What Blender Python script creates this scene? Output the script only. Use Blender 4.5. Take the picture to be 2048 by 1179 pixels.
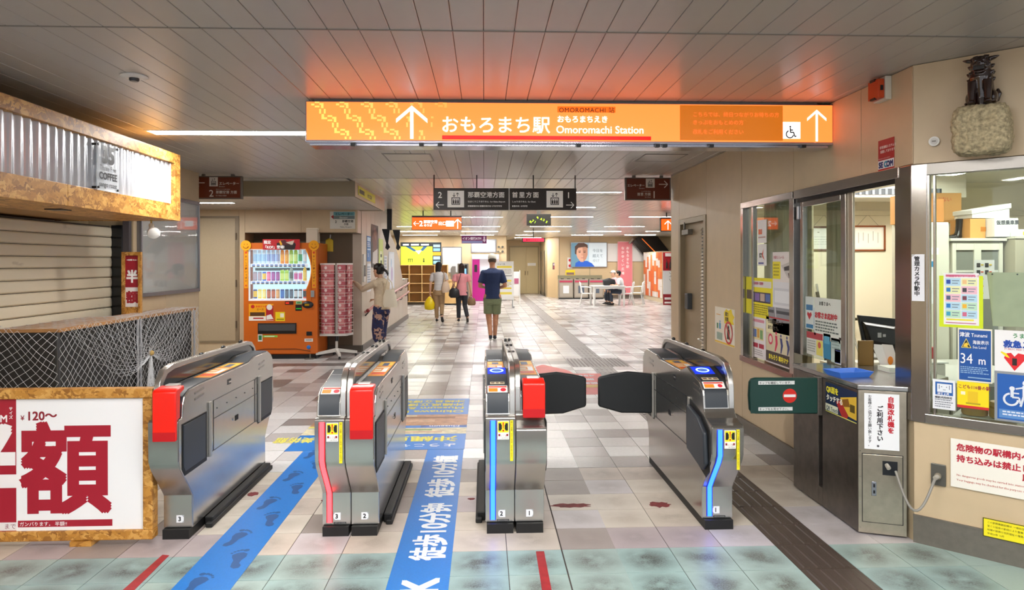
import bpy, bmesh, math, random
from mathutils import Vector, Matrix
R = math.radians
PI = math.pi
rnd = random.Random(7)
SC = bpy.context.scene
for _o in list(bpy.data.objects):
    bpy.data.objects.remove(_o)
COL = SC.collection

# ---------------------------------------------------------------- camera
EYE = 1.6
cam_data = bpy.data.cameras.new('camera')
cam_data.sensor_fit = 'HORIZONTAL'
cam_data.sensor_width = 36.0
cam_data.lens = 1380.6 / 2048 * 36.0
cam_data.shift_y = -65.5 / 2048
cam_data.clip_start = 0.05
cam_data.clip_end = 200
cam = bpy.data.objects.new('camera', cam_data)
COL.objects.link(cam)
cam.location = (0, 0, EYE)
cam.rotation_mode = 'XYZ'
cam.rotation_euler = (Matrix.Rotation(-0.0405, 3, 'Z') @ Matrix.Rotation(R(90), 3, 'X') @ Matrix.Rotation(-0.0022, 3, 'Z')).to_euler('XYZ')
SC.camera = cam

# ---------------------------------------------------------------- light and exposure
world = bpy.data.worlds.new('world')
SC.world = world
world.use_nodes = True
world.node_tree.nodes['Background'].inputs[0].default_value = (0.92, 0.95, 1.0, 1)
world.node_tree.nodes['Background'].inputs[1].default_value = 1.15
SC.view_settings.view_transform = 'Standard'
SC.view_settings.look = 'None'
SC.view_settings.exposure = 0.16
SC.view_settings.gamma = 1.0
SC.view_settings.use_curve_mapping = False
HC = 2.72            # ceiling height
TUBE = 9.0           # brightness of the ceiling tubes
SIGN_ON = 1.0


def area(name, loc, size, size_y, power, color=(1, 0.95, 0.88), rot=(0, 0, 0), spread=PI):
    l = bpy.data.lights.new(name, 'AREA')
    l.shape = 'RECTANGLE'
    l.size = size
    l.size_y = size_y
    l.energy = power
    l.color = color
    l.spread = spread
    o = bpy.data.objects.new(name, l)
    COL.objects.link(o)
    o.location = loc
    o.rotation_euler = rot
    return o


# the hall's lamps and some added fill lamps: ceiling troffers as (x0, x1, y, z, strength); built as lit fixtures below
LAMPS = [(-2.9, -0.4, 0.6, HC, 40), (0.2, 2.7, 0.6, HC, 40), (-1.3, 1.3, 2.3, HC, 26), (-2.95, -1.75, -0.9, HC, 30), (1.0, 2.4, -0.9, HC, 30),  # unseen fill lamps, added to brighten the near floor
         (-2.84, -0.45, 6.03, HC, 40), (-5.2, -3.78, 10.6, 2.508, 34), (-0.55, 2.2, 11.0, HC, 19), (-0.8, 2.28, 14.05, HC, 20),
         (-0.85, 0.46, 17.1, HC, 26), (1.2, 2.7, 17.0, HC, 26), (3.6, 5.1, 17.0, HC, 26),
         (-2.7, -1.5, 21.6, HC, 32), (-0.7, 0.5, 21.6, HC, 32), (1.45, 2.75, 21.6, HC, 32), (3.8, 5.05, 21.6, HC, 32),
         (-3.1, -1.6, 25.0, HC, 42), (-0.8, 0.5, 25.0, HC, 42), (1.45, 2.75, 25.0, HC, 42), (3.75, 5.0, 25.0, HC, 42), (5.9, 7.2, 25.0, HC, 42),
         (-3.3, -1.9, 28.3, HC, 40), (-0.95, 0.4, 28.3, HC, 40), (1.3, 2.0, 28.3, HC, 40), (3.6, 4.9, 28.3, HC, 40), (5.8, 7.1, 28.3, HC, 40), (1.4, 2.6, 31.4, HC, 85)]


# ---------------------------------------------------------------- helpers
def lin(c):
    return c / 12.92 if c <= 0.04045 else ((c + 0.055) / 1.055) ** 2.4


def rgb(h):
    if isinstance(h, str):
        h = h.lstrip('#')
        return tuple(lin(int(h[i:i + 2], 16) / 255) for i in (0, 2, 4))
    return tuple(h[:3])


_MC = {}


def M(h, rough=0.5, metal=0.0, emit=0.0, bump=0.0, scale=40.0, var=0.0, alpha=1.0, trans=0.0, spec=0.5, coat=0.0, stretch=None):
    """A node material: colour with optional noise variation, fine bump and emission."""
    key = (h, rough, metal, emit, bump, scale, var, alpha, trans, spec, coat, stretch)
    if key in _MC:
        return _MC[key]
    m = bpy.data.materials.new('surface')
    m.use_nodes = True
    nt = m.node_tree
    b = nt.nodes['Principled BSDF']
    c = rgb(h)
    b.inputs['Base Color'].default_value = (*c, 1)
    b.inputs['Roughness'].default_value = rough
    b.inputs['Metallic'].default_value = metal
    b.inputs['Specular IOR Level'].default_value = spec
    b.inputs['Coat Weight'].default_value = coat
    if emit:
        b.inputs['Emission Color'].default_value = (*c, 1)
        b.inputs['Emission Strength'].default_value = emit
    if alpha < 1:
        b.inputs['Alpha'].default_value = alpha
    if trans:
        b.inputs['Transmission Weight'].default_value = trans
    if bump or var:
        tc = nt.nodes.new('ShaderNodeTexCoord')
        mp = nt.nodes.new('ShaderNodeMapping')
        nt.links.new(tc.outputs['Object'], mp.inputs['Vector'])
        if stretch:
            mp.inputs['Scale'].default_value = stretch
        ns = nt.nodes.new('ShaderNodeTexNoise')
        ns.inputs['Scale'].default_value = scale
        ns.inputs['Detail'].default_value = 5
        nt.links.new(mp.outputs[0], ns.inputs['Vector'])
        if var:
            mr = nt.nodes.new('ShaderNodeMapRange')
            mr.inputs['From Min'].default_value = 0.3
            mr.inputs['From Max'].default_value = 0.7
            mr.inputs['To Min'].default_value = 1 - var
            mr.inputs['To Max'].default_value = 1 + var * 0.5
            nt.links.new(ns.outputs[0], mr.inputs['Value'])
            hs = nt.nodes.new('ShaderNodeHueSaturation')
            hs.inputs['Color'].default_value = (*c, 1)
            nt.links.new(mr.outputs[0], hs.inputs['Value'])
            nt.links.new(hs.outputs[0], b.inputs['Base Color'])
        if bump:
            bp = nt.nodes.new('ShaderNodeBump')
            bp.inputs['Strength'].default_value = bump
            bp.inputs['Distance'].default_value = 0.002
            nt.links.new(ns.outputs[0], bp.inputs['Height'])
            nt.links.new(bp.outputs[0], b.inputs['Normal'])
    _MC[key] = m
    return m


MWD = {}


def mw(o):
    return MWD.get(o.name, Matrix.Identity(4))


def _reg(o, parent, local):
    MWD[o.name] = (mw(parent) if parent else Matrix.Identity(4)) @ local


def tag(o, label=None, cat=None, group=None, kind=None):
    if label: o['label'] = label
    if cat: o['category'] = cat
    if group: o['group'] = group
    if kind: o['kind'] = kind
    return o


def thing(name, label, cat, loc=(0, 0, 0), rz=0.0, group=None, flat=False):
    """An Empty at the base of a thing; flat=True stands its local xy plane upright (x right, y up, z out)."""
    o = bpy.data.objects.new(name, None)
    COL.objects.link(o)
    o.empty_display_size = 0.1
    o.location = loc
    o.rotation_euler = (R(90) if flat else 0, 0, rz)
    _reg(o, None, Matrix.Translation(loc) @ o.rotation_euler.to_matrix().to_4x4())
    return tag(o, label, cat, group)


def struct(o):
    o['kind'] = 'structure'
    return o


class MB:
    """Collects shapes and links them as one mesh object."""

    def __init__(self):
        self.v = []; self.f = []; self.m = []

    def add(self, vs, fs, m=0):
        k = len(self.v)
        self.v += [tuple(p) for p in vs]
        for f in fs:
            self.f.append(tuple(i + k for i in f)); self.m.append(m)
        return self

    def box(self, x0, y0, z0, x1, y1, z1, m=0):
        v = [(x0, y0, z0), (x1, y0, z0), (x1, y1, z0), (x0, y1, z0), (x0, y0, z1), (x1, y0, z1), (x1, y1, z1), (x0, y1, z1)]
        return self.add(v, [(0, 3, 2, 1), (4, 5, 6, 7), (0, 1, 5, 4), (1, 2, 6, 5), (2, 3, 7, 6), (3, 0, 4, 7)], m)

    def bc(self, cx, cy, cz, sx, sy, sz, m=0):
        return self.box(cx - sx / 2, cy - sy / 2, cz - sz / 2, cx + sx / 2, cy + sy / 2, cz + sz / 2, m)

    def prism(self, poly, axis, a, b, m=0):
        n = len(poly)
        def p(t, s):
            return (s, t[0], t[1]) if axis == 'x' else (t[0], s, t[1]) if axis == 'y' else (t[0], t[1], s)
        v = [p(t, a) for t in poly] + [p(t, b) for t in poly]
        f = [tuple(range(n))[::-1], tuple(range(n, 2 * n))] + [(i, (i + 1) % n, n + (i + 1) % n, n + i) for i in range(n)]
        return self.add(v, f, m)

    def tube(self, pts, r, n=8, m=0, caps=True):
        pts = [Vector(p) for p in pts]
        rs = r if isinstance(r, (list, tuple)) else [r] * len(pts)
        vs = []; up = None
        for i, p in enumerate(pts):
            t = (pts[min(i + 1, len(pts) - 1)] - pts[max(i - 1, 0)])
            t = t.normalized() if t.length > 1e-9 else Vector((0, 0, 1))
            if up is None:
                up = Vector((0, 0, 1)) if abs(t.z) < 0.9 else Vector((1, 0, 0))
            a = t.cross(up)
            if a.length < 1e-6: a = t.cross(Vector((0, 1, 0)))
            a.normalize(); b = a.cross(t).normalized(); up = b
            rr = rs[i] if isinstance(rs[i], (tuple, list)) else (rs[i], rs[i])
            for k in range(n):
                w = 2 * PI * k / n
                vs.append(p + a * (math.cos(w) * rr[0]) + b * (math.sin(w) * rr[1]))
        fs = []
        for i in range(len(pts) - 1):
            for k in range(n):
                fs.append((i * n + k, i * n + (k + 1) % n, (i + 1) * n + (k + 1) % n, (i + 1) * n + k))
        if caps:
            fs.append(tuple(range(n))[::-1]); fs.append(tuple(range((len(pts) - 1) * n, len(pts) * n)))
        return self.add(vs, fs, m)

    def loft(self, secs, n=16, m=0, right=(1, 0, 0)):
        """secs: (centre, rx, ry[, front sharpness]); ellipses stacked along the path, x axis along right."""
        right = Vector(right).normalized()
        cs = [Vector(s[0]) for s in secs]
        vs = []
        for i, s in enumerate(secs):
            t = (cs[min(i + 1, len(cs) - 1)] - cs[max(i - 1, 0)]).normalized()
            a = (right - t * right.dot(t))
            a = a.normalized() if a.length > 1e-5 else Vector((0, 1, 0))
            b = t.cross(a).normalized()
            for k in range(n):
                w = 2 * PI * k / n
                vs.append(cs[i] + a * (math.cos(w) * s[1]) + b * (math.sin(w) * s[2]))
        fs = []
        for i in range(len(secs) - 1):
            for k in range(n):
                fs.append((i * n + k, i * n + (k + 1) % n, (i + 1) * n + (k + 1) % n, (i + 1) * n + k))
        fs.append(tuple(range(n))[::-1]); fs.append(tuple(range((len(secs) - 1) * n, len(secs) * n)))
        return self.add(vs, fs, m)

    def lathe(self, prof, c=(0, 0, 0), n=16, m=0):
        vs = []
        for r, z in prof:
            for k in range(n):
                w = 2 * PI * k / n
                vs.append((c[0] + math.cos(w) * r, c[1] + math.sin(w) * r, c[2] + z))
        fs = []
        for i in range(len(prof) - 1):
            for k in range(n):
                fs.append((i * n + k, i * n + (k + 1) % n, (i + 1) * n + (k + 1) % n, (i + 1) * n + k))
        fs.append(tuple(range(n))[::-1]); fs.append(tuple(range((len(prof) - 1) * n, len(prof) * n)))
        return self.add(vs, fs, m)

    def ball(self, c, r, n=14, k=8, m=0):
        r = r if isinstance(r, (tuple, list)) else (r, r, r)
        vs = []
        for i in range(1, k):
            th = PI * i / k
            for j in range(n):
                w = 2 * PI * j / n
                vs.append((c[0] + r[0] * math.sin(th) * math.cos(w), c[1] + r[1] * math.sin(th) * math.sin(w), c[2] - r[2] * math.cos(th)))
        fs = [(i * n + j, i * n + (j + 1) % n, (i + 1) * n + (j + 1) % n, (i + 1) * n + j) for i in range(k - 2) for j in range(n)]
        b = len(vs); vs += [(c[0], c[1], c[2] - r[2]), (c[0], c[1], c[2] + r[2])]
        fs += [(b, (j + 1) % n, j) for j in range(n)] + [(b + 1, (k - 2) * n + j, (k - 2) * n + (j + 1) % n) for j in range(n)]
        return self.add(vs, fs, m)

    def quad(self, a, b, c, d, m=0):
        return self.add([a, b, c, d], [(0, 1, 2, 3)], m)

    def build(self, name, mats, parent=None, bevel=0.0, smooth=None, local=False, seg=2, remesh=0.0, loc=None):
        me = bpy.data.meshes.new(name)
        v = self.v
        inv = None
        if parent is not None and not local:
            inv = mw(parent).inverted()
            v = [tuple(inv @ Vector(p)) for p in v]
        if loc is not None:
            v = [tuple(Vector(p) - Vector(loc)) for p in v]
        me.from_pydata(v, [], self.f)
        mats = mats if isinstance(mats, (list, tuple)) else [mats]
        for m in mats: me.materials.append(m)
        if len(mats) > 1: me.polygons.foreach_set('material_index', self.m)
        bm = bmesh.new(); bm.from_mesh(me)
        bmesh.ops.recalc_face_normals(bm, faces=bm.faces)
        bm.to_mesh(me); bm.free()
        if smooth is not None:
            me.polygons.foreach_set('use_smooth', [True] * len(me.polygons))
            me.set_sharp_from_angle(angle=R(smooth))
        o = bpy.data.objects.new(name, me)
        COL.objects.link(o)
        if loc is not None: o.location = loc
        if parent is not None: o.parent = parent
        _reg(o, parent, Matrix.Translation(loc) if loc is not None else Matrix.Identity(4))
        if remesh:
            md = o.modifiers.new('Remesh', 'REMESH'); md.mode = 'VOXEL'; md.voxel_size = remesh; md.use_smooth_shade = True
            sm = o.modifiers.new('Smooth', 'SMOOTH'); sm.factor = 0.5; sm.iterations = 3
        if bevel:
            md = o.modifiers.new('Bevel', 'BEVEL'); md.width = bevel; md.segments = seg; md.limit_method = 'ANGLE'; md.angle_limit = R(40)
            md.harden_normals = False
        return o


def one(name, mats, parent, *boxes, bevel=0.0, local=False, m=None, **k):
    b = MB()
    for i, q in enumerate(boxes): b.box(*q)
    return b.build(name, mats, parent, bevel=bevel, local=local, **k)


_TC = {}


def text(s, size, x, y, mat, parent, z=0.0016, align='LEFT', bold=0.0, sx=1.0, rot=0.0, name='lettering', space=1.0, flip=False, line=1.0, valign='BOTTOM_BASELINE'):
    """Lettering in the local xy plane of parent."""
    c = bpy.data.curves.new(name, 'FONT')
    c.body = s
    c.size = size
    c.align_x = align
    c.align_y = valign
    c.space_character = space
    c.space_line = line
    c.resolution_u = 1 if size < .03 else 3
    c.fill_mode = 'FRONT'
    key = (s, round(size, 5), align, bold, space, line, valign, mat.name)
    me = _TC.get(key)
    if me is None:
        tmp = bpy.data.objects.new(name, c)
        me = bpy.data.meshes.new_from_object(tmp)
        bpy.data.objects.remove(tmp)
        me.name = name
        if bold:
            # thicker strokes: the outlines laid over one another, a little apart
            w_ = bold * size * (1.0 if bold < .03 else 1.1)
            src = [v.co.copy() for v in me.vertices]; fc = [tuple(p.vertices) for p in me.polygons]
            offs = [(-w_, 0), (w_, 0), (0, w_), (0, -w_)] if bold < .02 else [(-w_, -w_), (w_, -w_), (-w_, w_), (w_, w_), (w_, 0), (-w_, 0), (0, w_), (0, -w_)]
            vs, fs = [], []
            for q, (ox, oy) in enumerate([(0, 0)] + offs):
                k = len(vs)
                vs += [(v.x + ox, v.y + oy, q * 1e-5) for v in src]
                fs += [tuple(i + k for i in f) for f in fc]
            me.clear_geometry(); me.from_pydata(vs, [], fs)
        me.materials.clear(); me.materials.append(mat)
        _TC[key] = me
    bpy.data.curves.remove(c)
    o = bpy.data.objects.new(name, me)
    COL.objects.link(o)
    o.parent = parent
    o.location = (x, y, z)
    o.rotation_euler = (0, 0, rot)
    o.scale = (-sx if flip else sx, 1, 1)
    return o


def vtext(s, size, x, y, mat, parent, step=1.08, **k):
    """Upright column of characters, one under the other."""
    return text('\n'.join(s), size, x, y, mat, parent, line=step, align='CENTER', valign='TOP', **k)


def sheet(name, label, cat, c, rz, w, h, base, patches=(), texts=(), thick=0.002, group=None, parent=None, rough=0.45, emit=0.0, tilt=0.0, flatrx=90, bevel=0):
    """A printed flat thing: centre c, width w, height h. patches (x0,y0,x1,y1,colour) and polygons ([(x,y)..],colour) in 0..1 from the top left;
    texts (string,x,y,size,colour[,options]) with size as a share of the height."""
    me = MB().box(-w / 2, -h / 2, -thick, w / 2, h / 2, 0)
    o = me.build(name, M(base, rough, emit=emit), None, local=True, bevel=bevel)
    if parent is None:
        o.location = c
        o.rotation_euler = (R(flatrx), 0, rz) if not tilt else (Matrix.Rotation(rz, 3, 'Z') @ Matrix.Rotation(R(flatrx), 3, 'X') @ Matrix.Rotation(tilt, 3, 'Z')).to_euler()
        _reg(o, None, Matrix.Translation(c) @ o.rotation_euler.to_matrix().to_4x4())
    else:
        o.parent = parent
        o.location = c
        _reg(o, parent, Matrix.Translation(c))
    tag(o, label, cat, group)
    fill(o, w, h, patches, texts, rough, emit)
    return o


def fill(o, w, h, patches=(), texts=(), rough=0.45, emit=0.0, z0=0.0):
    if patches:
        b = MB(); mats = []; z = z0 + 0.0006
        for q in patches:
            col = q[-1]
            mt = M(col, rough, emit=emit)
            if mt not in mats: mats.append(mt)
            i = mats.index(mt)
            if len(q) == 5:
                x0, y0, x1, y1 = q[:4]
                pl = [(x0, y0), (x1, y0), (x1, y1), (x0, y1)]
            elif len(q) == 4 and q[0] == 'o':      # disc: 'o', (cx,cy), radius share of height, colour
                cx, cy = q[1]
                pl = [(cx + math.cos(a * PI / 12) * q[2] * h / w, cy + math.sin(a * PI / 12) * q[2]) for a in range(24)]
            else:
                pl = q[0]
            b.add([((x - .5) * w, (.5 - y) * h, z) for x, y in pl], [tuple(range(len(pl)))], i)
            z += 0.00004
        b.build('print', mats, o, local=True)
        zt = z + 0.0004
    else:
        zt = z0 + 0.001
    for t in texts:
        s, x, y, sz, col = t[:5]
        k = dict(t[5]) if len(t) > 5 else {}
        e = k.pop('emit', emit)
        vert = k.pop('v', False)
        fn = vtext if vert else text
        fn(s, sz * h, (x - .5) * w, (.5 - y) * h, M(col, rough, emit=e), o, z=zt, **k)


def copy_tree(o, parent=None):
    c = o.copy()
    COL.objects.link(c)
    if parent is not None: c.parent = parent
    for ch in list(o.children):
        copy_tree(ch, c)
    return c


def gab(n, seed=1):
    """A run of short print strokes for lettering too small to read: widths only."""
    r = random.Random(seed)
    return [r.uniform(.5, 1) for _ in range(n)]


def lines(x0, y0, x1, y1, n, col, seed=1, fillr=0.5):
    """n rows of fine print as dashes."""
    r = random.Random(seed); out = []
    dy = (y1 - y0) / n
    for i in range(n):
        x = x0; end = x1 - (x1 - x0) * r.random() * .25
        while x < end:
            wd = (x1 - x0) * r.uniform(.04, .12)
            out.append((x, y0 + i * dy, min(x + wd, x1), y0 + (i + fillr) * dy, col))
            x += wd + (x1 - x0) * .02
    return out


# common materials
STEEL = M('#bdbbb6', 0.3, 0.92, bump=0.08, scale=60, var=0.08, stretch=(1, 12, 12))
STEELD = M('#8d8780', 0.36, 0.9, bump=0.06, scale=60, var=0.12)
CHROME = M('#d5d3cf', 0.14, 1.0)
BLACK = M('#15181d', 0.38, bump=0.05, scale=200)
BLACKG = M('#0c0e12', 0.16)
WALLM = M('#cdb795', 0.42, bump=0.03, scale=6, var=0.05)
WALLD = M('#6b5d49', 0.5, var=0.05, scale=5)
ALU = M('#98989a', 0.35, 0.8)
WHITE = M('#e9e8e4', 0.45)
RED = M('#f01c08', 0.32, coat=0.3)

# ================================================================ floor
T = 0.303
TX0, TY0 = 0.426, 3.8313


def worn(base, worn_c, amount, rough=0.38, bump=0.35):
    """Tile whose middle carries trodden-in dirt; the wear sits in the tile's own coordinates."""
    m = bpy.data.materials.new('surface'); m.use_nodes = True
    nt = m.node_tree; b = nt.nodes['Principled BSDF']
    tc = nt.nodes.new('ShaderNodeTexCoord')
    ns = nt.nodes.new('ShaderNodeTexNoise'); ns.inputs['Scale'].default_value = 9; ns.inputs['Detail'].default_value = 6
    oi = nt.nodes.new('ShaderNodeObjectInfo')
    ad = nt.nodes.new('ShaderNodeVectorMath'); ad.operation = 'ADD'
    nt.links.new(tc.outputs['Object'], ad.inputs[0]); nt.links.new(oi.outputs['Location'], ad.inputs[1])
    nt.links.new(ad.outputs[0], ns.inputs['Vector'])
    fine = nt.nodes.new('ShaderNodeTexNoise'); fine.inputs['Scale'].default_value = 120; fine.inputs['Detail'].default_value = 3
    nt.links.new(ad.outputs[0], fine.inputs['Vector'])
    ln = nt.nodes.new('ShaderNodeVectorMath'); ln.operation = 'LENGTH'
    nt.links.new(tc.outputs['Object'], ln.inputs[0])
    mr = nt.nodes.new('ShaderNodeMapRange')
    mr.inputs['From Min'].default_value = 0.04; mr.inputs['From Max'].default_value = 0.17
    mr.inputs['To Min'].default_value = 1.0; mr.inputs['To Max'].default_value = 0.0
    nt.links.new(ln.outputs['Value'], mr.inputs['Value'])
    mu = nt.nodes.new('ShaderNodeMath'); mu.operation = 'MULTIPLY'
    nt.links.new(mr.outputs[0], mu.inputs[0])
    nr = nt.nodes.new('ShaderNodeMapRange'); nr.inputs['From Min'].default_value = .26; nr.inputs['From Max'].default_value = .55
    nt.links.new(ns.outputs[0], nr.inputs['Value'])
    nt.links.new(nr.outputs[0], mu.inputs[1])
    m3 = nt.nodes.new('ShaderNodeMath'); m3.operation = 'MULTIPLY'; m3.inputs[1].default_value = amount
    nt.links.new(mu.outputs[0], m3.inputs[0])
    f2 = nt.nodes.new('ShaderNodeMapRange'); f2.inputs['To Min'].default_value = .55; f2.inputs['To Max'].default_value = 1.25
    f2.inputs['From Min'].default_value = .3; f2.inputs['From Max'].default_value = .7
    nt.links.new(fine.outputs[0], f2.inputs['Value'])
    m4 = nt.nodes.new('ShaderNodeMath'); m4.operation = 'MULTIPLY'; m4.use_clamp = True
    nt.links.new(m3.outputs[0], m4.inputs[0]); nt.links.new(f2.outputs[0], m4.inputs[1])
    mx = nt.nodes.new('ShaderNodeMixRGB')
    mx.inputs[1].default_value = (*rgb(base), 1); mx.inputs[2].default_value = (*rgb(worn_c), 1)
    nt.links.new(m4.outputs[0], mx.inputs[0])
    h2 = nt.nodes.new('ShaderNodeHueSaturation')
    f3 = nt.nodes.new('ShaderNodeMapRange'); f3.inputs['To Min'].default_value = .9; f3.inputs['To Max'].default_value = 1.08
    nt.links.new(fine.outputs[0], f3.inputs['Value'])
    nt.links.new(mx.outputs[0], h2.inputs['Color']); nt.links.new(f3.outputs[0], h2.inputs['Value'])
    nt.links.new(h2.outputs[0], b.inputs['Base Color'])
    b.inputs['Roughness'].default_value = rough
    bp = nt.nodes.new('ShaderNodeBump'); bp.inputs['Strength'].default_value = bump; bp.inputs['Distance'].default_value = .002
    nt.links.new(fine.outputs[0], bp.inputs['Height']); nt.links.new(bp.outputs[0], b.inputs['Normal'])
    return m


TEAL = [worn('#9fbbb7', '#4f534f', .95), worn('#a3bab4', '#5a5a54', .85), worn('#97b3b1', '#4a4e4b', .95)]
CREAM = [worn('#cfc4b6', '#8c7f70', .5), worn('#d3cabd', '#9a8a78', .45), worn('#c8bbb0', '#83786b', .5)]
BROWN = [worn('#978c85', '#7b7069', .4), worn('#a49993', '#857a73', .4)]
LILAC = [worn('#c9c3c4', '#958d8a', .55), worn('#b9adae', '#8b8080', .5)]
FAR = [M(c, .24, bump=.03, scale=30, var=.06) for c in ('#d5d3d1', '#cfcccb', '#d9d8d7', '#c7c3c2')]
FARG = [M(c, .26, bump=.03, scale=30, var=.06) for c in ('#a29b99', '#aea8a6', '#928a88')]
FARD = [M(c, .28, bump=.03, scale=30, var=.06) for c in ('#857b77',)]
BAND = M('#6d6664', .3)
GROUT = M('#4c4641', .8, bump=.2, scale=60)
TACT = M('#4d423a', .42, bump=.08, scale=90, var=.08)
TACTF = M('#857d79', .4, bump=.08, scale=90, var=.08)

floor = struct(MB().box(-7, -1.5, -0.1, 16, 37, -0.003).build('floor', GROUT))


def tile_mat(i, j):
    y = TY0 + j * T
    q = rnd.random()
    if j <= -1: return rnd.choice(TEAL)
    if j == 0: return rnd.choice(LILAC + CREAM[:1]) if q < .75 else BROWN[1]
    if j <= 4: return rnd.choice(BROWN) if q < .22 else rnd.choice(LILAC) if q < .4 else rnd.choice(CREAM)
    if j == 23: return BAND
    if y > 20: return rnd.choice(FARG) if q < .3 else rnd.choice(FAR)
    return FARD[0] if q < .12 else rnd.choice(FARG) if q < .4 else rnd.choice(FAR)


g = 0.0022
tmesh = MB().box(-T / 2 + g, -T / 2 + g, -0.006, T / 2 - g, T / 2 - g, 0)
tile0 = tmesh.build('tile', FAR[0], floor, local=True)
td = tile0.data
bpy.data.objects.remove(tile0)
# tactile tiles: guiding bars, warning dots
tb = MB().box(-T / 2 + g, -T / 2 + g, -0.006, T / 2 - g, T / 2 - g, 0)
for k in range(4):
    cx = (k - 1.5) * .072
    tb.prism([(cx - .017, 0), (cx - .011, .004), (cx + .011, .004), (cx + .017, 0)], 'y', -.14, .14)
_t = tb.build('tactile_bar_tile', TACT, floor, local=True); bar_d = _t.data; bpy.data.objects.remove(_t)
tb = MB().box(-T / 2 + g, -T / 2 + g, -0.006, T / 2 - g, T / 2 - g, 0)
for a in range(5):
    for c in range(5):
        tb.lathe([(.015, 0), (.011, .004)], ((a - 2) * .058, (c - 2) * .058, 0), 6)
_t = tb.build('tactile_dot_tile', TACTF, floor, local=True); dot_d = _t.data; bpy.data.objects.remove(_t)


def put_tile(name, data, mat, i, j):
    o = bpy.data.objects.new(name, data)
    COL.objects.link(o); o.parent = floor
    xo = 0.004 if i == 0 else 0
    o.location = (TX0 + (i + .5) * T + xo, TY0 + (j + .5) * T + (0.003 if j >= 5 else 0), 0)
    o.material_slots[0].link = 'OBJECT'
    o.material_slots[0].material = mat
    return o


field = {}
for j in range(-3, 104):
    y = TY0 + (j + .5) * T
    half_l = -(y * .72 + .6); half_r = y * .80 + .8
    if y > 8.7: half_l = max(half_l, -6.5)
    else: half_l = max(half_l, -3.6)
    half_r = min(half_r, 2.7 if y < 8.9 else 11.5)
    for i in range(-24, 40):
        x = TX0 + (i + .5) * T
        if x < half_l - .2 or x > half_r: continue
        if y > 12.5 and x < -2.3 and y < 16: continue
        tact = i == 4 or (j in (22, 23, 24) and i in (3, 4, 5))
        mt = tile_mat(i, j)
        if tact:
            if i == 4 and j not in (22, 23, 24):
                if y < 13: put_tile('tactile_tile', bar_d, TACT if y < 5.4 else TACTF, i, j)
                else: field.setdefault(TACTF.name, [TACTF, []])[1].append((i, j))
            else: put_tile('tactile_tile', dot_d, TACTF, i, j)
        elif j <= 12 and -3.2 < x < 2.5 and j >= -3:
            put_tile('tile', td, mt, i, j)
        else:
            field.setdefault(mt.name, [mt, []])[1].append((i, j))
fb = MB(); fm = []
for k, (mt, cells) in field.items():
    fm.append(mt)
    for i, j in cells:
        cx, cy = TX0 + (i + .5) * T, TY0 + (j + .5) * T
        gg = g if cy < 12 else .004
        x0, x1, y0, y1 = cx - T / 2 + gg, cx + T / 2 - gg, cy - T / 2 + gg, cy + T / 2 - gg
        fb.add([(x0, y0, 0), (x1, y0, 0), (x1, y1, 0), (x0, y1, 0), (x0, y0, -.006), (x1, y0, -.006), (x1, y1, -.006), (x0, y1, -.006)],
               [(0, 1, 2, 3), (0, 4, 5, 1), (1, 5, 6, 2), (2, 6, 7, 3), (3, 7, 4, 0)], len(fm) - 1)
tag(fb.build('tile_field', fm, floor, local=True), kind='stuff')

# ================================================================ ceiling
CEIL = M('#b0aaa0', 0.3, bump=.02, scale=4, var=.04)
CEILF = M('#cdc8be', 0.2, bump=.02, scale=4, var=.04)      # hall panels: glossier, the far ceiling's brightness put into a paler colour
ceiling = struct(MB().box(-7, -1.5, HC + .012, 16, 37, HC + .12).build('ceiling', M('#3a3733', .8)))
PW = .15
seams = [-1.5, 3.35, 9.25, 11.5, 15.0, 20.0, 26.0, 37.0]
pdat = {}
cf = MB()
for s in range(7):
    ya, yb = seams[s] + .004, seams[s + 1] - .004
    if s < 3:
        xa, xb = (-3.6, 2.5) if s < 2 else (-1.8, 4.5)
        xa, xb = ((-3.6, 4.6), (-3.6, 3.05), (-1.8, 4.5))[s]
        k = 0; x = xa
        while x < xb:
            if s not in pdat:
                b = MB().prism([(0.0015, .012), (0.0015, .002), (.004, 0), (PW - .004, 0), (PW - .0015, .002), (PW - .0015, .012)], 'y', 0, yb - ya)
                o = b.build('ceiling_panel', CEIL if s < 2 else CEILF, ceiling, local=True); pdat[s] = o.data
            else:
                o = bpy.data.objects.new('ceiling_panel', pdat[s]); COL.objects.link(o); o.parent = ceiling
            o.location = (x, ya, HC)
            x += PW
    if s >= 2:
        x = 4.5 if s == 2 else -6.5
        while x < 14.5:
            cf.prism([(x + .002, HC + .012), (x + .002, HC + .001), (x + .005, HC), (x + PW - .005, HC), (x + PW - .002, HC + .001), (x + PW - .002, HC + .012)], 'y', ya, yb)
            x += PW
    if s == 2:
        for q in range(31):
            cf.box(-6.5 + q * PW, ya, HC, -6.353 + q * PW, yb, HC + .012)
for q in range(20):
    cf.box(-6.6 + q * PW, 8.75, HC, -6.453 + q * PW, 9.246, HC + .012)
tag(cf.build('ceiling_panel_field', CEILF, ceiling, local=True), kind='stuff')
SEAM = M('#7f7b72', .4)
for s in (1, 2, 3, 4):
    xa, xb = ((-3.6, 4.6), (-3.6, 2.45), (-1.8, 12), (-2.2, 12))[s - 1]
    one('seam_strip', SEAM, ceiling, (xa, seams[s] - .006, HC - .003, xb, seams[s] + .006, HC + .004), local=True)

# ================================================================ walls
SLAB = M('#b5a384', .6)
BB = M('#7d776e', .38, .55, bump=.05, scale=30, var=.1)


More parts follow.
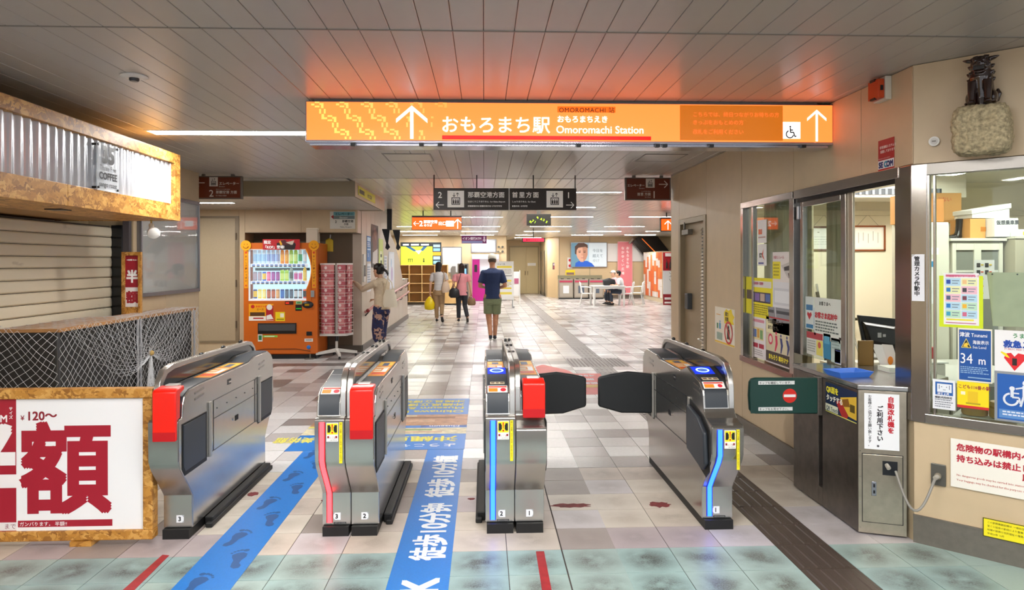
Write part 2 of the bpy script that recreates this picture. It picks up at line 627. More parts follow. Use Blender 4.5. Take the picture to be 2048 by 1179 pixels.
def framed(name, loc, rz, boxes, mat, kind='structure'):
    b = MB()
    for q in boxes: b.box(*q)
    o = b.build(name, mat, None, local=True)
    o.location = loc; o.rotation_euler = (0, 0, rz)
    _reg(o, None, Matrix.Translation(loc) @ Matrix.Rotation(rz, 4, 'Z'))
    if kind: o['kind'] = kind
    return o


def wpanels(parent, rects, mat=None, t=.008, gap=.003, name='wall_panel'):
    """rects (x0,z0,x1,z1) in the wall's own frame; the face stands at local y=0."""
    for x0, z0, x1, z1 in rects:
        one(name, mat or WALLM, parent, (x0 + gap, -t, z0 + gap, x1 - gap, 0.001, z1 - gap), local=True, bevel=.0015, seg=1)


# right wall, local x = -world y, face at x = 2.45 (the slab stands behind it)
RX = 2.458
wr = framed('wall_right', (RX, 0, 0), -PI / 2,
            [(-8.95, 0, 0, -8.58, .14, HC), (-8.58, 0, 2.12, -7.52, .14, HC), (-7.52, 0, 0, -6.47, .14, HC), (-6.47, 0, 0, -5.37, .14, .68),
             (-6.47, 0, 2.155, -3.85, .14, HC), (-5.37, 0, 0, -4.82, .14, .68), (-4.82, 0, 0, -3.86, .14, .80)], SLAB)
wpanels(wr, [(-8.95, 0, -8.58, HC), (-8.58, 2.12, -7.52, HC), (-7.52, .12, -6.47, HC), (-6.47, 2.155, -5.37, HC), (-5.37, 2.155, -4.39, HC),
             (-4.39, 2.155, -3.85, HC), (-6.47, .12, -5.37, .68), (-5.37, .12, -4.82, .68)])
one('end_cap', WALLM, wr, (-8.958, -.008, 0, -8.95, .15, HC), local=True)
struct(one('baseboard_right', BB, None, (2.43, 4.83, 0, 2.452, 7.5, .12), (2.43, 8.6, 0, 2.452, 8.96, .12)))

# angled wall
w45 = framed('wall_angled', (2.455, 3.855, 0), -PI / 4, [(0, 0.004, 0, 2.6, .12, .69), (0, .004, 2.15, 2.6, .12, HC), (1.75, .004, .69, 2.6, .12, 2.15)], SLAB)
wpanels(w45, [(0, .11, 1.75, .69), (0, 2.15, 1.75, HC), (1.75, .11, 2.6, HC)])
b45 = framed('baseboard_angled', (2.455, 3.855, 0), -PI / 4, [(0.0, -.016, 0, 2.6, .0, .155), (0, -.02, .148, 2.6, 0, .16)], BB)

# left wall with the display case
wl = framed('wall_left', (-3.558, 0, 0), PI / 2, [(7.15, 0, 0, 8.75, .15, HC), (-1.5, .44, 0, 7.2, .54, HC), (7.15, .15, 0, 7.2, .44, HC)], SLAB)
wpanels(wl, [(7.15, 0, 7.85, HC), (7.85, 0, 8.75, HC)])
one('end_cap', WALLM, wl, (8.75, -.008, 0, 8.758, .16, HC), local=True)
struct(one('wall_passage', SLAB, None, (-6.6, 8.6, 0, -6.5, 12.6, HC), (-6.6, 8.6, 0, -3.7, 8.7, HC)))

# bulkhead over the vending recess, door wall, recess
bk = struct(one('trim_bulkhead', M('#8c7f66', .5), None, (-6.5, 9.606, 2.515, -1.78, 12.4, HC + .01)))
one('fascia_panel', M('#8f8167', .45, var=.04, scale=4), bk, (-6.5, 9.598, 2.512, -4.0, 9.606, HC), bevel=.001)
one('fascia_panel', M('#8f8167', .45, var=.04, scale=4), bk, (-3.996, 9.598, 2.512, -1.774, 9.606, HC), bevel=.001)
one('side_fascia_panel', WALLM, bk, (-1.78, 9.6, 2.512, -1.772, 12.4, HC))
for k in range(31):
    one('soffit_panel', CEIL, bk, (-6.45 + k * PW, 9.62, 2.508, -6.453 + (k + 1) * PW, 12.0, 2.516))
wd = struct(one('wall_recess', SLAB, None, (-6.5, 12.008, 0, -4.09, 12.14, 2.51), (-4.09, 12.008, 2.12, -2.198, 12.14, 2.51), (-4.09, 12.47, 0, -2.198, 12.55, HC), (-4.14, 12.14, 0, -4.09, 12.47, 2.2)))
for x0, x1, z0 in [(-6.5, -5.0, 0), (-4.19, -4.09, 0), (-4.09, -3.14, 2.12), (-3.14, -2.192, 2.12), (-5.0, -4.19, 2.40)]:
    one('wall_panel', WALLM, wd, (x0 + .003, 12.0, z0, x1 - .003, 12.008, 2.508), bevel=.0015, seg=1)
one('wall_panel', WALLM, wd, (-5.0, 12.0, 0, -4.19, 12.008, .25))
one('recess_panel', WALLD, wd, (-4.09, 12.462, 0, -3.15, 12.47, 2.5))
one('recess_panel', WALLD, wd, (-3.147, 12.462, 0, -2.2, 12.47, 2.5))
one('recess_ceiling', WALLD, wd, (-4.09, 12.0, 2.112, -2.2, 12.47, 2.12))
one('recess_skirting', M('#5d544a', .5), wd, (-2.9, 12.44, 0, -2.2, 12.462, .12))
dl = struct(one('door_1', M('#b5a487', .42, var=.03), None, (-4.95, 11.985, .27, -4.25, 12.02, 2.36), bevel=.003))
one('frame', M('#8c7c63', .4), dl, (-5.0, 11.99, .25, -4.95, 12.01, 2.40), (-4.25, 11.99, .25, -4.19, 12.01, 2.40), (-4.95, 11.99, 2.36, -4.25, 12.01, 2.40), (-5, 11.98, .24, -4.19, 12.01, .27))
for z in (.55, 1.25, 2.05):
    MB().tube([(-4.235, 11.975, z - .06), (-4.235, 11.975, z + .06)], .012, 8).build('hinge', M('#6b5f50', .35, .6), dl)

# side wall with the descending parapet
SIDEW = M('#cfc3b2', .4, bump=.02, scale=6, var=.04)
prof = [(12.46, 0), (12.46, 2.12), (12.14, 2.12), (12.14, HC), (15.7, HC), (15.9, 2.42), (16.3, 2.26), (17.1, 2.05), (17.7, 1.8), (18.3, 1.45), (18.7, 1.14), (19.7, 1.12), (19.9, 0)]
ws = struct(MB().prism(prof, 'x', -2.35, -2.2).build('wall_stairs', SIDEW))
prev = 12.47
for k, ye in enumerate([12.95, 13.45, 13.95, 14.75, 15.65, 16.3, 17.1, 17.9, 18.7, 19.3, 19.85]):
    def top(y):
        pts = [(12, HC), (15.7, HC), (15.9, 2.42), (16.3, 2.26), (17.1, 2.05), (17.7, 1.8), (18.3, 1.45), (18.7, 1.14), (19.9, 1.12)]
        for a, c in zip(pts, pts[1:]):
            if a[0] <= y <= c[0]: return a[1] + (c[1] - a[1]) * (y - a[0]) / (c[0] - a[0])
        return 1.12
    MB().prism([(prev + .003, .12), (prev + .003, min(top(prev), HC) - .004), (ye - .003, min(top(ye), HC) - .004), (ye - .003, .12)], 'x', -2.2, -2.19).build('wall_panel', SIDEW, ws)
    prev = ye
struct(one('baseboard_stairs', M('#5f5a55', .4), None, (-2.2, 12.47, 0, -2.17, 19.9, .12)))
one('coping', M('#a9a294', .35, .5), ws, (-2.38, 18.7, 1.12, -2.17, 19.9, 1.145))

# far walls
FARW = M('#cdb68f', .45, var=.03, scale=2)
wf = struct(one('wall_far', SLAB, None, (-6.5, 29.1, 0, .95, 29.3, HC), (2.85, 31.6, 0, 2.95, 35, HC), (3.3, 30.35, 0, 14, 30.5, HC)))
for x0 in (-6.5, -5.2, -3.9, -2.6, -1.3, 0): one('wall_panel', FARW, wf, (x0 + .004, 29.09, 0, min(x0 + 1.3, .95) - .004, 29.1, HC))
for x0 in (3.34, 4.7, 6.0, 7.3, 8.6, 9.9): one('wall_panel', FARW, wf, (x0 + .004, 30.34, 0, x0 + 1.3 - .004, 30.35, HC))
MB().prism([(2.9, 31.6), (3.34, 30.34), (3.34, 30.5), (3.0, 31.6)], 'z', 0, HC).build('wall_corner_panel', FARW, wf)
one('corridor_side', FARW, wf, (.94, 29.1, 0, .95, 35, HC))
struct(one('wall_corridor_end', FARW, None, (.95, 34.9, 0, 3.4, 35, HC)))
struct(one('baseboard_far', M('#6b6358', .4), None, (3.34, 30.32, 0, 10, 30.34, .15), (-6, 29.07, 0, .95, 29.09, .15), (2.83, 31.7, 0, 2.85, 34.9, .15)))
struct(one('wall_stairwell', M('#c6a878', .5), None, (-6.6, 15.7, 0, -6.5, 29.2, HC)))
d2 = struct(one('door_2', M('#c9b88c', .4), None, (1.32, 34.86, .02, 2.12, 34.9, 2.35), bevel=.004))
one('leaf', M('#c9b88c', .4), d2, (2.13, 34.86, .02, 2.72, 34.9, 2.35), bevel=.004)
one('frame', M('#a0916d', .4), d2, (1.26, 34.84, 0, 1.32, 34.9, 2.42), (2.72, 34.84, 0, 2.78, 34.9, 2.42), (1.32, 34.84, 2.35, 2.72, 34.9, 2.42))
MB().tube([(2.07, 34.82, .95), (2.07, 34.82, 1.15)], .02, 8).build('handle', CHROME, d2)
MB().tube([(2.2, 34.82, .95), (2.2, 34.82, 1.15)], .02, 8).build('handle', CHROME, d2)
one('door_plate', WHITE, d2, (2.2, 34.84, 1.42, 2.62, 34.86, 1.56))
for n, (ya, yb) in enumerate([(33.9, 34.5), (31.9, 32.5)]):
    dd = struct(one('door_%d' % (n + 3), M('#5b5148', .4, .4), None, (2.83, ya, 0, 2.86, yb, 2.1)))
    one('frame', M('#8d8168', .4), dd, (2.82, ya - .06, 0, 2.86, ya, 2.16), (2.82, yb, 0, 2.86, yb + .06, 2.16), (2.82, ya, 2.1, 2.86, yb, 2.16))
# shell of the hall to the right, out of sight behind the office
struct(one('wall_hall_right', SLAB, None, (2.6, 8.8, 0, 12, 8.95, HC), (12, 8.8, 0, 12.1, 30.4, HC)))

# right door with louvres
d5 = struct(one('door_5', M('#a08f72', .42, .1, var=.03), None, (2.50, 7.60, .02, 2.53, 8.50, 2.06), bevel=.003))
FR = M('#8f7f64', .4, .2)
one('frame', FR, d5, (2.44, 7.52, 0, 2.56, 7.60, 2.12), (2.44, 8.50, 0, 2.56, 8.58, 2.12), (2.44, 7.60, 2.06, 2.56, 8.50, 2.12), bevel=.003)
one('vent_backing', BLACK, d5, (2.494, 7.70, .22, 2.499, 7.82, 1.98))
for k in range(44):
    z = .24 + k * .04
    MB().add([(2.478, 7.70, z), (2.478, 7.82, z), (2.498, 7.82, z + .03), (2.498, 7.70, z + .03), (2.482, 7.70, z - .002), (2.482, 7.82, z - .002), (2.5, 7.82, z + .027), (2.5, 7.70, z + .027)],
             [(0, 1, 2, 3), (4, 7, 6, 5), (0, 4, 5, 1), (2, 6, 7, 3), (0, 3, 7, 4), (1, 5, 6, 2)]).build('louver', M('#a08f72', .42, .1), d5)
dc = one('door_closer', M('#6f6a62', .4, .5), d5, (2.44, 8.18, 1.93, 2.50, 8.44, 1.99), (2.43, 8.30, 1.99, 2.45, 8.33, 2.08), bevel=.004)
lk = one('lock_box', M('#46494c', .35, .3), d5, (2.44, 8.20, 1.03, 2.50, 8.32, 1.22), bevel=.008)
hd = MB().tube([(2.5, 7.66, .72), (2.44, 7.66, .72), (2.44, 7.78, .72)], .01, 8).build('handle', CHROME, d5, smooth=50)
MB().tube([(2.50, 7.66, .86), (2.485, 7.66, .86)], .022, 12).build('cylinder_lock', CHROME, d5)

# lamps: a white trough with its lit diffuser
for lx0, lx1, ly, lz, st in LAMPS:
    t = thing('ceiling_light', 'x', 'ceiling light', ((lx0 + lx1) / 2, ly, lz), group='strip lights in the hall ceiling')
    hw = .085 if ly < 9 else .055      # half the width of the diffuser
    one('housing', M('#dad7cf', .4), t, (lx0 - .02, ly - hw - .015, lz - .006, lx1 + .02, ly - hw, lz + .01), (lx0 - .02, ly + hw, lz - .006, lx1 + .02, ly + hw + .015, lz + .01),
        (lx0 - .02, ly - hw, lz - .006, lx0, ly + hw, lz + .01), (lx1, ly - hw, lz - .006, lx1 + .02, ly + hw, lz + .01))
    one('diffuser', M('#fffcf8', .4, emit=st * 1.7 * .085 / hw), t, (lx0, ly - hw, lz - .004, lx1, ly + hw, lz - .001))
    LIGHTS_BUILT = globals().setdefault('LIGHTS_BUILT', []); LIGHTS_BUILT.append(t)

# ================================================================ ticket gates
SIDE = M('#b9b6b1', 0.2, 0.95, bump=0.02, scale=40, var=0.05)
FRONT = M('#bfbdb8', 0.27, 0.92, bump=0.05, scale=80, stretch=(14, 1, 1))
HOODM = M('#2b3138', 0.42)
RUB = M('#0d0d0e', 0.55)


HOOD_READER = [(4.075, .724), (4.088, .80), (4.10, .83), (4.155, .871), (4.28, .891), (4.42, .925), (4.58, .874), (5.10, .874), (5.20, .895), (5.52, .90), (5.60, .87)]
HOOD_FLUSH = [(3.975, .726), (3.984, .80), (4.005, .838), (4.075, .872), (4.22, .892), (4.40, .925), (4.58, .874), (5.10, .874), (5.20, .895), (5.52, .90), (5.60, .87)]
HOOD_COVER = [(3.975, .726), (3.984, .80), (4.005, .838), (4.075, .868), (4.22, .875), (4.40, .876), (4.58, .876), (5.10, .880), (5.20, .905), (5.52, .905), (5.60, .87)]
HOODP = HOOD_READER


def hood_at(s):
    """Height of the hood outline at depth s."""
    for a, b in zip(HOODP, HOODP[1:]):
        if a[0] <= s <= b[0]:
            t = (s - a[0]) / (b[0] - a[0])
            return a[1] + (b[1] - a[1]) * t, math.atan2(b[1] - a[1], b[0] - a[0])
    return .87, 0


def on_hood(root, x0, x1, s0, s1, patches, name='sticker', base='#f4f2ee', texts=(), emit=0.0):
    z0, _ = hood_at(s0); z1, _ = hood_at(s1)
    w = x1 - x0; h = math.hypot(s1 - s0, z1 - z0); ang = math.atan2(z1 - z0, s1 - s0)
    b = MB().box(-w / 2, -h / 2, -.001, w / 2, h / 2, .0)
    o = b.build(name, M(base, .4, emit=emit), root, local=True)
    n = Vector((0, -math.sin(ang), math.cos(ang)))
    p = mw(root).inverted() @ (Vector(((x0 + x1) / 2, (s0 + s1) / 2, (z0 + z1) / 2)) + n * .0045)
    o.location = p; o.rotation_euler = (ang, 0, 0)
    fill(o, w, h, patches, texts, .4, emit)
    return o


def gate_half(root, xa, xb, finleft, kind, lip, led=None, sideface=None, num=None, label=True):
    """xa..xb across; kind 'reader' or 'cover'; the fin stands on the inner side."""
    global HOODP
    HOODP = HOOD_READER if lip < .7 and kind == 'reader' else HOOD_FLUSH if kind == 'reader' else HOOD_COVER
    prof = [(4.11, .055), (4.11, .245), (4.08, .285), (3.95, .44), (3.925, .49), (3.92, lip - .012), (3.932, lip)]
    if lip < .7: prof += [(3.97, lip + .006), (4.03, lip + .022), (4.06, lip + .05)]
    if lip < .7 and kind == 'cover': HOODP = [(y + max(0, .08 * (4.3 - y) / .3), z) for y, z in HOODP]
    prof += [(y - .002, z - .001) for y, z in HOODP[:-1]] + [(5.60, .87), (5.65, .82), (5.66, .49), (5.63, .45), (5.48, .29), (5.45, .245), (5.45, .055)]
    MB().prism(prof, 'x', xa, xb).build('body', [SIDE if sideface else FRONT], root, bevel=.005, seg=2)
    # brushed front plate over the nose
    fp = [(4.107, .06), (4.107, .246), (4.078, .283), (3.948, .439), (3.922, .489), (3.917, lip - .012)]
    q = [(a - .003, c) for a, c in fp]
    MB().prism(q + [(a + .004, c) for a, c in reversed(q)], 'x', xa + .004, xb - .004).build('front_plate', FRONT, root, smooth=30)
    fw = .034
    ha, hb = (xa + fw + .004, xb - .010) if finleft else (xa + .010, xb - fw - .004)
    hp = [(a - .002, c + .003) for a, c in HOODP]
    MB().prism(hp + [(5.60, .84), (4.2, .80), (4.14, .722)], 'x', ha, hb).build('hood', HOODM, root, bevel=.003, smooth=35)
    # fin: stainless band bent over the top, dark glass below it
    fa, fb = (xa, xa + fw) if finleft else (xb - fw, xb)
    f0 = HOODP[0][0] - .004
    outer = [(f0, .722), (f0 + .005, .85), (f0 + .03, .93), (f0 + .09, .985), (f0 + .2, 1.005), (4.4, 1.005), (5.45, .992), (5.55, .975), (5.62, .93), (5.66, .86)]
    inner = [(5.63, .86), (5.595, .92), (5.53, .95), (5.45, .962), (4.4, .972), (f0 + .21, .97), (f0 + .12, .955), (f0 + .07, .91), (f0 + .045, .85), (f0 + .04, .722)]
    MB().prism(outer + inner, 'x', fa, fb).build('fin_band', FRONT, root, bevel=.004, smooth=35)
    MB().prism(inner[:-1] + [(f0 + .08, .84)], 'x', (fa + fb) / 2 - .006, (fa + fb) / 2 + .006).build('fin_panel', M('#2a2c2e', .12, .3), root)
    for y in (4.62, 5.0, 5.35):
        MB().ball(((fa + fb) / 2 + (-.004 if finleft else .004), y, 1.0), (.012, .035, .012), 10, 6).build('sensor_lens', BLACKG, root, smooth=80)
    # plinth
    one('plinth', RUB, root, (xa + .008, 4.075, 0, xb - .008, 5.47, .055))
    # stickers on the nose
    x0, x1 = ha + .0, hb
    if led:
        sx = xa + .026
        for k, (ys, ze) in enumerate([(3.913, 0)]):
            path = [(3.9125, lip - .02), (3.9125, .488), (3.938, .442), (4.070, .287), (4.101, .246), (4.101, .072)]
            strip = MB(); bl = MB()
            for w_, bb, dd in ((.026, strip, .0035), (.036, bl, .0015)):
                pl = [(a - dd, c) for a, c in path]
                bb.prism(pl + [(a + .004, c) for a, c in reversed(pl)], 'x', sx + .018 - w_ / 2, sx + .018 + w_ / 2)
            bl.build('light_strip_rim', M('#2a3ae0' if led == 'blue' else '#c0202a', .3), root)
            strip.build('light_strip', M((.014, .085, 1.0), .3, emit=6.0) if led == 'blue' else M((1.0, .036, .045), .3, emit=5.0), root)
        wx = sx + .076
        st = sheet('warning_sticker', None, None, (0, 0, 0), 0, .066, .105, '#f3f1ea', [(.04, .03, .96, .62, '#f7e51c'), (.1, .12, .32, .52, '#16181c'), (.68, .12, .9, .52, '#16181c'), (.24, .2, .76, .46, '#16181c'), (.38, .2, .62, .46, '#f7e51c'),
            ([(.44, .08), (.56, .08), (.53, .42), (.47, .42)], '#e02818'), ('o', (.5, .52), .05, '#e02818'), (.08, .70, .24, .82, '#8c1d2c'), (.76, .70, .92, .82, '#8c1d2c')],
            [('にご注', .27, .835, .12, '#8c2a35', {'sx': .9}), ('CAUTION', .30, .955, .09, '#333333', {'sx': .95})], parent=root)
        pl = mw(root).inverted() @ Vector((wx, 3.9105, lip - .075))
        st.location = pl; st.rotation_euler = (R(90), 0, 0)
        ys = sheet('yellow_sticker', None, None, (0, 0, 0), 0, .017, .23, '#f5e21a', [], [('扉にご注意 かけこみは おやめください', .5, .02, .048, '#3a3008', {'v': True, 'step': 1.02})], parent=root)
        ys.location = mw(root).inverted() @ Vector((wx + .047, 3.9105, lip - .135)); ys.rotation_euler = (R(90), 0, 0)
        lg = sheet('name_strip', None, None, (0, 0, 0), 0, .072, .011, '#101114', [], [('NIPPON SIGNAL', .05, .75, .86, '#a9a9a9', {'sx': .95, 'bold': .01})], parent=root)
        lg.location = mw(root).inverted() @ Vector((sx + .078, 4.1025, .068)); lg.rotation_euler = (R(90), 0, 0)
    if num:
        nx, s, arrow = num
        np_ = sheet('number_plate', None, None, (0, 0, 0), 0, .042, .043, '#a9acb2', [([(0, 0), (.75, 0), (1, .3), (1, .7), (.75, 1), (0, 1)] if arrow == 'r' else [(1, 0), (.25, 0), (0, .3), (0, .7), (.25, 1), (1, 1)], '#e9ecf0')], [(s, .45, .78, .82, '#15181f', {'align': 'CENTER', 'bold': .03})], parent=root)
        np_.location = mw(root).inverted() @ Vector((nx, 4.1025, .108)); np_.rotation_euler = (R(90), 0, 0)
    # hood stickers
    o1 = '#f39a1c'
    on_hood(root, ha + .006, hb - .006, 4.60 if kind == 'reader' else 4.42, 5.02, [(0.05, .05, .95, .3, '#f6c93a'), (.3, .1, .7, .32, '#40507a'), (.08, .42, .92, .47, '#fff0d0'), (.1, .55, .5, .62, '#fff3d8'), (.1, .68, .7, .74, '#fff3d8'), (.1, .80, .9, .9, '#e8452a'), (.6, .5, .9, .75, '#ffffff')], 'sticker', o1)
    one('top_screen', M('#5d6a74', .12), root, (ha + .01, 5.05, .875, hb - .01, 5.38, .881), bevel=.002)
    one('top_seam', BLACK, root, ((ha + hb) / 2 - .001, 4.6, .876, (ha + hb) / 2 + .001, 5.42, .8785))
    if kind == 'reader':
        on_hood(root, ha + .004, hb - .004, HOODP[2][0] + .006, HOODP[3][0] - .004, [(.05, .1, .95, .3, '#d94a3a'), (.05, .38, .5, .9, '#f0902a'), ('o', (.78, .62), .25, '#d82a3a')], 'sticker', '#f6f3ee')
        if led == 'blue':
            pd = on_hood(root, ha + .006, hb - .006, 4.285, 4.40, [], 'reader_pad', '#1533c8', emit=.8)
            r = MB(); rr = .03
            for (rx, ry, z) in ((.043, .036, .001),):
                r.add([(math.cos(a * PI / 14) * rx, math.sin(a * PI / 14) * ry, .002) for a in range(28)] + [(math.cos(a * PI / 14) * rx * .74, math.sin(a * PI / 14) * ry * .7, .002) for a in range(28)],
                      [(i, (i + 1) % 28, 28 + (i + 1) % 28, 28 + i) for i in range(28)])
            r.build('reader_ring', M('#9ecbff', .3, emit=2.2), pd, local=True)
            one('reader_display', M('#5b78a8', .2, emit=.5), pd, (-.02, -.012, .0015, .02, .014, .003), local=True)
            on_hood(root, ha + .02, hb - .02, HOODP[3][0] + .02, HOODP[3][0] + .06, [(.05, .2, .3, .8, '#7a5a4a'), (.4, .2, .6, .8, '#7a5a4a'), (.7, .2, .95, .8, '#7a5a4a')], 'sticker', '#e6dcb4')
        else:
            on_hood(root, ha + .004, hb - .004, 4.30, 4.56, [(.05, .52, .95, .68, '#f4dc3a'), (.1, .74, .9, .78, '#8088b0'), (.1, .84, .7, .88, '#b04a3a')], 'sticker', '#f6f4f0',
                    [('出口', .26, .26, .26, '#111318', {'bold': .03, 'sx': .9}), ('専用', .26, .50, .26, '#111318', {'bold': .03, 'sx': .9})])
            on_hood(root, ha + .004, hb - .004, 4.57, 4.60, [], 'reader_pad', '#0b0c10')
    else:
        zc0, zc1, yc = (.612, .895, 3.895) if lip > .7 else (.70, .905, 3.99)
        c = MB()
        ca, cb = xb - .132, xb - .002
        c.prism([(yc, zc0), (yc, zc1 - .012), (yc + .012, zc1), (yc + .11, zc1 + .010), (yc + .11, zc1 - .015), (yc + .06, zc1 - .03), (yc + .055, zc0 + .12), (yc + .022, zc0 + .11), (yc + .018, zc0)], 'x', ca, cb)
        c.build('red_cover', RED, root, bevel=.006, smooth=40)
        one('cover_hook', M('#c9c8c4', .3, .6), root, (ca + .03, yc + .09, zc1 + .004, cb - .03, yc + .14, zc1 + .016), bevel=.003)
        t = MB().prism([(yc - .001, zc0 + .0), (yc - .001, zc0 + .05)] + [(yc - .0025, zc0 + .05), (yc - .0025, zc0)], 'x', ca + .004, cb - .004)
        t.build('tape', M('#c01a20', .25), root)


def gate_side(root, x, s, rear_open=False, puffy=False):
    """Fittings on a side face at x; s = +1 faces right."""
    def bx(a, b): return (min(x + s * a, x + s * b), max(x + s * a, x + s * b))
    flap_p = lambda y0, dr: [(y0, .70), (y0 + dr * .22, .665), (y0 + dr * .34, .60), (y0 + dr * .36, .42), (y0 + dr * .30, .37), (y0, .42)]
    ln = MB()
    def line(p, q):
        y0, z0 = p; y1, z1 = q; xa_, xb_ = bx(.0005, .0022)
        if abs(y1 - y0) < 1e-6: ln.box(xa_, y0 - .0015, z0, xb_, y0 + .0015, z1)
        else:
            t = .0015
            ln.prism([(y0, z0 - t), (y1, z1 - t), (y1, z1 + t), (y0, z0 + t)], 'x', xa_, xb_)
    line((4.34, .42), (5.27, .42)); line((4.42, .735), (5.27, .735)); line((4.42, .62), (5.27, .62)); line((4.42, .42), (4.42, .735)); line((5.2, .42), (5.2, .735))
    ln.build('panel_seam', BLACK, root)
    if puffy:
        a, b = bx(.0, .030)
        MB().prism(flap_p(4.33, -1), 'x', a, b).build('flap', HOODM, root, bevel=.012, smooth=40, seg=3)
        a, b = bx(.0, .004)
        MB().prism([(4.37, .73), (4.33, .73), (4.08, .68), (3.965, .62), (3.955, .38), (4.02, .33), (4.37, .41)], 'x', a, b).build('flap_recess', RUB, root)
    else:
        a, b = bx(0, .0025)
        MB().prism([(4.31, .69), (3.965, .69), (3.965, .43), (4.0, .39), (4.31, .39)], 'x', a, b).build('flap_recess', RUB, root)
        a, b = bx(.001, .006)
        MB().prism([(4.285, .68), (3.978, .68), (3.978, .445), (4.0, .415), (4.285, .415)], 'x', a, b).build('flap', HOODM, root, bevel=.002)
    a, b = bx(.0, .012)
    MB().prism([(4.34, .40), (4.37, .40), (4.37, .74), (4.34, .74)], 'x', a, b).build('hinge_post', M('#b8b5ae', .3, .7), root, bevel=.003)
    a, b = bx(0, .0025)
    MB().prism([(5.27, .69), (5.62, .69), (5.62, .43), (5.58, .39), (5.27, .39)], 'x', a, b).build('flap_recess', RUB, root)
    if not rear_open:
        a, b = bx(.001, .006)
        MB().prism([(5.30, .68), (5.605, .68), (5.605, .445), (5.58, .415), (5.30, .415)], 'x', a, b).build('flap', HOODM, root, bevel=.002)
    else:
        a, b = bx(.012, .43)
        e = x + s * .012; t = x + s * .43
        pl = [(e, .43), (e, .735), (x + s * .20, .755), (x + s * .33, .735), (t - s * .01, .715), (t, .70), (t, .50), (t - s * .01, .485), (x + s * .25, .435)]
        MB().prism(pl, 'y', 5.285, 5.325).build('flap', M('#1b1f22', .5, bump=.1, scale=200), root, bevel=.012, smooth=40, seg=3)
    a, b = bx(0, .016)
    MB().prism([(5.27, .40), (5.30, .40), (5.30, .745), (5.27, .745)], 'x', a, b).build('hinge_post', M('#b8b5ae', .3, .7), root, bevel=.003)
    v = MB(); a, b = bx(0, .003)
    for k in range(5): v.box(a, 4.80 + k * .012, .52, b, 4.806 + k * .012, .555)
    v.build('vent', BLACK, root)
    MB().tube([(x, 4.76, .54), (x + s * .006, 4.76, .54)], .008, 10).build('lock', CHROME, root)
    for k in range(5):
        MB().tube([(x, 4.48 + k * .17, .675), (x + s * .003, 4.48 + k * .17, .675)], .004, 8).build('screw', BLACK, root)
    for y0 in (4.14, 5.3):
        for k in range(2):
            MB().prism([(y0, .79 + k * .035), (y0 + .13, .80 + k * .035), (y0 + .13, .812 + k * .035), (y0, .802 + k * .035)], 'x', *bx(0, .003)).build('louver', M('#9c9a96', .25, .9), root, bevel=.001)
    one('latch', BLACK, root, (bx(0, .002)[0], 4.66, .79, bx(0, .002)[1], 4.72, .825))
    one('latch_handle', CHROME, root, (bx(.001, .006)[0], 4.67, .80, bx(.001, .006)[1], 4.71, .812), bevel=.001)


def rail(root, x, s):
    one('floor_rail', RUB, root, (min(x, x + s * .05), 4.28, 0, max(x, x + s * .05), 5.42, .055), (min(x + s * .02, x + s * .06), 4.24, 0, max(x + s * .02, x + s * .06), 5.44, .03), bevel=.006)


g1 = thing('ticket_gate', 'stainless ticket gate with one red cover beside the half price board, numbered 3', 'ticket gate', (-1.79, 4.1, 0), group='ticket gates')
gate_half(g1, -1.872, -1.705, True, 'cover', .724, sideface=True, num=(-1.775, '3', 'r'))
gate_side(g1, -1.705, 1)
rail(g1, -1.705, 1)
g2 = thing('ticket_gate', 'double stainless ticket gate with red lit strip and red cover, between the blue floor strips', 'ticket gate', (-.795, 4.1, 0), group='ticket gates')
gate_half(g2, -.955, -.788, False, 'reader', .724, led='red', num=(-.868, '3', 'l'))
gate_half(g2, -.786, -.622, True, 'cover', .724, sideface=True, num=(-.705, '2', 'r'))
gate_side(g2, -.622, 1)
rail(g2, -.622, 1)
g3 = thing('ticket_gate', 'double stainless ticket gate with blue lit strip, red cover and dark flap swung out', 'ticket gate', (.18, 4.1, 0), group='ticket gates')
gate_half(g3, .005, .178, False, 'reader', .724, led='blue', num=(.102, '2', 'l'))
gate_half(g3, .180, .355, True, 'cover', .655, num=(.268, '1', 'r'))
gate_side(g3, .355, 1, rear_open=True)
gate_side(g3, .005, -1)
rail(g3, .005, -1)
g4 = thing('ticket_gate', 'single stainless ticket gate with bent blue lit strip beside the brown tactile path', 'ticket gate', (1.39, 4.1, 0), group='ticket gates')
gate_half(g4, 1.308, 1.495, False, 'reader', .655, led='blue', sideface=True, num=(1.392, '1', 'l'))
gate_side(g4, 1.308, -1, rear_open=True, puffy=True)

# ================================================================ orange station sign
sg = thing('station_sign', 'long lit orange sign under the ceiling reading Omoromachi Station', 'sign', (.62, 4.75, HC))
SX0, SX1, SZ0, SZ1 = -1.212, 2.452, 2.432, 2.70
SGY = 4.75
one('housing', M('#8f8f90', .3, .6), sg, (SX0, SGY + .004, SZ0 - .01, SX1, SGY + .22, SZ1 + .0), bevel=.003)
one('bottom_tray', M('#b9b9c4', .16, .9), sg, (SX0 + .02, SGY + .03, SZ0 - .03, SX1 - .02, SGY + .20, SZ0 - .008), (SX0 + .0, SGY + .0, SZ0 - .014, SX1 - .0, SGY + .02, SZ0), bevel=.002)
one('mounting', M('#6e6a66', .4, .4), sg, (SX0 + .05, SGY + .03, SZ1, SX1 - .1, SGY + .2, HC - .001))
OR = (1.0, .185, .034)
E_ = 1.15
face = one('lit_face', M(OR, .25, emit=1.6), sg, (SX0 + .008, SGY - .002, SZ0 + .004, SX1 - .008, SGY + .006, SZ1 - .006))


def sxy(u, v):      # photo pixel on the sign face -> local x, z
    return SX0 + (u - 611.8) / (1675.5 - 611.8) * (SX1 - SX0), None


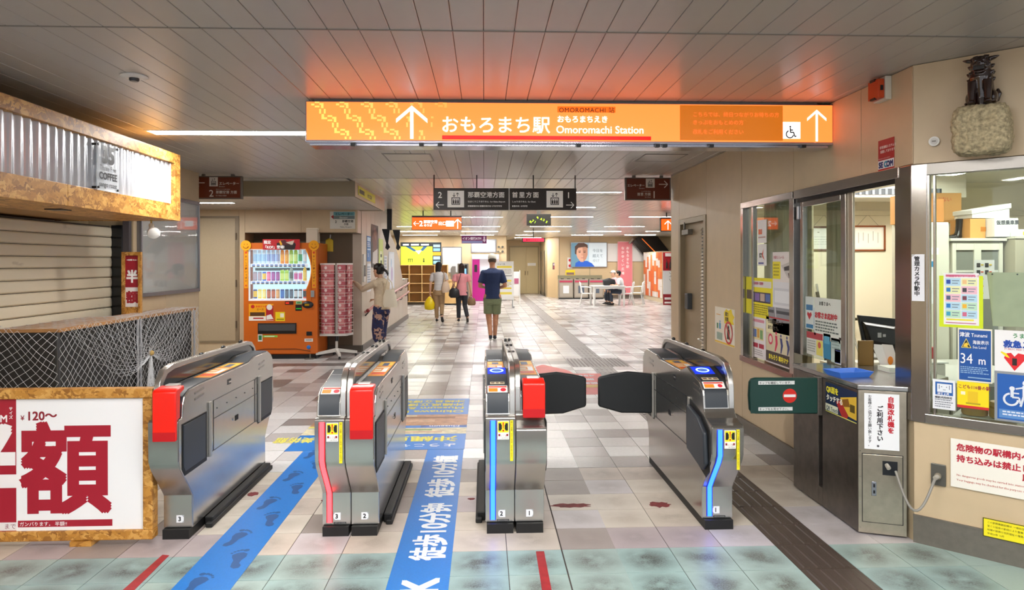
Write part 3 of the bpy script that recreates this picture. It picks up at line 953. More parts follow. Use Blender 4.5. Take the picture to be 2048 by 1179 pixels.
# print on the sign: one flat child frame for the face
fm_ = MB().box(-(SX1 - SX0) / 2 + .012, -(SZ1 - SZ0) / 2 + .01, -.001, (SX1 - SX0) / 2 - .012, (SZ1 - SZ0) / 2 - .01, 0)
_SOLD = 1
fm_ = fm_.build('graphics', M(OR, .25, emit=1.6), sg, local=True)
fm_.rotation_euler = (R(90), 0, 0)
fm_.location = mw(sg).inverted() @ Vector(((SX0 + SX1) / 2, SGY - .0035, (SZ0 + SZ1) / 2))
SWd, SHt = SX1 - SX0, SZ1 - SZ0
U = lambda u: (u - 611.8) / (1675.5 - 611.8)
Vv = lambda v, u: (v - (199 + 12 * U(u))) / (84.0 - 2 * U(u))
pat = []
Y2 = '#ffb53a'
for k in range(6):
    bx_ = 618.5 + k * 48.6
    fade = ((1, .60, .12), (1, .56, .12), (1, .52, .12), (1, .47, .11), (1, .41, .09), (1, .36, .07))[k]
    for r in range(-2, 4):
        # one link of the chain: corner piece then a pair of dashes, falling to the right
        for (dx, dy, w_, h_) in [(0, 0, 5, 11), (5, 7, 6, 4), (12, 2.5, 9, 3.6), (12, 11.5, 9, 3.6), (21, 6, 5, 4), (24, 6, 5, 11), (20.5, 18.5, 3.6, 10), (29.5, 18.5, 3.6, 10)]:
            x = bx_ + dx + r * 25; y = 198 + dy + r * 29.5
            if 198 < y < 281 and 613 < x < 900 and not (783 < x < 858 and 208 < y < 281 and (abs(x - 821) < 7 or abs(abs(x - 821) * .92 - (y - 210)) < 12)):
                if x > 860 and y > 215: continue
                pat.append((U(x), max(Vv(y, x), .02), U(x + w_), min(Vv(y + h_, x), .97), fade))
arrow = lambda cx, yt, yb, hw, tw: [([(U(cx - tw), Vv(yb, cx)), (U(cx - tw), Vv(yt + tw * 2.6, cx)), (U(cx + tw), Vv(yt + tw * 2.6, cx)), (U(cx + tw), Vv(yb, cx))], '#ffffff'),
                                    ([(U(cx), Vv(yt, cx)), (U(cx - hw), Vv(yt + hw * .92, cx)), (U(cx - hw), Vv(yt + hw * .92 + tw * 2.6, cx)), (U(cx), Vv(yt + tw * 2.6, cx)), (U(cx + hw), Vv(yt + hw * .92 + tw * 2.6, cx)), (U(cx + hw), Vv(yt + hw * .92, cx))], '#ffffff')]
pat += arrow(821, 210, 281, 31, 3.4) + arrow(1640, 222, 290, 20, 2.4)
pat += [(U(881), Vv(274, 881), U(1300), Vv(284.5, 1100), '#ee1108'), (U(1111), Vv(213, 1111), U(1228), Vv(227, 1228), '#e0600c')]
pat += [(U(1570), Vv(248, 1570), U(1606), Vv(284, 1570), '#ffffff')]
fill(fm_, SWd, SHt, pat, [
    ('おもろまち駅', U(878), Vv(265, 880), .46, '#ffffff', {'bold': .012, 'sx': 1.02}),
    ('OMOROMACHI 站', U(1114), Vv(225.5, 1114), .165, '#301808', {'space': 1.12, 'emit': 0.0, 'sx': .98}),
    ('おもろまちえき', U(1110), Vv(246, 1110), .19, '#ffffff', {'bold': .02}),
    ('Omoromachi Station', U(1108), Vv(270, 1108), .27, '#ffffff', {'bold': .012, 'sx': .99}),
], .25, 1.0)
cover = one('masking_film', M('#cf7014', .3, emit=.62), sg, (SX0 + U(1359) * SWd, SGY - .0062, SZ0 + .012, SX0 + U(1570) * SWd, SGY - .0052, SZ1 - .012))
cg = MB().box(-.35, -.11, -.0005, .35, .11, 0)
for n_, (tx, ty) in enumerate([('こちらでは、終日つながりお待ちの方', .045), ('きっぷをおもとめの方', -.01), ('改札をご利用ください', -.075)]):
    t_ = text(tx, .036, SX0 + U(1385) * SWd, 0, M((1, .16, .03), .3, emit=1.0), sg, name='lettering')
    t_.rotation_euler = (R(90), 0, 0)
    t_.location = mw(sg).inverted() @ Vector((SX0 + U(1385) * SWd, SGY - .0068, (SZ0 + SZ1) / 2 + ty))
# wheelchair symbol
wc = MB()
cx_, cz_ = (U(1586) - .5) * SWd, (.5 - Vv(272, 1586)) * SHt
def arc(mb, cx, cy, r, a0, a1, w, z, n=18):
    p = []
    for i in range(n + 1):
        a = R(a0 + (a1 - a0) * i / n); p.append((cx + math.cos(a) * (r - w / 2), cy + math.sin(a) * (r - w / 2), z)); p.append((cx + math.cos(a) * (r + w / 2), cy + math.sin(a) * (r + w / 2), z))
    return mb.add(p, [(2 * i, 2 * i + 1, 2 * i + 3, 2 * i + 2) for i in range(n)])
def bar(mb, x0, y0, x1, y1, w, z):
    d = Vector((x1 - x0, y1 - y0)).normalized(); nx, ny = -d.y * w / 2, d.x * w / 2
    return mb.add([(x0 + nx, y0 + ny, z), (x1 + nx, y1 + ny, z), (x1 - nx, y1 - ny, z), (x0 - nx, y0 - ny, z)], [(0, 1, 2, 3)])
def wheelchair(mb, cx, cy, s, z):
    w = .09 * s
    arc(mb, cx - .08 * s, cy - .1 * s, .3 * s, 110, 350, w, z)
    arc(mb, cx - .05 * s, cy + .52 * s, .035 * s, 0, 360, .07 * s, z)
    bar(mb, cx - .05 * s, cy + .44 * s, cx - .03 * s, cy + .05 * s, w, z)
    bar(mb, cx - .05 * s, cy + .05 * s, cx + .24 * s, cy + .05 * s, w, z)
    bar(mb, cx + .22 * s, cy + .07 * s, cx + .34 * s, cy - .3 * s, w, z)
    bar(mb, cx + .33 * s, cy - .3 * s, cx + .46 * s, cy - .25 * s, w, z)
    bar(mb, cx - .04 * s, cy + .24 * s, cx + .18 * s, cy + .24 * s, w, z)
    return mb
wheelchair(wc, cx_, cz_, .085, .0075).build('wheelchair_symbol', M('#15120f', .4), fm_, local=True)
for u in (700, 835, 872, 1150, 1310, 1325, 1420, 1610):
    one('clip', BLACK, sg, (SX0 + U(u) * SWd, SGY - .004, SZ0 - .035, SX0 + U(u + 9) * SWd, SGY + .03, SZ0 - .014), bevel=.002)

# ================================================================ ceiling lamp labels
_LL = {6.03: 'long strip light behind the left end of the orange station sign', 10.6: 'strip light in the low soffit above the plain left door',
       11.0: 'strip light between the dark hanging sign and the brown elevator sign', 14.05: 'strip light at the lower right end of the dark hanging sign'}
for t in LIGHTS_BUILT:
    x, y = t.location.x, round(t.location.y, 2)
    if y < 3:
        t['label'] = {(-1.65, .6): 'left unseen fill light added overhead before the gates', (1.45, .6): 'right unseen fill light added overhead before the gates'}.get((round(x, 2), y), 'unseen fill light added just before the gates' if y > 1 else 'unseen fill light added behind the camera, ' + ('left' if x < 0 else 'right'))
    elif y in _LL: t['label'] = _LL[y]
    else:
        row = {17.1: 'first', 17.0: 'first', 21.6: 'second', 25.0: 'third', 28.3: 'last', 31.4: 'corridor'}[y]
        sibs = sorted(q.location.x for q in LIGHTS_BUILT if abs(q.location.y - t.location.y) < .3)
        k = sibs.index(t.location.x)
        t['label'] = '%s strip light in the %s lamp row of the far hall' % (('leftmost', 'second from left', 'third from left', 'fourth from left', 'fifth from left')[k], row) if row != 'corridor' else 'strip light over the corridor before the cream double doors'

# ================================================================ coffee kiosk
def osb(tint=1.0):
    m = bpy.data.materials.new('surface'); m.use_nodes = True
    nt = m.node_tree; b = nt.nodes['Principled BSDF']
    tc = nt.nodes.new('ShaderNodeTexCoord')
    v = nt.nodes.new('ShaderNodeTexVoronoi'); v.inputs['Scale'].default_value = 34; v.inputs['Randomness'].default_value = 1
    mp = nt.nodes.new('ShaderNodeMapping'); mp.inputs['Scale'].default_value = (1, .45, 1.2); mp.inputs['Rotation'].default_value = (.5, .3, .4)
    n = nt.nodes.new('ShaderNodeTexNoise'); n.inputs['Scale'].default_value = 9; n.inputs['Detail'].default_value = 6; n.inputs['Distortion'].default_value = 2.5
    nt.links.new(tc.outputs['Object'], n.inputs['Vector'])
    va = nt.nodes.new('ShaderNodeVectorMath'); va.operation = 'MULTIPLY_ADD'
    va.inputs[1].default_value = (.12, .12, .12)
    nt.links.new(n.outputs['Color'], va.inputs[0]); nt.links.new(tc.outputs['Object'], va.inputs[2])
    nt.links.new(va.outputs[0], mp.inputs['Vector']); nt.links.new(mp.outputs[0], v.inputs['Vector'])
    rp = nt.nodes.new('ShaderNodeValToRGB')
    rp.color_ramp.elements[0].color = (*rgb('#8a571c'), 1); rp.color_ramp.elements[1].color = (*rgb('#d9a65a'), 1)
    e = rp.color_ramp.elements.new(.5); e.color = (*rgb('#bd8434'), 1)
    sp = nt.nodes.new('ShaderNodeSeparateColor')
    nt.links.new(v.outputs['Color'], sp.inputs[0]); nt.links.new(sp.outputs[0], rp.inputs[0])
    nt.links.new(rp.outputs[0], b.inputs['Base Color'])
    b.inputs['Roughness'].default_value = .45
    return m


OSB = osb()
KX = -2.82
kh = thing('kiosk_header', 'boxed corrugated metal header framed in chipboard over the coffee kiosk shutter', 'kiosk header', (-3.1, 4.6, 1.99))
one('top_rail', OSB, kh, (-3.3, 2.6, 2.50, KX + .03, 6.47, 2.59), bevel=.002)
one('bottom_rail', OSB, kh, (-3.3, 2.6, 1.985, KX + .03, 4.75, 2.13), bevel=.002)
one('bottom_rail', OSB, kh, (-3.3, 4.753, 1.985, KX + .03, 6.47, 2.13), bevel=.002)
one('end_post', OSB, kh, (KX - .06, 6.36, 2.13, KX + .03, 6.47, 2.50), bevel=.002)
one('end_board', OSB, kh, (-3.9, 6.44, 1.985, KX - .06, 6.465, 2.59), bevel=.002)
one('underside', M('#9a7442', .6), kh, (-3.9, 2.6, 1.99, -3.3, 6.44, 2.01))
one('downlight', BLACK, kh, (-3.1, 5.0, 1.978, -2.98, 5.12, 1.986))
# corrugated sheet
n = 240; v = []; L0, L1 = 2.6, 6.36
cw = MB(); per = .085
for i in range(n + 1):
    y = L0 + (L1 - L0) * i / n
    x = KX - .012 + .012 * math.cos(2 * PI * y / per)
    v += [(x, y, 2.13), (x, y, 2.50)]
cw.add(v, [(2 * i, 2 * i + 2, 2 * i + 3, 2 * i + 1) for i in range(n)])
o = cw.build('corrugated_sheet', M('#cdd0d6', .22, .35, bump=.02), kh, smooth=80)
# acrylic shop plate
ap = thing('shop_plate', 'clear acrylic plate reading 35 Three Five Coffee on the corrugated header', 'sign', (KX + .045, 5.215, 2.303), PI / 2, flat=True)
one('acrylic', M('#e8edf2', .05, alpha=.35), ap, (-.145, -.175, -.004, .145, .175, .002), local=True)
ink = M('#22252a', .4)
text('35', .165, 0, .035, ink, ap, align='CENTER', bold=.045, z=.004, sx=1.05)
text('Three Five', .052, 0, -.025, ink, ap, align='CENTER', z=.004)
text('COFFEE', .07, 0, -.09, ink, ap, align='CENTER', bold=.035, z=.004)
text('sango roast', .052, 0, -.145, ink, ap, align='CENTER', z=.004, bold=.005)
for sx_ in (-1, 1):
    for sy_ in (-1, 1):
        MB().tube([(sx_ * .13, sy_ * .155, -.04), (sx_ * .13, sy_ * .155, .008)], .009, 10).build('standoff', M('#1a1a1c', .3, .4), ap, local=True, smooth=50)
# shutter
sh = thing('roller_shutter', 'cream slatted roller shutter with rust stains, closed', 'shutter', (-3.87, 4.4, 0))
SHM = bpy.data.materials.new('surface'); SHM.use_nodes = True
nt = SHM.node_tree; b_ = nt.nodes['Principled BSDF']; b_.inputs['Roughness'].default_value = .5
tc = nt.nodes.new('ShaderNodeTexCoord'); ns = nt.nodes.new('ShaderNodeTexNoise'); ns.inputs['Scale'].default_value = 2.2; ns.inputs['Detail'].default_value = 5
mp = nt.nodes.new('ShaderNodeMapping'); mp.inputs['Scale'].default_value = (1, .9, 2.6)
nt.links.new(tc.outputs['Object'], mp.inputs[0]); nt.links.new(mp.outputs[0], ns.inputs['Vector'])
rp = nt.nodes.new('ShaderNodeValToRGB'); rp.color_ramp.elements[0].position = .66; rp.color_ramp.elements[0].color = (*rgb('#e0d6be'), 1)
rp.color_ramp.elements[1].position = .82; rp.color_ramp.elements[1].color = (*rgb('#5c3f2b'), 1)
nt.links.new(ns.outputs[0], rp.inputs[0]); nt.links.new(rp.outputs[0], b_.inputs['Base Color'])
one('backing', M('#4a4238', .7), sh, (-3.80, 2.4, 0, -3.75, 7.08, 1.97))
slat0 = None
for k in range(19):
    z = .06 + k * .1
    p_ = [(-3.75, .0), (-3.742, .002), (-3.732, .012), (-3.730, .05), (-3.734, .086), (-3.744, .095), (-3.75, .095)]
    o = MB().prism([(a, c + z) for a, c in p_], 'y', 2.4, 7.08).build('slat', SHM, sh, smooth=40)
kp = thing('kiosk_post', 'black upright post and grey end panel beside the roller shutter', 'post', (-3.75, 7.1, 0))
one('guide_rail', BLACKG, kp, (-3.74, 7.085, 0, -3.63, 7.14, 1.98), bevel=.004)
one('end_panel', M('#4a4448', .5), kp, (-3.63, 7.09, 0, -3.565, 7.14, 2.2), bevel=.003)
# bulb under the header
bl = thing('spot_lamp', 'white reflector bulb in a brass holder hanging under the kiosk header', 'lamp', (-2.95, 6.25, 1.985))
MB().tube([(-2.95, 6.25, 1.985), (-2.95, 6.25, 1.93)], .008, 8).build('stem', M('#b09050', .3, .8), bl)
MB().tube([(-2.95, 6.25, 1.94), (-2.93, 6.22, 1.90)], .02, 10).build('socket', M('#d8d2c4', .4), bl, smooth=50)
_p = [(-2.93, 6.22, 1.905), (-2.915, 6.20, 1.89), (-2.895, 6.17, 1.87), (-2.88, 6.15, 1.858), (-2.873, 6.14, 1.852)]
MB().tube(_p, [.018, .028, .05, .052, .03], 16).build('bulb', M('#f3f1ea', .25), bl, smooth=60)

# narrow upright half price sign
ns_ = thing('price_sign', 'narrow upright red and white half price sign in chipboard frame', 'sign', (-3.495, 7.0, 1.44), flat=True)
one('frame', OSB, ns_, (-.095, -.52, -.02, -.065, .27, .012), (.065, -.52, -.02, .095, .27, .012), (-.065, .235, -.02, .065, .27, .012), local=True, bevel=.002)
nb = sheet('panel', None, None, (0, -.02, -.008), 0, .13, .51, '#a3182c', [(0, .0, 1, .02, '#8a1020'), (0, .62, 1, 1, '#f2efee')], [('M各種 ¥120~', .5, .10, .035, '#ffffff', {'align': 'CENTER', 'bold': .02}), ('半', .5, .50, .25, '#ffffff', {'align': 'CENTER', 'bold': .04, 'sx': .9}), ('額', .5, .90, .24, '#a3182c', {'align': 'CENTER', 'bold': .04})], parent=ns_)
one('lower_board', OSB, ns_, (-.065, -.52, -.02, .065, -.275, .0), local=True)

# half price board in the foreground
hb_ = thing('price_board', 'large white and red half price board in a chipboard frame, standing on the floor', 'sign', (-2.6, 4.02, 0), 0)
BX0, BX1, BZ0, BZ1 = -3.35, -1.885, .03, .888
one('frame', OSB, hb_, (BX0, 4.0, BZ1 - .055, BX1, 4.07, BZ1), bevel=.006)
one('frame', OSB, hb_, (BX0, 4.0, BZ0, BX1, 4.07, BZ0 + .055), bevel=.006)
one('frame', OSB, hb_, (BX1 - .055, 4.0, BZ0 + .055, BX1, 4.07, BZ1 - .055), bevel=.006)
one('back', M('#6d5636', .7), hb_, (BX0, 4.04, BZ0 + .05, BX1 - .05, 4.065, BZ1 - .05))
for x in (-2.28, -3.0): one('foot', OSB, hb_, (x - .06, 3.99, 0, x + .06, 4.09, .03), bevel=.003)
ph = BZ1 - BZ0 - .11; pw = BX1 - .055 - BX0
RD = '#a5132c'
pb = sheet('panel', None, None, ((BX0 + BX1 - .055) / 2 + 2.6, -.0, (BZ0 + BZ1) / 2), 0, pw, ph, '#f2f1f2', [], [], parent=hb_)
pb.rotation_euler = (R(90), 0, 0)
X_ = lambda u: (4.0 * math.tan(math.atan((u - 1024) / 1380.6) + .0405) - BX0) / pw
Y_ = lambda v: (BZ1 - .055 - (1.6 - (v - 524) / 1380 * 4.02)) / ph
u0, u1 = 22, 282
fill(pb, pw, ph, [(0, 0, X_(27), 1, RD), (0, Y_(1027), X_(27), Y_(1043), '#e8e2e2'), (X_(30), Y_(1024), X_(220), Y_(1037), RD)],
     [('M', X_(-6), Y_(832), .075, '#f4eeee', {'bold': .02}), ('サイズ', X_(16.5), Y_(803), .030, '#f4eeee', {'v': True, 'bold': .02}), ('¥', X_(36), Y_(829), .050, '#8a1428', {'bold': .015}), ('120〜', X_(47), Y_(829), .092, '#8a1428', {'bold': .025}),
      ('額', X_(126), Y_(992), .72, RD, {'align': 'CENTER', 'bold': .028, 'sx': .97}), ('ガンバります。 半額!!', X_(33), Y_(1034.5), .036, '#f4eeee', {'bold': .01}),
      ('まで', X_(2), Y_(1039), .045, '#7a2030'), ('半', X_(-58), Y_(992), .72, '#f4eeee', {'align': 'CENTER', 'bold': .03})])

# two tables of boxes under a net
TM = M('#b07f4c', .5, var=.12, scale=8, bump=.05)
TD = M('#242220', .7)
def crate(label, y0, y1):
    t = thing('counter_box', label, 'display table', (-3.4, (y0 + y1) / 2, 0), group='box tables under the net')
    one('top_board', TM, t, (-3.70 if y0 < 6 else -3.53, y0, 1.075, -3.22, y1, 1.10), bevel=.002)
    one('front_cloth', TD, t, (-3.28, y0 + .03, .02, -3.26, y1 - .03, 1.07))
    one('side_cloth', TD, t, (-3.70 if y0 < 6 else -3.53, y0 + .02, .02, -3.26, y0 + .04, 1.07))
    for y in (y0 + .012, y1 - .012):
        MB().tube([(-3.235, y, 0), (-3.235, y, 1.075)], .012, 8).build('leg', M('#5a5a5c' if y < 5.5 else '#c4c4c8', .3, .6), t, smooth=60)  # nearest leg darker: its dim look is put into the colour
    return t
crate('nearer chipboard topped display box under the white net', 5.37, 6.60)
crate('farther chipboard topped display box under the white net, beside the wall case', 6.63, 7.86)
# the tables reach left towards the shutter
def netmesh():
    NB = MB()
    def strand(p, q, w=.0016):
        p, q = Vector(p), Vector(q); d = (q - p)
        if d.length < 1e-5: return
        d.normalize(); up = Vector((0, 0, 1)) if abs(d.z) < .9 else Vector((1, 0, 0))
        a = d.cross(up).normalized() * w; c = d.cross(a).normalized() * w
        vs = []
        for s_ in (p, q):
            for ang in (0, 120, 240): vs.append(s_ + a * math.cos(R(ang)) + c * math.sin(R(ang)))
        NB.add(vs, [(0, 1, 4, 3), (1, 2, 5, 4), (2, 0, 3, 5)])
    XN, Y0, Y1, TIE = -3.205, 5.35, 7.88, Vector((-3.15, 6.66, .74))
    def lattice(P, nu, nv, w=.0016):
        for i in range(nu + 1):
            for j in range(nv):
                if (i + j) % 2 == 0:
                    if i < nu: strand(P(i, j), P(i + 1, j + 1), w)
                    if i > 0: strand(P(i, j), P(i - 1, j + 1), w)
    # hanging straight from the top edge
    lattice(lambda i, j: (XN + .012 * math.sin(i * .9) * j / 26, Y0 + (Y1 - Y0) * i / 62 + .012 * math.sin(j * .8 + i * .3), 1.108 - j / 26 * 1.0 - .012 * math.sin(i * .5)), 62, 26)
    # the surplus drawn up in swags to the tie, then falling in a bunch
    def swag(i, j):
        y = Y0 + (Y1 - Y0) * i / 46; s = j / 22; top = Vector((XN, y, 1.10)); d = abs(y - TIE.y) / 1.25
        if s < .72:
            t = s / .72; q = top.lerp(TIE, t ** .8)
            q.z -= .26 * d * math.sin(PI * t) ; q.x += .03 * math.sin(PI * t); q.y += .02 * math.sin(j * 1.3 + i)
            return q
        t = (s - .72) / .28
        return TIE + Vector((.01 * math.sin(i), (y - TIE.y) * .12 * t, -.62 * t))
    lattice(swag, 46, 22, .0014)
    # over the top, the near side towards the shutter, the far end
    lattice(lambda i, j: (XN - .01 - j * .075 * (1 if i < 30 else .55), Y0 + (Y1 - Y0) * i / 62, 1.106 + .003 * math.sin(i * 1.7 + j)), 62, 6, .0013)
    lattice(lambda i, j: (XN - i * .034, Y0 - .01 - .05 * math.sin(j * .25 + i * .2) ** 2, 1.106 - j * .034 - .03 * math.sin(i * .35)), 15, 30)
    lattice(lambda i, j: (XN - i * .03, Y1, 1.106 - j * .036), 10, 30)
    return NB
nt_ = thing('safety_net', 'white knotted net draped over the display boxes and tied at the middle post', 'net', (-3.3, 6.5, 0))
tag(netmesh().build('net', M('#cfd0d2', .6), nt_), kind='stuff')
MB().ball((-3.145, 6.66, .75), .026, 10, 6).build('tie', M('#a98a4a', .6), nt_, smooth=60)

# ---------------------------------------------------------------- display case on the left wall
dw = thing('display_case', 'shallow empty glazed display case on the left wall', 'display case', (-3.55, 7.95, 1.78), PI / 2, flat=True)
one('back', M('#b5b2ac', .35), dw, (-.72, -.5, .0, .70, .55, .01), local=True)
one('frame', M('#84848a', .3, .8), dw, (-.74, -.53, 0, .72, -.49, .05), (-.74, .53, 0, .72, .57, .05), (-.74, -.49, 0, -.71, .53, .05), (.69, -.49, 0, .72, .53, .05), local=True, bevel=.003)
one('glass', M('#cfd6d8', .03, alpha=.25, coat=1.0), dw, (-.71, -.49, .035, .69, .53, .04), local=True)

# ---------------------------------------------------------------- brown elevator signs
def lift_icon(mb, cx, cy, s, z):
    """White square's black lift symbol: cabin with three people, arrows above."""
    w = s * .5
    for (x0, y0, x1, y1) in [(-.27, -.36, .27, -.31), (-.27, .05, .27, .10), (-.27, -.31, -.22, .05), (.22, -.31, .27, .05)]:
        mb.add([(cx + x0 * s, cy + y0 * s, z), (cx + x1 * s, cy + y0 * s, z), (cx + x1 * s, cy + y1 * s, z), (cx + x0 * s, cy + y1 * s, z)], [(0, 1, 2, 3)])
    for k in (-1, 0, 1):
        x = k * .14
        mb.add([(cx + (x - .05) * s, cy - .29 * s, z), (cx + (x + .05) * s, cy - .29 * s, z), (cx + (x + .05) * s, cy - .08 * s, z), (cx + (x - .05) * s, cy - .08 * s, z)], [(0, 1, 2, 3)])
        arc(mb, cx + x * s, cy - .035 * s, .017 * s, 0, 360, .034 * s, z, 8)
    for x, d in ((-.11, -1), (.11, 1)):
        bar(mb, cx + x * s, cy + .16 * s, cx + x * s, cy + .38 * s, .035 * s, z)
        ty = cy + (.27 + d * .12) * s
        bar(mb, cx + x * s, ty, cx + (x - .08) * s, ty - d * .09 * s, .035 * s, z + .0001)
        bar(mb, cx + x * s, ty, cx + (x + .08) * s, ty - d * .09 * s, .035 * s, z + .0002)
    return mb


def arrow_mesh(mb, cx, cy, s, dirn_, z):
    """Line arrow of length s pointing along dirn_ (degrees)."""
    c, q = math.cos(R(dirn_)), math.sin(R(dirn_))
    tx, ty = cx + c * s / 2, cy + q * s / 2
    bar(mb, cx - c * s / 2, cy - q * s / 2, tx, ty, .09 * s, z)
    for a in (135, -135):
        bar(mb, tx, ty, tx + math.cos(R(dirn_ + a)) * s * .55, ty + math.sin(R(dirn_ + a)) * s * .55, .09 * s, z + .0001)
    return mb


def brown_sign(x0, x1, z0, z1, y, left, label):
    w, h = x1 - x0, z1 - z0
    t = thing('elevator_sign', label, 'sign', ((x0 + x1) / 2, y, (z0 + z1) / 2), flat=True, group='brown elevator signs')
    one('case', M('#6f675f', .35, .5), t, (-w / 2, -h / 2, -.06, w / 2, h / 2, -.004), local=True, bevel=.004)
    one('face', M('#69290c', .35), t, (-w / 2 + .02, -h / 2 + .015, -.006, w / 2 - .02, h / 2 - .015, .001), local=True)
    for sx_ in (-.3, .3): one('hanger', M('#77706a', .4, .5), t, (w * sx_ - .02, h / 2, -.05, w * sx_ + .02, h / 2 + .03, -.01), local=True)
    WH = M('#d8cfc4', .5)
    mb = MB(); ic = MB()
    if left:
        arrow_mesh(mb, -w * .355, h * .2, .115, 180, .003)
        one('icon_plate', WH, t, (-.10, h * .05, .001, .005, h * .38 + .02, .002), local=True)
        lift_icon(ic, -.0475, .0135 + h * .19, .115, .003)
        text('エレベーター', .042, .02, .035, WH, t, z=.003, bold=.02); text('Elevator', .022, .02, .005, WH, t, z=.003)
        text('2', .12, -.105, -.115, WH, t, z=.003, bold=.01); text('那覇空港 方面', .042, -.02, -.075, WH, t, z=.003, bold=.01)
        text('なはくうこうほうめん', .018, -.02, -.03, WH, t, z=.003); text('for Naha-kūkō', .022, -.02, -.11, WH, t, z=.003)
    else:
        arrow_mesh(mb, w * .33, h * .2, .115, 0, .003)
        one('icon_plate', WH, t, (-.03, h * .05, .001, .085, h * .38 + .02, .002), local=True)
        lift_icon(ic, .0275, .0135 + h * .19, .115, .003)
        text('エレベーター', .038, -.045, .03, WH, t, z=.003, bold=.02, align='RIGHT'); text('Elevator', .022, -.045, .0, WH, t, z=.003, align='RIGHT')
        text('1', .13, .045, -.12, WH, t, z=.003, bold=.01); text('首里 方面', .042, .035, -.085, WH, t, z=.003, bold=.01, align='RIGHT')
        text('しゅりほうめん', .018, .035, -.04, WH, t, z=.003, align='RIGHT'); text('for Shuri', .022, .035, -.115, WH, t, z=.003, align='RIGHT')
    mb.build('arrow', WH, t, local=True); ic.build('lift_symbol', M('#2a1a10', .5), t, local=True)


brown_sign(-3.66, -3.055, 2.405, 2.695, 8.85, True, 'brown hanging elevator sign with a left arrow and number 2')
brown_sign(1.83, 2.43, 2.40, 2.695, 8.88, False, 'brown hanging elevator sign with a right arrow and number 1')

# ---------------------------------------------------------------- dark hanging direction sign
hs = thing('direction_sign', 'wide dark hanging sign with platforms 2 and 1 and white arrows', 'sign', (.27, 8.75, 2.40), flat=True)
HW, HH = 1.815, .275
one('case', M('#33281d', .35), hs, (-HW / 2, -HH / 2, -.05, HW / 2, HH / 2, 0), local=True, bevel=.003)
one('divider', WHITE, hs, (.045, -HH / 2, 0, .055, HH / 2, .002), local=True)
for x in (-.9, -.36, .36, .895):
    MB().tube([(x, HH / 2, -.025), (x, HH / 2 + .17, -.025)], .007, 8).build('hanger_rod', BLACK, hs, local=True)
WH = M('#efe9e0', .5, emit=.12)
text('2', .105, -.85, .015, WH, hs, bold=.015); text('1', .105, .78, .015, WH, hs, bold=.015)
mb = MB(); arrow_mesh(mb, -.825, -.075, .10, 180, .002); mb.build('arrow', WH, hs, local=True)
mb = MB(); arrow_mesh(mb, .825, -.075, .10, 0, .002); mb.build('arrow', WH, hs, local=True)
for cx in (-.625, .63):
    one('icon_plate', WH, hs, (cx - .105, -.105, 0, cx + .105, .105, .002), local=True, bevel=.001)
    lift_icon(MB(), cx, 0, .2, .003).build('lift_symbol', M('#2a2018', .5), hs, local=True)
text('那覇空港方面', .078, -.475, .025, WH, hs, bold=.012); text('なはくうこうほうめん  for Naha Airport', .027, -.475, -.042, WH, hs, bold=.01)
text('那霸機場方向 那霸机场方向 나하공항방면', .024, -.475, -.098, WH, hs, bold=.01)
text('首里方面', .078, .085, .025, WH, hs, bold=.012, space=1.27); text('しゅりほうめん  for Shuri', .027, .085, -.042, WH, hs, bold=.01); text('首里方向  슈리방면', .024, .085, -.098, WH, hs, bold=.01)

# clock-like led board hanging below
lb = thing('led_board', 'small dark hanging board with scattered green lit figures below the dark sign', 'sign', (.90, 11.3, 2.275), flat=True)
one('case', M('#2c2a26', .4), lb, (-.20, -.075, -.04, .20, .115, 0), local=True, bevel=.003)
one('stem', M('#4a463f', .4), lb, (-.03, .115, -.03, .03, .45, -.01), local=True)
gl = M('#a0e020', .4, emit=.9)
r_ = random.Random(4)
for k, ch in enumerate('N7/9A3S'):
    text(ch, .05, -.16 + k * .045, -.04 + r_.uniform(0, .08), gl, lb, rot=r_.uniform(-.6, .6), bold=.02)

# small lit orange sign, left arrow 2
os_ = thing('direction_sign', 'small lit orange hanging sign with left arrow 2 and up arrow', 'sign', (-1.02, 15.0, 2.44), flat=True)
one('case', M('#55504a', .4), os_, (-.54, -.14, -.1, .54, .17, -.004), local=True, bevel=.004)
one('face', M((1, .10, .01), .3, emit=1.5), os_, (-.53, -.13, -.006, .53, .13, .001), local=True)
WE = M('#ffffff', .4, emit=1.2)
arrow_mesh(MB(), -.44, 0, .12, 180, .003).build('arrow', WE, os_, local=True)
arrow_mesh(MB(), .45, -.01, .2, 90, .003).build('arrow', WE, os_, local=True)
text('2', .16, -.38, -.055, WE, os_, z=.003, bold=.02); text('那覇空港', .075, -.285, .01, WE, os_, z=.003, bold=.02); text('のりば', .06, -.28, -.06, WE, os_, z=.003, bold=.02); text('出口', .09, .03, -.03, WE, os_, z=.003, bold=.02)
one('icon_plate', WE, os_, (.2, -.06, .001, .37, .06, .003), local=True)
MB().tube([(-.3, .17, -.05), (-.3, .28, -.05)], .012, 8).build('hanger_rod', BLACK, os_, local=True)
MB().tube([(.3, .17, -.05), (.3, .28, -.05)], .012, 8).build('hanger_rod', BLACK, os_, local=True)
og = thing('direction_sign', 'lit orange sign with up arrow cut off by the right wall corner', 'sign', (4.35, 15.5, 2.44), flat=True)
one('case', M('#55504a', .4), og, (-.35, -.15, -.1, .5, .17, -.004), local=True, bevel=.004)
one('face', M((1, .10, .01), .3, emit=1.5), og, (-.33, -.13, -.006, .48, .13, .001), local=True)
arrow_mesh(MB(), -.18, -.01, .2, 90, .003).build('arrow', WE, og, local=True)
MB().tube([(-.2, .17, -.05), (-.2, .28, -.05)], .012, 8).build('hanger_rod', BLACK, og, local=True)
MB().tube([(.3, .17, -.05), (.3, .28, -.05)], .012, 8).build('hanger_rod', BLACK, og, local=True)

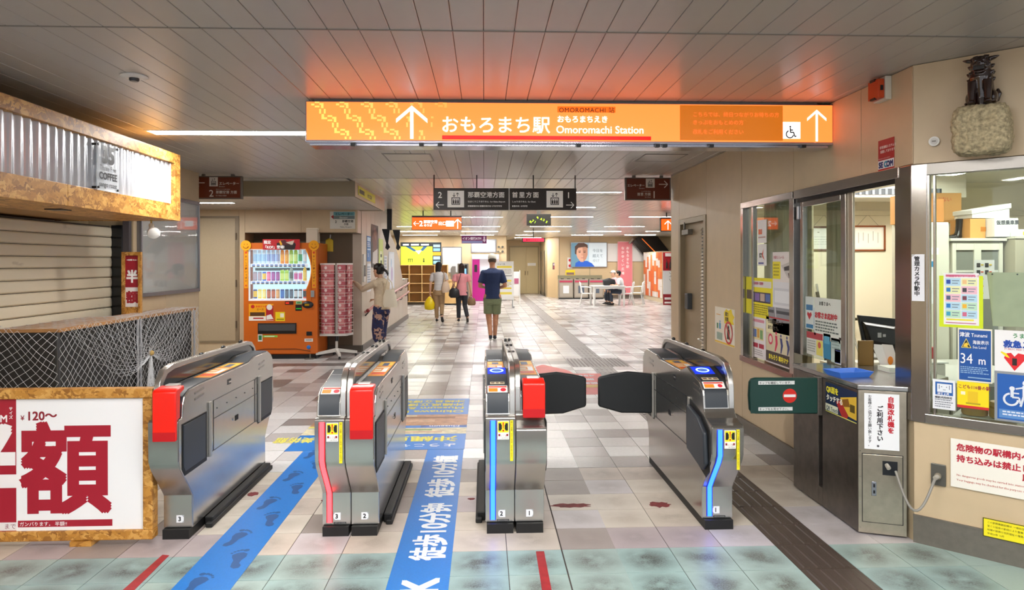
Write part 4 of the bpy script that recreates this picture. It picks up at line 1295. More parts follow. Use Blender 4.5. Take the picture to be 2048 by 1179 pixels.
# ---------------------------------------------------------------- small ceiling things
sd = thing('smoke_detector', 'round white smoke detector in the ceiling above the coffee kiosk', 'smoke detector', (-2.09, 4.22, HC))
MB().lathe([(.0, 0), (.075, 0), (.078, -.006), (.045, -.014), (.02, -.016)], (-2.09, 4.22, HC), 28).build('flange', M('#e3e1db', .4), sd, smooth=40)
MB().lathe([(.0, -.012), (.028, -.012), (.028, -.026), (.022, -.034), (.0, -.034)], (-2.09, 4.22, HC), 20).build('sensor', M('#3a3a3c', .4), sd, smooth=40)
for lx, ly, lw, ld, lab in [(-.80, 7.4, .5, .5, 'square ceiling access hatch behind the station sign, over the left gates'), (1.9, 7.35, .45, .5, 'square ceiling access hatch behind the station sign, near the right wall')]:
    t = thing('ceiling_hatch', lab, 'hatch', (lx, ly, HC), group='ceiling hatches')
    one('frame', M('#8d8880', .4), t, (lx - lw / 2, ly - ld / 2, HC - .006, lx + lw / 2, ly - ld / 2 + .012, HC), (lx - lw / 2, ly + ld / 2 - .012, HC - .006, lx + lw / 2, ly + ld / 2, HC),
        (lx - lw / 2, ly - ld / 2 + .012, HC - .006, lx - lw / 2 + .012, ly + ld / 2 - .012, HC), (lx + lw / 2 - .012, ly - ld / 2 + .012, HC - .006, lx + lw / 2, ly + ld / 2 - .012, HC))
    one('lid', CEIL, t, (lx - lw / 2 + .016, ly - ld / 2 + .016, HC - .004, lx + lw / 2 - .016, ly + ld / 2 - .016, HC))

# ---------------------------------------------------------------- floor stickers and marks
BLU = M('#0a78cf', .35, bump=.25, scale=90, var=.08)
def decal(name, label, cat, polys, mat, z=.0022):
    xs = [p[0] for q in polys for p in q]; ys = [p[1] for q in polys for p in q]
    c = ((min(xs) + max(xs)) / 2, (min(ys) + max(ys)) / 2, 0)
    b = MB()
    for q in polys: b.prism([(x - c[0], y - c[1]) for x, y in q], 'z', .0002, z)
    o = b.build(name, mat, None, local=True); o.location = c
    _reg(o, None, Matrix.Translation(c))
    return tag(o, label, cat)
rect = lambda x0, y0, x1, y1: [(x0, y0), (x1, y0), (x1, y1), (x0, y1)]
fs = decal('floor_sticker', 'blue floor strip printed with dark bare footprints', 'floor sticker', [rect(-1.535, 2.6, -1.245, 5.92)], BLU)
FT = M('#084f8f', .4)
def foot(mb, cx, cy, s, m, ang=0.0):
    """A bare footprint pointing to -x ... turned by ang; m mirrors it."""
    pts = [(-.115, -.02), (-.12, .02), (-.09, .048), (-.04, .045), (.01, .02), (.05, .012), (.09, .028), (.125, .018), (.13, -.012), (.1, -.035), (.05, -.035), (0, -.03), (-.05, -.045), (-.09, -.048)]
    c, q = math.cos(ang), math.sin(ang)
    f = lambda x, y: (cx + (x * c - m * y * q) * s, cy + (x * q + m * y * c) * s, .0031)
    mb.add([f(x, y) for x, y in pts], [tuple(range(len(pts)))])
    for k, (x, y, r) in enumerate([(-.15, .035, .021), (-.158, .005, .014), (-.152, -.018, .012), (-.14, -.038, .011), (-.12, -.055, .01)]):
        mb.add([f(x + r * math.cos(a * PI / 4), y + r * math.sin(a * PI / 4)) for a in range(8)], [tuple(range(8))])
for k in range(11):
    yy = 2.9 + k * .29
    fmb = MB(); foot(fmb, -1.40 + (.075 if k % 2 else -.045) - 0, yy, .82, 1 if k % 2 else -1, R(90 + (12 if k % 2 else -12)) + PI)
    o = fmb.build('footprint', FT, fs)
    o.scale = (1, 1, 1)
ts = decal('floor_sticker', 'blue floor strip with large white walking time lettering', 'floor sticker', [rect(-.484, 2.6, -.178, 5.92)], BLU)
WT = M('#e9eef2', .5)
def ftext(s, size, x, y, par, mat, rot, sx=1.0, align='LEFT', bold=.02):
    return text(s, size, x - par.location.x, y - par.location.y, mat, par, z=.0032, rot=rot, sx=sx, align=align, bold=bold)
ftext('徒歩10分钟', .205, -.235, 3.72, ts, WT, R(90), sx=.86, bold=.03)
ftext('徒歩10分鐘', .205, -.235, 4.72, ts, WT, R(90), sx=.98, bold=.03)
ftext('K', .25, -.235, 3.34, ts, WT, R(90), bold=.03)
ms = decal('floor_sticker', 'blue floor banner for a prefectural museum with photo strips and yellow lettering', 'floor sticker', [rect(-1.70, 5.93, -.172, 8.12)], BLU)
fill_z = .0026
pb_ = MB(); cols = ['#b98a6a', '#caa68a', '#8a5a3a', '#efe07a', '#3b62b4', '#d8cfae', '#7f9a5a', '#5d86c0']
for x0, y0, x1, y1, ci in [(-1.70, 6.80, -.172, 7.28, 0), (-1.5, 6.95, -.5, 7.05, 1), (-1.1, 7.1, -.3, 7.18, 2), (-1.70, 6.72, -.95, 6.80, 3), (-.62, 6.73, -.172, 6.80, 4), (-1.70, 6.46, -.172, 6.70, 5), (-1.6, 6.60, -.5, 6.66, 6), (-1.0, 6.52, -.4, 6.57, 1), (-1.3, 7.2, -.7, 7.25, 5)]:
    pb_.add([(x0, y0, fill_z), (x1, y0, fill_z), (x1, y1, fill_z), (x0, y1, fill_z)], [(0, 1, 2, 3)], ci); fill_z += .00006
pb_.build('print', [M(c, .4, var=.3, scale=14) for c in cols], ms)
YT = M('#e6dc5a', .5)
ftext('沖縄県立', .2, -.24, 6.36, ms, YT, PI, sx=1.1); ftext('博物館・美術館', .2, -1.05, 6.36, ms, YT, PI, sx=.6)
ftext('ようこそ!', .11, -.24, 6.1, ms, WT, PI, sx=1.2); ftext('そこ', .10, -1.1, 6.1, ms, WT, PI, sx=1.2); ftext('本当', .09, -1.12, 6.40, ms, WT, PI, sx=1.1)
ftext('Okinawa Prefectural', .15, -.22, 7.48, ms, YT, PI, sx=1.0); ftext('Museum & Art Museum', .15, -.22, 7.66, ms, YT, PI, sx=.95)
ftext('沖縄県立博物館・美術館', .15, -.22, 7.84, ms, YT, PI, sx=.85); ftext('冲绳县立博物馆・美术馆', .14, -.22, 8.02, ms, YT, PI, sx=.85); ftext('Museum', .08, -.24, 6.79, ms, WT, PI, sx=1.1)
ra = decal('floor_sticker', 'faded red arrow floor sticker reading 45sta by rail in white', 'floor sticker',
           [[(.50, 8.3), (1.60, 8.3), (1.66, 9.85), (1.28, 9.85), (1.25, 10.1), (1.2, 10.25), (.91, 10.75), (.62, 10.25), (.50, 10.2)]], M('#d2504a', .45, var=.15, scale=5))
ftext('45sta by rail', .17, 1.55, 9.72, ra, WT, PI, sx=.95); ftext('開業日記念4458', .15, 1.50, 9.42, ra, WT, PI, sx=.8); ftext('開業日記念4458', .13, 1.5, 9.12, ra, WT, PI, sx=.75)
one('print', M('#c9a23a', .5), ra, (.55, 9.2, .0024, .78, 9.5, .0028), (.9, 8.75, .0024, 1.55, 8.95, .0028))
REDF = M('#a8262c', .5, var=.25, scale=18)
decal('floor_tape', 'red tape line on the teal tiles before the half price board', 'floor tape', [[(-1.775, 3.0), (-1.70, 3.0), (-1.725, 3.85), (-1.765, 3.86)]], REDF)
decal('floor_tape', 'short red tape line on the teal tiles before the gate with the swung flap', 'floor tape', [[(.278, 3.2), (.325, 3.2), (.328, 3.81), (.283, 3.81)]], REDF)
WORN = M('#7d2a2c', .6, var=.4, scale=30)
def blotch(cx, cy, w, h, seed):
    r = random.Random(seed); n_ = 22
    return [(cx + math.cos(a * 2 * PI / n_) * w * r.uniform(.35, .55), cy + math.sin(a * 2 * PI / n_) * h * r.uniform(.3, .55)) for a in range(n_)]
decal('floor_tape', 'worn dark red tape remnant between the two swung flaps, nearer the black joint', 'floor tape', [blotch(.57, 4.52, .27, .09, 1)], WORN)
decal('floor_tape', 'worn dark red tape remnant close to the foot of the rightmost gate', 'floor tape', [blotch(1.15, 4.51, .15, .11, 2)], WORN)
decal('floor_tape', 'worn dark red tape remnant beside the footprint strip, left of it', 'floor tape', [blotch(-1.60, 4.85, .08, .09, 3)], WORN)
decal('floor_tape', 'worn dark red tape remnant right beside the red lit gate', 'floor tape', [blotch(-1.05, 4.70, .10, .07, 4)], WORN)
decal('floor_tape', 'small dark worn spot between the blue lettered strip and the middle gate', 'floor tape', [blotch(-.09, 4.68, .05, .04, 5)], WORN)

# ================================================================ vending machine
VX0, VX1, VY0, VY1, VH = -3.985, -2.775, 11.62, 12.36, 1.93
vm = thing('vending_machine', 'bright orange drinks vending machine with lit glass front in the wall recess', 'vending machine', ((VX0 + VX1) / 2, (VY0 + VY1) / 2, 0))
VO = M('#d2660f', .38, coat=.2, bump=.02, scale=30)
vx = lambda u: VX0 + (u - 487.7) / (635 - 487.7) * (VX1 - VX0)
vz = lambda v: 1.6 - (v - 524) / 1380 * VY0
GX0, GX1, GZ0, GZ1 = vx(497), vx(613), vz(599), vz(497)
one('cabinet', VO, vm, (VX0, VY0 + .05, .07, VX1, VY1, GZ0 - .01), bevel=.004)
one('cabinet_side', VO, vm, (VX0, VY0 + .05, GZ0 - .01, VX0 + .04, VY1, VH - .03), bevel=.002)
one('cabinet_side', VO, vm, (VX1 - .04, VY0 + .05, GZ0 - .01, VX1, VY1, VH - .03), bevel=.002)
one('cabinet_top', VO, vm, (VX0, VY0 + .05, VH - .03, VX1, VY1, VH), bevel=.004)
one('cabinet_back', VO, vm, (VX0 + .04, VY1 - .03, GZ0 - .01, VX1 - .04, VY1, VH - .03))
db = MB()
db.box(VX0, VY0, .09, VX1, VY0 + .05, GZ0); db.box(VX0, VY0, GZ0, GX0, VY0 + .05, VH); db.box(GX1 + .08, VY0, GZ0, VX1, VY0 + .05, VH); db.box(GX0, VY0, GZ1, GX1 + .08, VY0 + .05, VH)
# curved right edge of the window
cpts = []
for i in range(13):
    a = -PI / 2 + PI * i / 12
    cpts.append((GX1 - .02 + math.cos(a) * .10, (GZ0 + GZ1) / 2 + .12 + math.sin(a) * (GZ1 - GZ0) / 2 * .72))
zc = (GZ0 + GZ1) / 2
curve = [(GX1 + (.09 * math.sin(PI * (i / 12)) if i < 12 else 0) - .01, GZ0 + .17 + (GZ1 - GZ0 - .17) * i / 12) for i in range(13)]
pl = [(GX1 + .085, GZ0 + .1)] + [(min(x, GX1 + .08), z) for x, z in curve] + [(GX1 + .085, GZ1)]
pl = [(GX1 - .002, GZ0 - .001), (GX1 - .002, GZ0 + .17)] + curve[1:] + [(GX1 + .085, GZ1), (GX1 + .085, GZ0 - .001)]
db.prism(pl, 'y', VY0, VY0 + .05)
dr = db.build('door', VO, vm)
one('white_rim', M('#f4f6f8', .3, emit=.15), dr, (GX0, VY0 + .01, GZ0, GX0 + .02, VY0 + .05, GZ1), (GX0, VY0 + .01, GZ0, GX1, VY0 + .05, GZ0 + .02), (GX0, VY0 + .01, GZ1 - .015, GX1, VY0 + .05, GZ1))
MB().prism([(x + .012, z) for x, z in curve] + [(x - .004, z) for x, z in reversed(curve)], 'y', VY0 - .004, VY0 + .02).build('curved_rim', M('#f79a2a', .3, emit=.1), dr)
one('display_back', M('#bfe4fa', .4, emit=.75), vm, (GX0, VY0 + .235, GZ0, GX1 + .09, VY0 + .24, GZ1))
one('display_glass', M('#e8f6fa', .02, alpha=.10), dr, (GX0 + .02, VY0 + .03, GZ0 + .02, GX1, VY0 + .034, GZ1 - .015))
SHELVES = [vz(526), vz(560), vz(595)]
for z in SHELVES:
    one('shelf', M('#f6f9fc', .3, emit=.2), vm, (GX0 + .02, VY0 + .06, z - .012, GX1 + .04, VY0 + .23, z))
    one('price_rail', M('#e9f0f8', .3, emit=.3), vm, (GX0 + .02, VY0 + .05, z - .055, GX1 + .01, VY0 + .058, z - .005))
    for k in range(12):
        x = GX0 + .05 + k * (GX1 - GX0 - .06) / 12
        bt = one('select_button', M('#23292f', .3), vm, (x, VY0 + .042, z - .053, x + .045, VY0 + .05, z - .036))
        one('price_tag', M('#2a6fd0', .4, emit=.2), vm, (x, VY0 + .044, z - .030, x + .045, VY0 + .05, z - .012))
one('banner_panel', M('#2b4a55', .3), vm, (GX0 + .04, VY0 + .225, SHELVES[1] + .17, GX1, VY0 + .233, SHELVES[0] - .07))
# drinks
def drink(kind, body, cap, labelc):
    b = MB(); L = MB(); C_ = MB()
    if kind == 'bottle':
        b.lathe([(.0, 0), (.028, 0), (.031, .008), (.031, .12), (.027, .15), (.013, .18), (.012, .192)], (0, 0, 0), 12)
        L.lathe([(.0315, .03), (.0315, .115)], (0, 0, 0), 12); C_.lathe([(.0, .188), (.014, .188), (.014, .206), (.0, .206)], (0, 0, 0), 10)
    elif kind == 'can':
        b.lathe([(.0, 0), (.026, 0), (.030, .006), (.030, .112), (.026, .12), (.0, .12)], (0, 0, 0), 12)
        L.lathe([(.0304, .02), (.0304, .10)], (0, 0, 0), 12); C_.lathe([(.0, .119), (.024, .119), (.024, .123), (.0, .123)], (0, 0, 0), 10)
    else:
        b.box(-.028, -.02, 0, .028, .02, .12); b.prism([(-.02, .12), (.02, .12), (0, .145)], 'x', -.028, .028)
        L.box(-.0285, -.021, .02, .0285, .021, .10); C_.box(.005, -.006, .13, .02, .006, .15)
    t = bpy.data.objects.new('drink_' + ('bottle' if kind == 'bottle' else 'can' if kind == 'can' else 'carton'), None)
    COL.objects.link(t)
    for nm, q, c in (('body', b, body), ('label', L, labelc), ('cap', C_, cap)):
        o = q.build(nm, M(c, .25, emit=.22), None, local=True, smooth=40); o.parent = t
    return t
protos = {}
rows = [
    [('bottle', '#cfe6f6', '#e8f2fa', '#9cc8ec', 'clear water bottle with a pale blue label')] * 3 + [('bottle', '#cfdff0', '#3a58b8', '#8fa6dc', 'clear bottle with blue cap and lilac label')] * 3 +
    [('bottle', '#f29a18', '#e8352a', '#f7b02a', 'orange juice bottle with red cap')] * 2 + [('bottle', '#a8d84a', '#4a9a2a', '#d6ee8a', 'green tea bottle with green label')] * 2 + [('bottle', '#e8f2ea', '#d83a4a', '#38a868', 'white bottle with green label and red cap'), ('bottle', '#bfe0f4', '#2a6ad0', '#e8f4fa', 'clear bottle with a bright blue cap')],
    [('can', '#9a9cae', '#d0d0d8', '#b5a6b8', 'grey lilac can')] * 2 + [('can', '#2a6ad8', '#c8d4e8', '#f0d048', 'blue and yellow can'), ('can', '#e04a8a', '#d8c0d0', '#f48ab8', 'pink can')] + [('can', '#8a4a9a', '#c8c0d0', '#b05ab0', 'purple grape can')] * 2 +
    [('carton', '#a8d83a', '#e8f0d0', '#d8f080', 'lime green drink carton')] * 2 + [('bottle', '#9ab0a8', '#e8e8e8', '#5a6a68', 'small bottle with a grey label')] + [('can', '#f2ecf0', '#e0d0e0', '#d86ab0', 'white and pink can')] * 2 + [('bottle', '#f0d048', '#d04a9a', '#f4e070', 'small yellow bottle with pink cap')],
    [('can', '#2a4a9a', '#c8d0e0', '#f0c838', 'blue can with a yellow label')] + [('can', '#f0d850', '#e8e0b0', '#f8ee9a', 'yellow corn soup can')] * 2 + [('can', '#8a3a2a', '#c8b0a0', '#c86a4a', 'reddish brown coffee can')] * 2 + [('can', '#c88a4a', '#d8c8b0', '#e8b070', 'tan coffee can'), ('can', '#1a4aa0', '#c0c8d8', '#3a7ad0', 'deep blue coffee can')] +
    [('can', '#3a4450', '#a8b0b8', '#5a6a80', 'dark grey coffee can')] * 2 + [('can', '#20242a', '#a0a4a8', '#d8dce0', 'black can with a white label')] * 2 + [('can', '#e04a20', '#d0d0d0', '#18181a', 'black and orange can')]]
sname = ('top', 'middle', 'bottom')
for r, row in enumerate(rows):
    counts = {}
    for k, spec in enumerate(row):
        if spec not in protos:
            protos[spec] = drink(*spec[:4]); d = protos[spec]
        else: d = copy_tree(protos[spec])
        x = GX0 + .075 + k * (GX1 - GX0 - .10) / 11.4
        d.location = (x, VY0 + .12, SHELVES[r] + .001)
        d.scale = (1.05, 1.0, 1.38 if r == 0 else 1.25)
        same = [i for i, q in enumerate(row) if q == spec]
        pos = '' if len(same) == 1 else (' left one of the pair,' if k == same[0] and len(same) == 2 else ' right one of the pair,' if len(same) == 2 else (' first of three,', ' second of three,', ' third of three,')[same.index(k)])
        tag(d, ('%s,%s in the %s row' % (spec[4], pos, sname[r])).replace(', in', ' in').replace(',, ', ', '), 'drink', 'drinks on the %s shelf of the vending machine' % sname[r])
# fittings of the door
def vsheet(name, u0, v0, u1, v1, base, patches=(), texts=(), par=None, dy=.002, emit=0, rough=.4):
    x0, x1, z0, z1 = vx(u0), vx(u1), vz(v1), vz(v0)
    o = sheet(name, None, None, (0, 0, 0), 0, x1 - x0, z1 - z0, base, patches, texts, parent=par or vm, emit=emit, rough=rough)
    o.location = mw(par or vm).inverted() @ Vector(((x0 + x1) / 2, VY0 - dy, (z0 + z1) / 2)); o.rotation_euler = (R(90), 0, 0)
    return o
vsheet('promo_sticker', 498, 605, 547, 638, '#f2b51c', [(.0, .0, 1, .72, '#f5a81a'), ('o', (.16, .16), .11, '#c8202a'), (.05, .5, .65, .72, '#5a3a20'), (0, .74, 1, 1, '#f6f0e6'), (.18, .82, .6, .9, '#c02a30'), (.7, .1, 1, .98, '#b8202c'), ('o', (.84, .2), .17, '#f3eee8'), ([(.72, .7), (.9, .62), (1, .9), (.72, .95)], '#f8f4ee')], [('おまけつき', .28, .2, .13, '#e8401a', {'bold': .03}), ('エース', .32, .38, .14, '#a8501a', {'bold': .03})])
vsheet('promo_sticker', 551, 621, 570, 639, '#f5d818', [(.5, .15, .9, .6, '#f8f2d8'), (.12, .75, .9, .85, '#8a7a18')])
vsheet('display_window', 570, 600, 587, 607, '#3a0f0c', [(.1, .3, .5, .7, '#ff3a20')], (), emit=.3)
vsheet('bill_slot', 591, 607, 604, 619, '#141618', [(.1, .55, .9, .72, '#3ad048')])
vsheet('sticker', 592, 600, 604, 606, '#8fc88a', [(.2, .3, .8, .7, '#3a7a4a')])
MB().ball((vx(616), VY0 - .01, vz(607)), (.095, .03, .06), 16, 8).build('coin_slot', BLACK, vm, smooth=60)
one('coin_inlet', M('#c8a020', .3, .6), vm, (vx(611), VY0 - .045, vz(609), vx(620), VY0 - .035, vz(605)))
one('card_reader', M('#a7adb2', .3, .5), vm, (vx(622), VY0 - .02, vz(592), vx(629), VY0, vz(579)), bevel=.006)
tr = one('delivery_tray', M('#17181a', .3), vm, (vx(516), VY0 - .012, vz(664), vx(593), VY0 + .002, vz(643)), bevel=.004)
one('tray_flap', M('#4a4c50', .25), tr, (vx(518), VY0 - .018, vz(658), vx(591), VY0 - .012, vz(645)))
one('cup', BLACK, vm, (vx(613), VY0 - .012, vz(668), vx(624), VY0, vz(660)), bevel=.01)
vsheet('sticker', 516, 665, 525, 679, '#dfe8e0', [(.15, .15, .85, .8, '#1f7a4a')])
vsheet('sticker', 526, 667, 555, 671, '#8fcf4a', [(.1, .3, .8, .7, '#e8f4d8')])
vsheet('sticker', 609, 674, 626, 680, '#eceae6', [(.15, .3, .85, .6, '#8a8a8a')])
MB().ball((vx(617.5), VY0 - .006, vz(691)), (.035, .012, .035), 12, 8).build('round_badge', M('#2a7ad0', .3), vm, smooth=60)
MB().prism([(VX0 + .12, .12), (VX0 + .35, .16), (VX1 - .35, .16), (VX1 - .12, .12), (VX1 - .12, .135), (VX1 - .36, .175), (VX0 + .34, .175), (VX0 + .12, .135)], 'y', VY0 - .006, VY0).build('kick_line', M('#7a3a08', .5), vm)
one('base', BLACK, vm, (VX0 + .02, VY0 + .03, 0, VX1 - .02, VY1, .07))
for x in (VX0 + .12, VX1 - .12): one('foot_plate', M('#8a8780', .4, .6), vm, (x - .07, VY0 - .1, 0, x + .07, VY0 + .06, .012), (x - .01, VY0 - .01, .012, x + .01, VY0 + .02, .08))
YB = M('#f4a818', .35)
for u in (493, 628.5):
    vs_ = vsheet('side_banner', u - 4.2, 500, u + 3.8, 574, '#f3a21c', [('o', (.5, .055), .03, '#d8401a'), ('o', (.5, .93), .025, '#e85a2a')], [('おいしさ夢いっぱい', .5, .13, .062, '#8a3a08', {'v': True, 'step': 1.3, 'bold': .02})], dy=.004)
    cx = vx(u); cz = vz(490)
    b = MB().tube([(cx, VY0 - .004, cz), (cx, VY0 - .02, cz)], .085, 24)
    o = b.build('round_topper', YB, vm, smooth=40)
    sm = MB()
    for k in range(9):
        a = R(200 + k * 17.5); a2 = R(200 + (k + 1) * 17.5)
    pts = [(cx + math.cos(R(a)) * .045, VY0 - .024, cz + math.sin(R(a)) * .045) for a in range(200, 345, 16)]
    MB().tube(pts, .006, 5).build('smile', M('#b86808', .5), o)
    one('eyes', M('#b86808', .5), o, (cx - .03, VY0 - .024, cz + .01, cx - .02, VY0 - .02, cz + .03), (cx + .02, VY0 - .024, cz + .01, cx + .03, VY0 - .02, cz + .03))
tb_ = sheet('machine_banner', 'red promotional board standing on top edge of the vending machine', 'sign', (vx(564), VY0 - .03, vz(488)), 0, vx(601) - vx(527), vz(477.5) - vz(498), '#c01824',
    [(.38, .35, .88, .9, '#1c1a1e'), ([(.45, .15), (.6, .05), (.72, .5), (.5, .6)], '#5a2028'), ([(.62, .3), (.85, .12), (.8, .6)], '#d8c8b8'), ([(.44, .2), (.48, .12), (.53, .5), (.48, .6)], '#f0b020'), ([(.5, .6), (.9, .5), (.85, 1), (.48, 1)], '#2a1a1c')],
    [('限定', .03, .42, .34, '#ffffff', {'bold': .03}), ('「KOF」登場!', .015, .88, .34, '#ffffff', {'bold': .03, 'sx': .95})])
bx_ = thing('cardboard_box', 'small white box standing on the vending machine', 'box', (-2.98, 12.0, VH))
one('body', M('#e2d8c4', .5), bx_, (vx(604), 11.9, VH, vx(627), 12.1, VH + .24), bevel=.004)
one('lid', M('#efe6d2', .5), bx_, (vx(605), 11.88, VH + .235, vx(628), 12.11, VH + .26), bevel=.004)
yl = thing('hanging_tag', 'yellow lantern-like tag hanging on the recess wall right of the vending machine', 'tag', (-2.72, 12.4, 1.9))
MB().loft([((-2.76, 12.42, 1.80), .075, .012), ((-2.75, 12.42, 2.0), .065, .012), ((-2.74, 12.42, 2.03), .02, .01)], 10).build('body', M('#e2c02a', .5), yl, smooth=50)
MB().tube([(-2.74, 12.42, 2.02), (-2.735, 12.43, 2.1)], .01, 6).build('string', WHITE, yl)

# ================================================================ brochure rack
bk_ = thing('brochure_rack', 'white revolving wire rack full of pink leaflets next to the orange vending machine', 'display rack', (-2.46, 11.45, 0))
RW = M('#e4e0da', .4, .1)
rcx, rcy = -2.485, 11.75
one('pole', M('#cfcac4', .35, .4), bk_, (rcx - .018, rcy - .018, .10, rcx + .018, rcy + .018, 1.56))
MB().tube([(rcx, rcy, .28), (rcx, rcy, .40)], .035, 12).build('bearing', BLACK, bk_, smooth=50)
for a in (20, 110, 200, 290):
    c, q = math.cos(R(a)), math.sin(R(a))
    MB().add([(rcx + q * .02, rcy - c * .02, .10), (rcx - q * .02, rcy + c * .02, .10), (rcx + c * .34 - q * .02, rcy + q * .34 + c * .02, .06), (rcx + c * .34 + q * .02, rcy + q * .34 - c * .02, .06),
              (rcx + q * .02, rcy - c * .02, .16), (rcx - q * .02, rcy + c * .02, .16), (rcx + c * .34 - q * .02, rcy + q * .34 + c * .02, .10), (rcx + c * .34 + q * .02, rcy + q * .34 - c * .02, .10)],
             [(0, 1, 2, 3), (4, 7, 6, 5), (0, 3, 7, 4), (1, 5, 6, 2), (2, 6, 7, 3), (0, 4, 5, 1)]).build('foot', RW, bk_)
    MB().tube([(rcx + c * .32, rcy + q * .32, .07), (rcx + c * .32, rcy + q * .32, .012)], [.01, .022], 10).build('caster', BLACK, bk_, smooth=60)
# four panels of pockets
PINK = M('#c4606a', .5, var=.22, scale=14)
PINK2 = M('#d98a8a', .5, var=.15, scale=10)
cols_ = [(-.46, -.32, .0, .34), (-.02 + .06, -.32, .0, .34)]
def column(cx, cy, ang, w, tint):
    col = bpy.data.objects.new('pocket_column', None); COL.objects.link(col); col.parent = bk_
    loc = Vector((cx, cy, .40)) - Vector(bk_.location)
    col.location = loc; col.rotation_euler = (0, 0, ang)
    for k in range(9):
        z = k * .126
        lf = MB(); wv = w / 2
        lf.prism([(-.02, z + .015), (-.028, z + .155), (-.018, z + .155), (-.008, z + .015)], 'x', -wv + .03 - k * .004, wv - .03 + k * .004)
        o = lf.build('leaflet', PINK if (k + tint) % 2 else PINK2, None, local=True); o.parent = col
        d = MB(); d.add([(-.03 + math.cos(a * PI / 8) * .024, -.0275, z + .105 + math.sin(a * PI / 8) * .026) for a in range(16)], [tuple(range(16))])
        o = d.build('leaflet_badge', M('#f0d8d8', .5), None, local=True); o.parent = col
        wr_ = MB()
        for zz in (z + .01, z + .06): wr_.tube([(-wv - .01, 0, zz), (-wv + .02, -.05, zz), (wv - .02, -.05, zz), (wv + .01, 0, zz)], .0035, 4)
        wr_.tube([(-.05, -.05, z), (-.05, -.05, z + .06)], .0025, 4); wr_.tube([(.05, -.05, z), (.05, -.05, z + .06)], .0025, 4)
        o = wr_.build('wire_pocket', RW, None, local=True); o.parent = col
    b = MB(); b.box(-wv - .02, -.02, 1.16, wv + .02, .0, 1.19); b.box(-wv - .03, -.02, -.03, wv + .03, .0, .0)
    o = b.build('cross_bar', RW, None, local=True); o.parent = col
    o = MB().box(-wv, -.005, 0, wv, 0, 1.16).build('back_sheet', PINK, None, local=True); o.parent = col
column(rcx - .135, rcy - .04, R(-5), .215, 0)
column(rcx + .095, rcy - .04, R(8), .13, 1)
column(rcx + .19, rcy + .06, R(70), .17, 0)
column(rcx - .25, rcy + .08, R(-80), .17, 1)

# elevator notice above the recess
sheet('elevator_notice', 'grey and teal elevator notice board on the wall above the vending recess', 'sign', (-2.43, 11.985, 2.33), 0, .43, .30, '#d9d6cc',
      [(.14, .03, .98, .24, '#6aa6b0'), (.14, .25, .98, .44, '#6f7d7e'), ([(.04, .3), (.14, .2), (.14, .45)], '#b02a2a')],
      [('エレベーター', .2, .21, .17, '#1f4a58', {'bold': .03}), ('Elevator', .38, .40, .14, '#e6e6e0'), ('2', .2, .66, .2, '#222222', {'bold': .02}), ('那覇空港', .48, .62, .16, '#222222', {'bold': .02}), ('方面', .55, .78, .13, '#222222', {'bold': .02}), ('Naha Airport', .4, .93, .12, '#333333')])
# yellow sign on the bulkhead side
sheet('hanging_sign', 'bright yellow lettered sign on the side of the low bulkhead', 'sign', (-1.765, 10.55, 2.62), PI / 2, 1.5, .13, '#e8e02a', [(.05, .3, .3, .75, '#5a561a')], [('きっぷうりば', .05, .75, .55, '#33320c', {'bold': .03}), ('のりば ご案内', .50, .75, .5, '#33320c', {'bold': .03})])

# ================================================================ along the stair wall
SX = -2.186
def on_stair(name, label, cat, y0, y1, z0, z1, base, patches=(), texts=(), **k):
    return sheet(name, label, cat, (SX + .004, (y0 + y1) / 2, (z0 + z1) / 2), PI / 2, y1 - y0, z1 - z0, base, patches, texts, **k)
on_stair('fare_map', 'blue printed notice beside the corner of the vending recess', 'poster', 12.98, 13.42, 1.62, 2.1, '#2a7ac0', [(.1, .05, .9, .2, '#bfe0f4'), (.1, .5, .9, .55, '#bfe0f4')] + lines(.1, .25, .9, .45, 3, '#e8f2fa', 2), [('7,8', .15, .82, .2, '#e8f2fa')])
on_stair('notice', 'white printed notice below the blue one on the stair wall', 'poster', 12.98, 13.42, 1.05, 1.58, '#e6e8ec', lines(.1, .1, .9, .9, 9, '#8aa0b8', 5))
pf = on_stair('framed_poster', 'tall dark brown poster in black frame high on the stair wall', 'poster', 13.5, 14.35, 1.5, 2.35, '#2e211c', [([(.1, .3), (.5, .05), (.9, .2), (.8, .6), (.3, .7)], '#6a3a30'), ([(.2, .65), (.9, .55), (.9, .95), (.15, .9)], '#c8c4c0'), ([(.3, .2), (.6, .15), (.7, .4)], '#8a6048')], [], bevel=.002)
on_stair('notice', 'yellow green printed notice next to the tall dark poster', 'poster', 14.45, 15.05, 1.45, 2.1, '#c8dc6a', [(.2, .4, .8, .9, '#e8f0c8'), (.3, .5, .7, .6, '#4a5a2a'), (.3, .7, .7, .8, '#4a5a2a')])
on_stair('notice', 'white list notice low behind the ponytailed woman', 'poster', 15.2, 15.65, 1.1, 1.75, '#eceef4', lines(.1, .05, .9, .9, 8, '#a8b4c8', 7))
ic_ = thing('intercom', 'narrow grey intercom panel on the corner behind the leaflet rack', 'intercom', (SX, 12.65, 1.4))
one('plate', M('#d8d6d0', .4), ic_, (SX - .002, 12.55, 1.25, SX + .02, 12.75, 1.75), bevel=.004)
one('screen', BLACKG, ic_, (SX + .018, 12.58, 1.35, SX + .026, 12.72, 1.55))
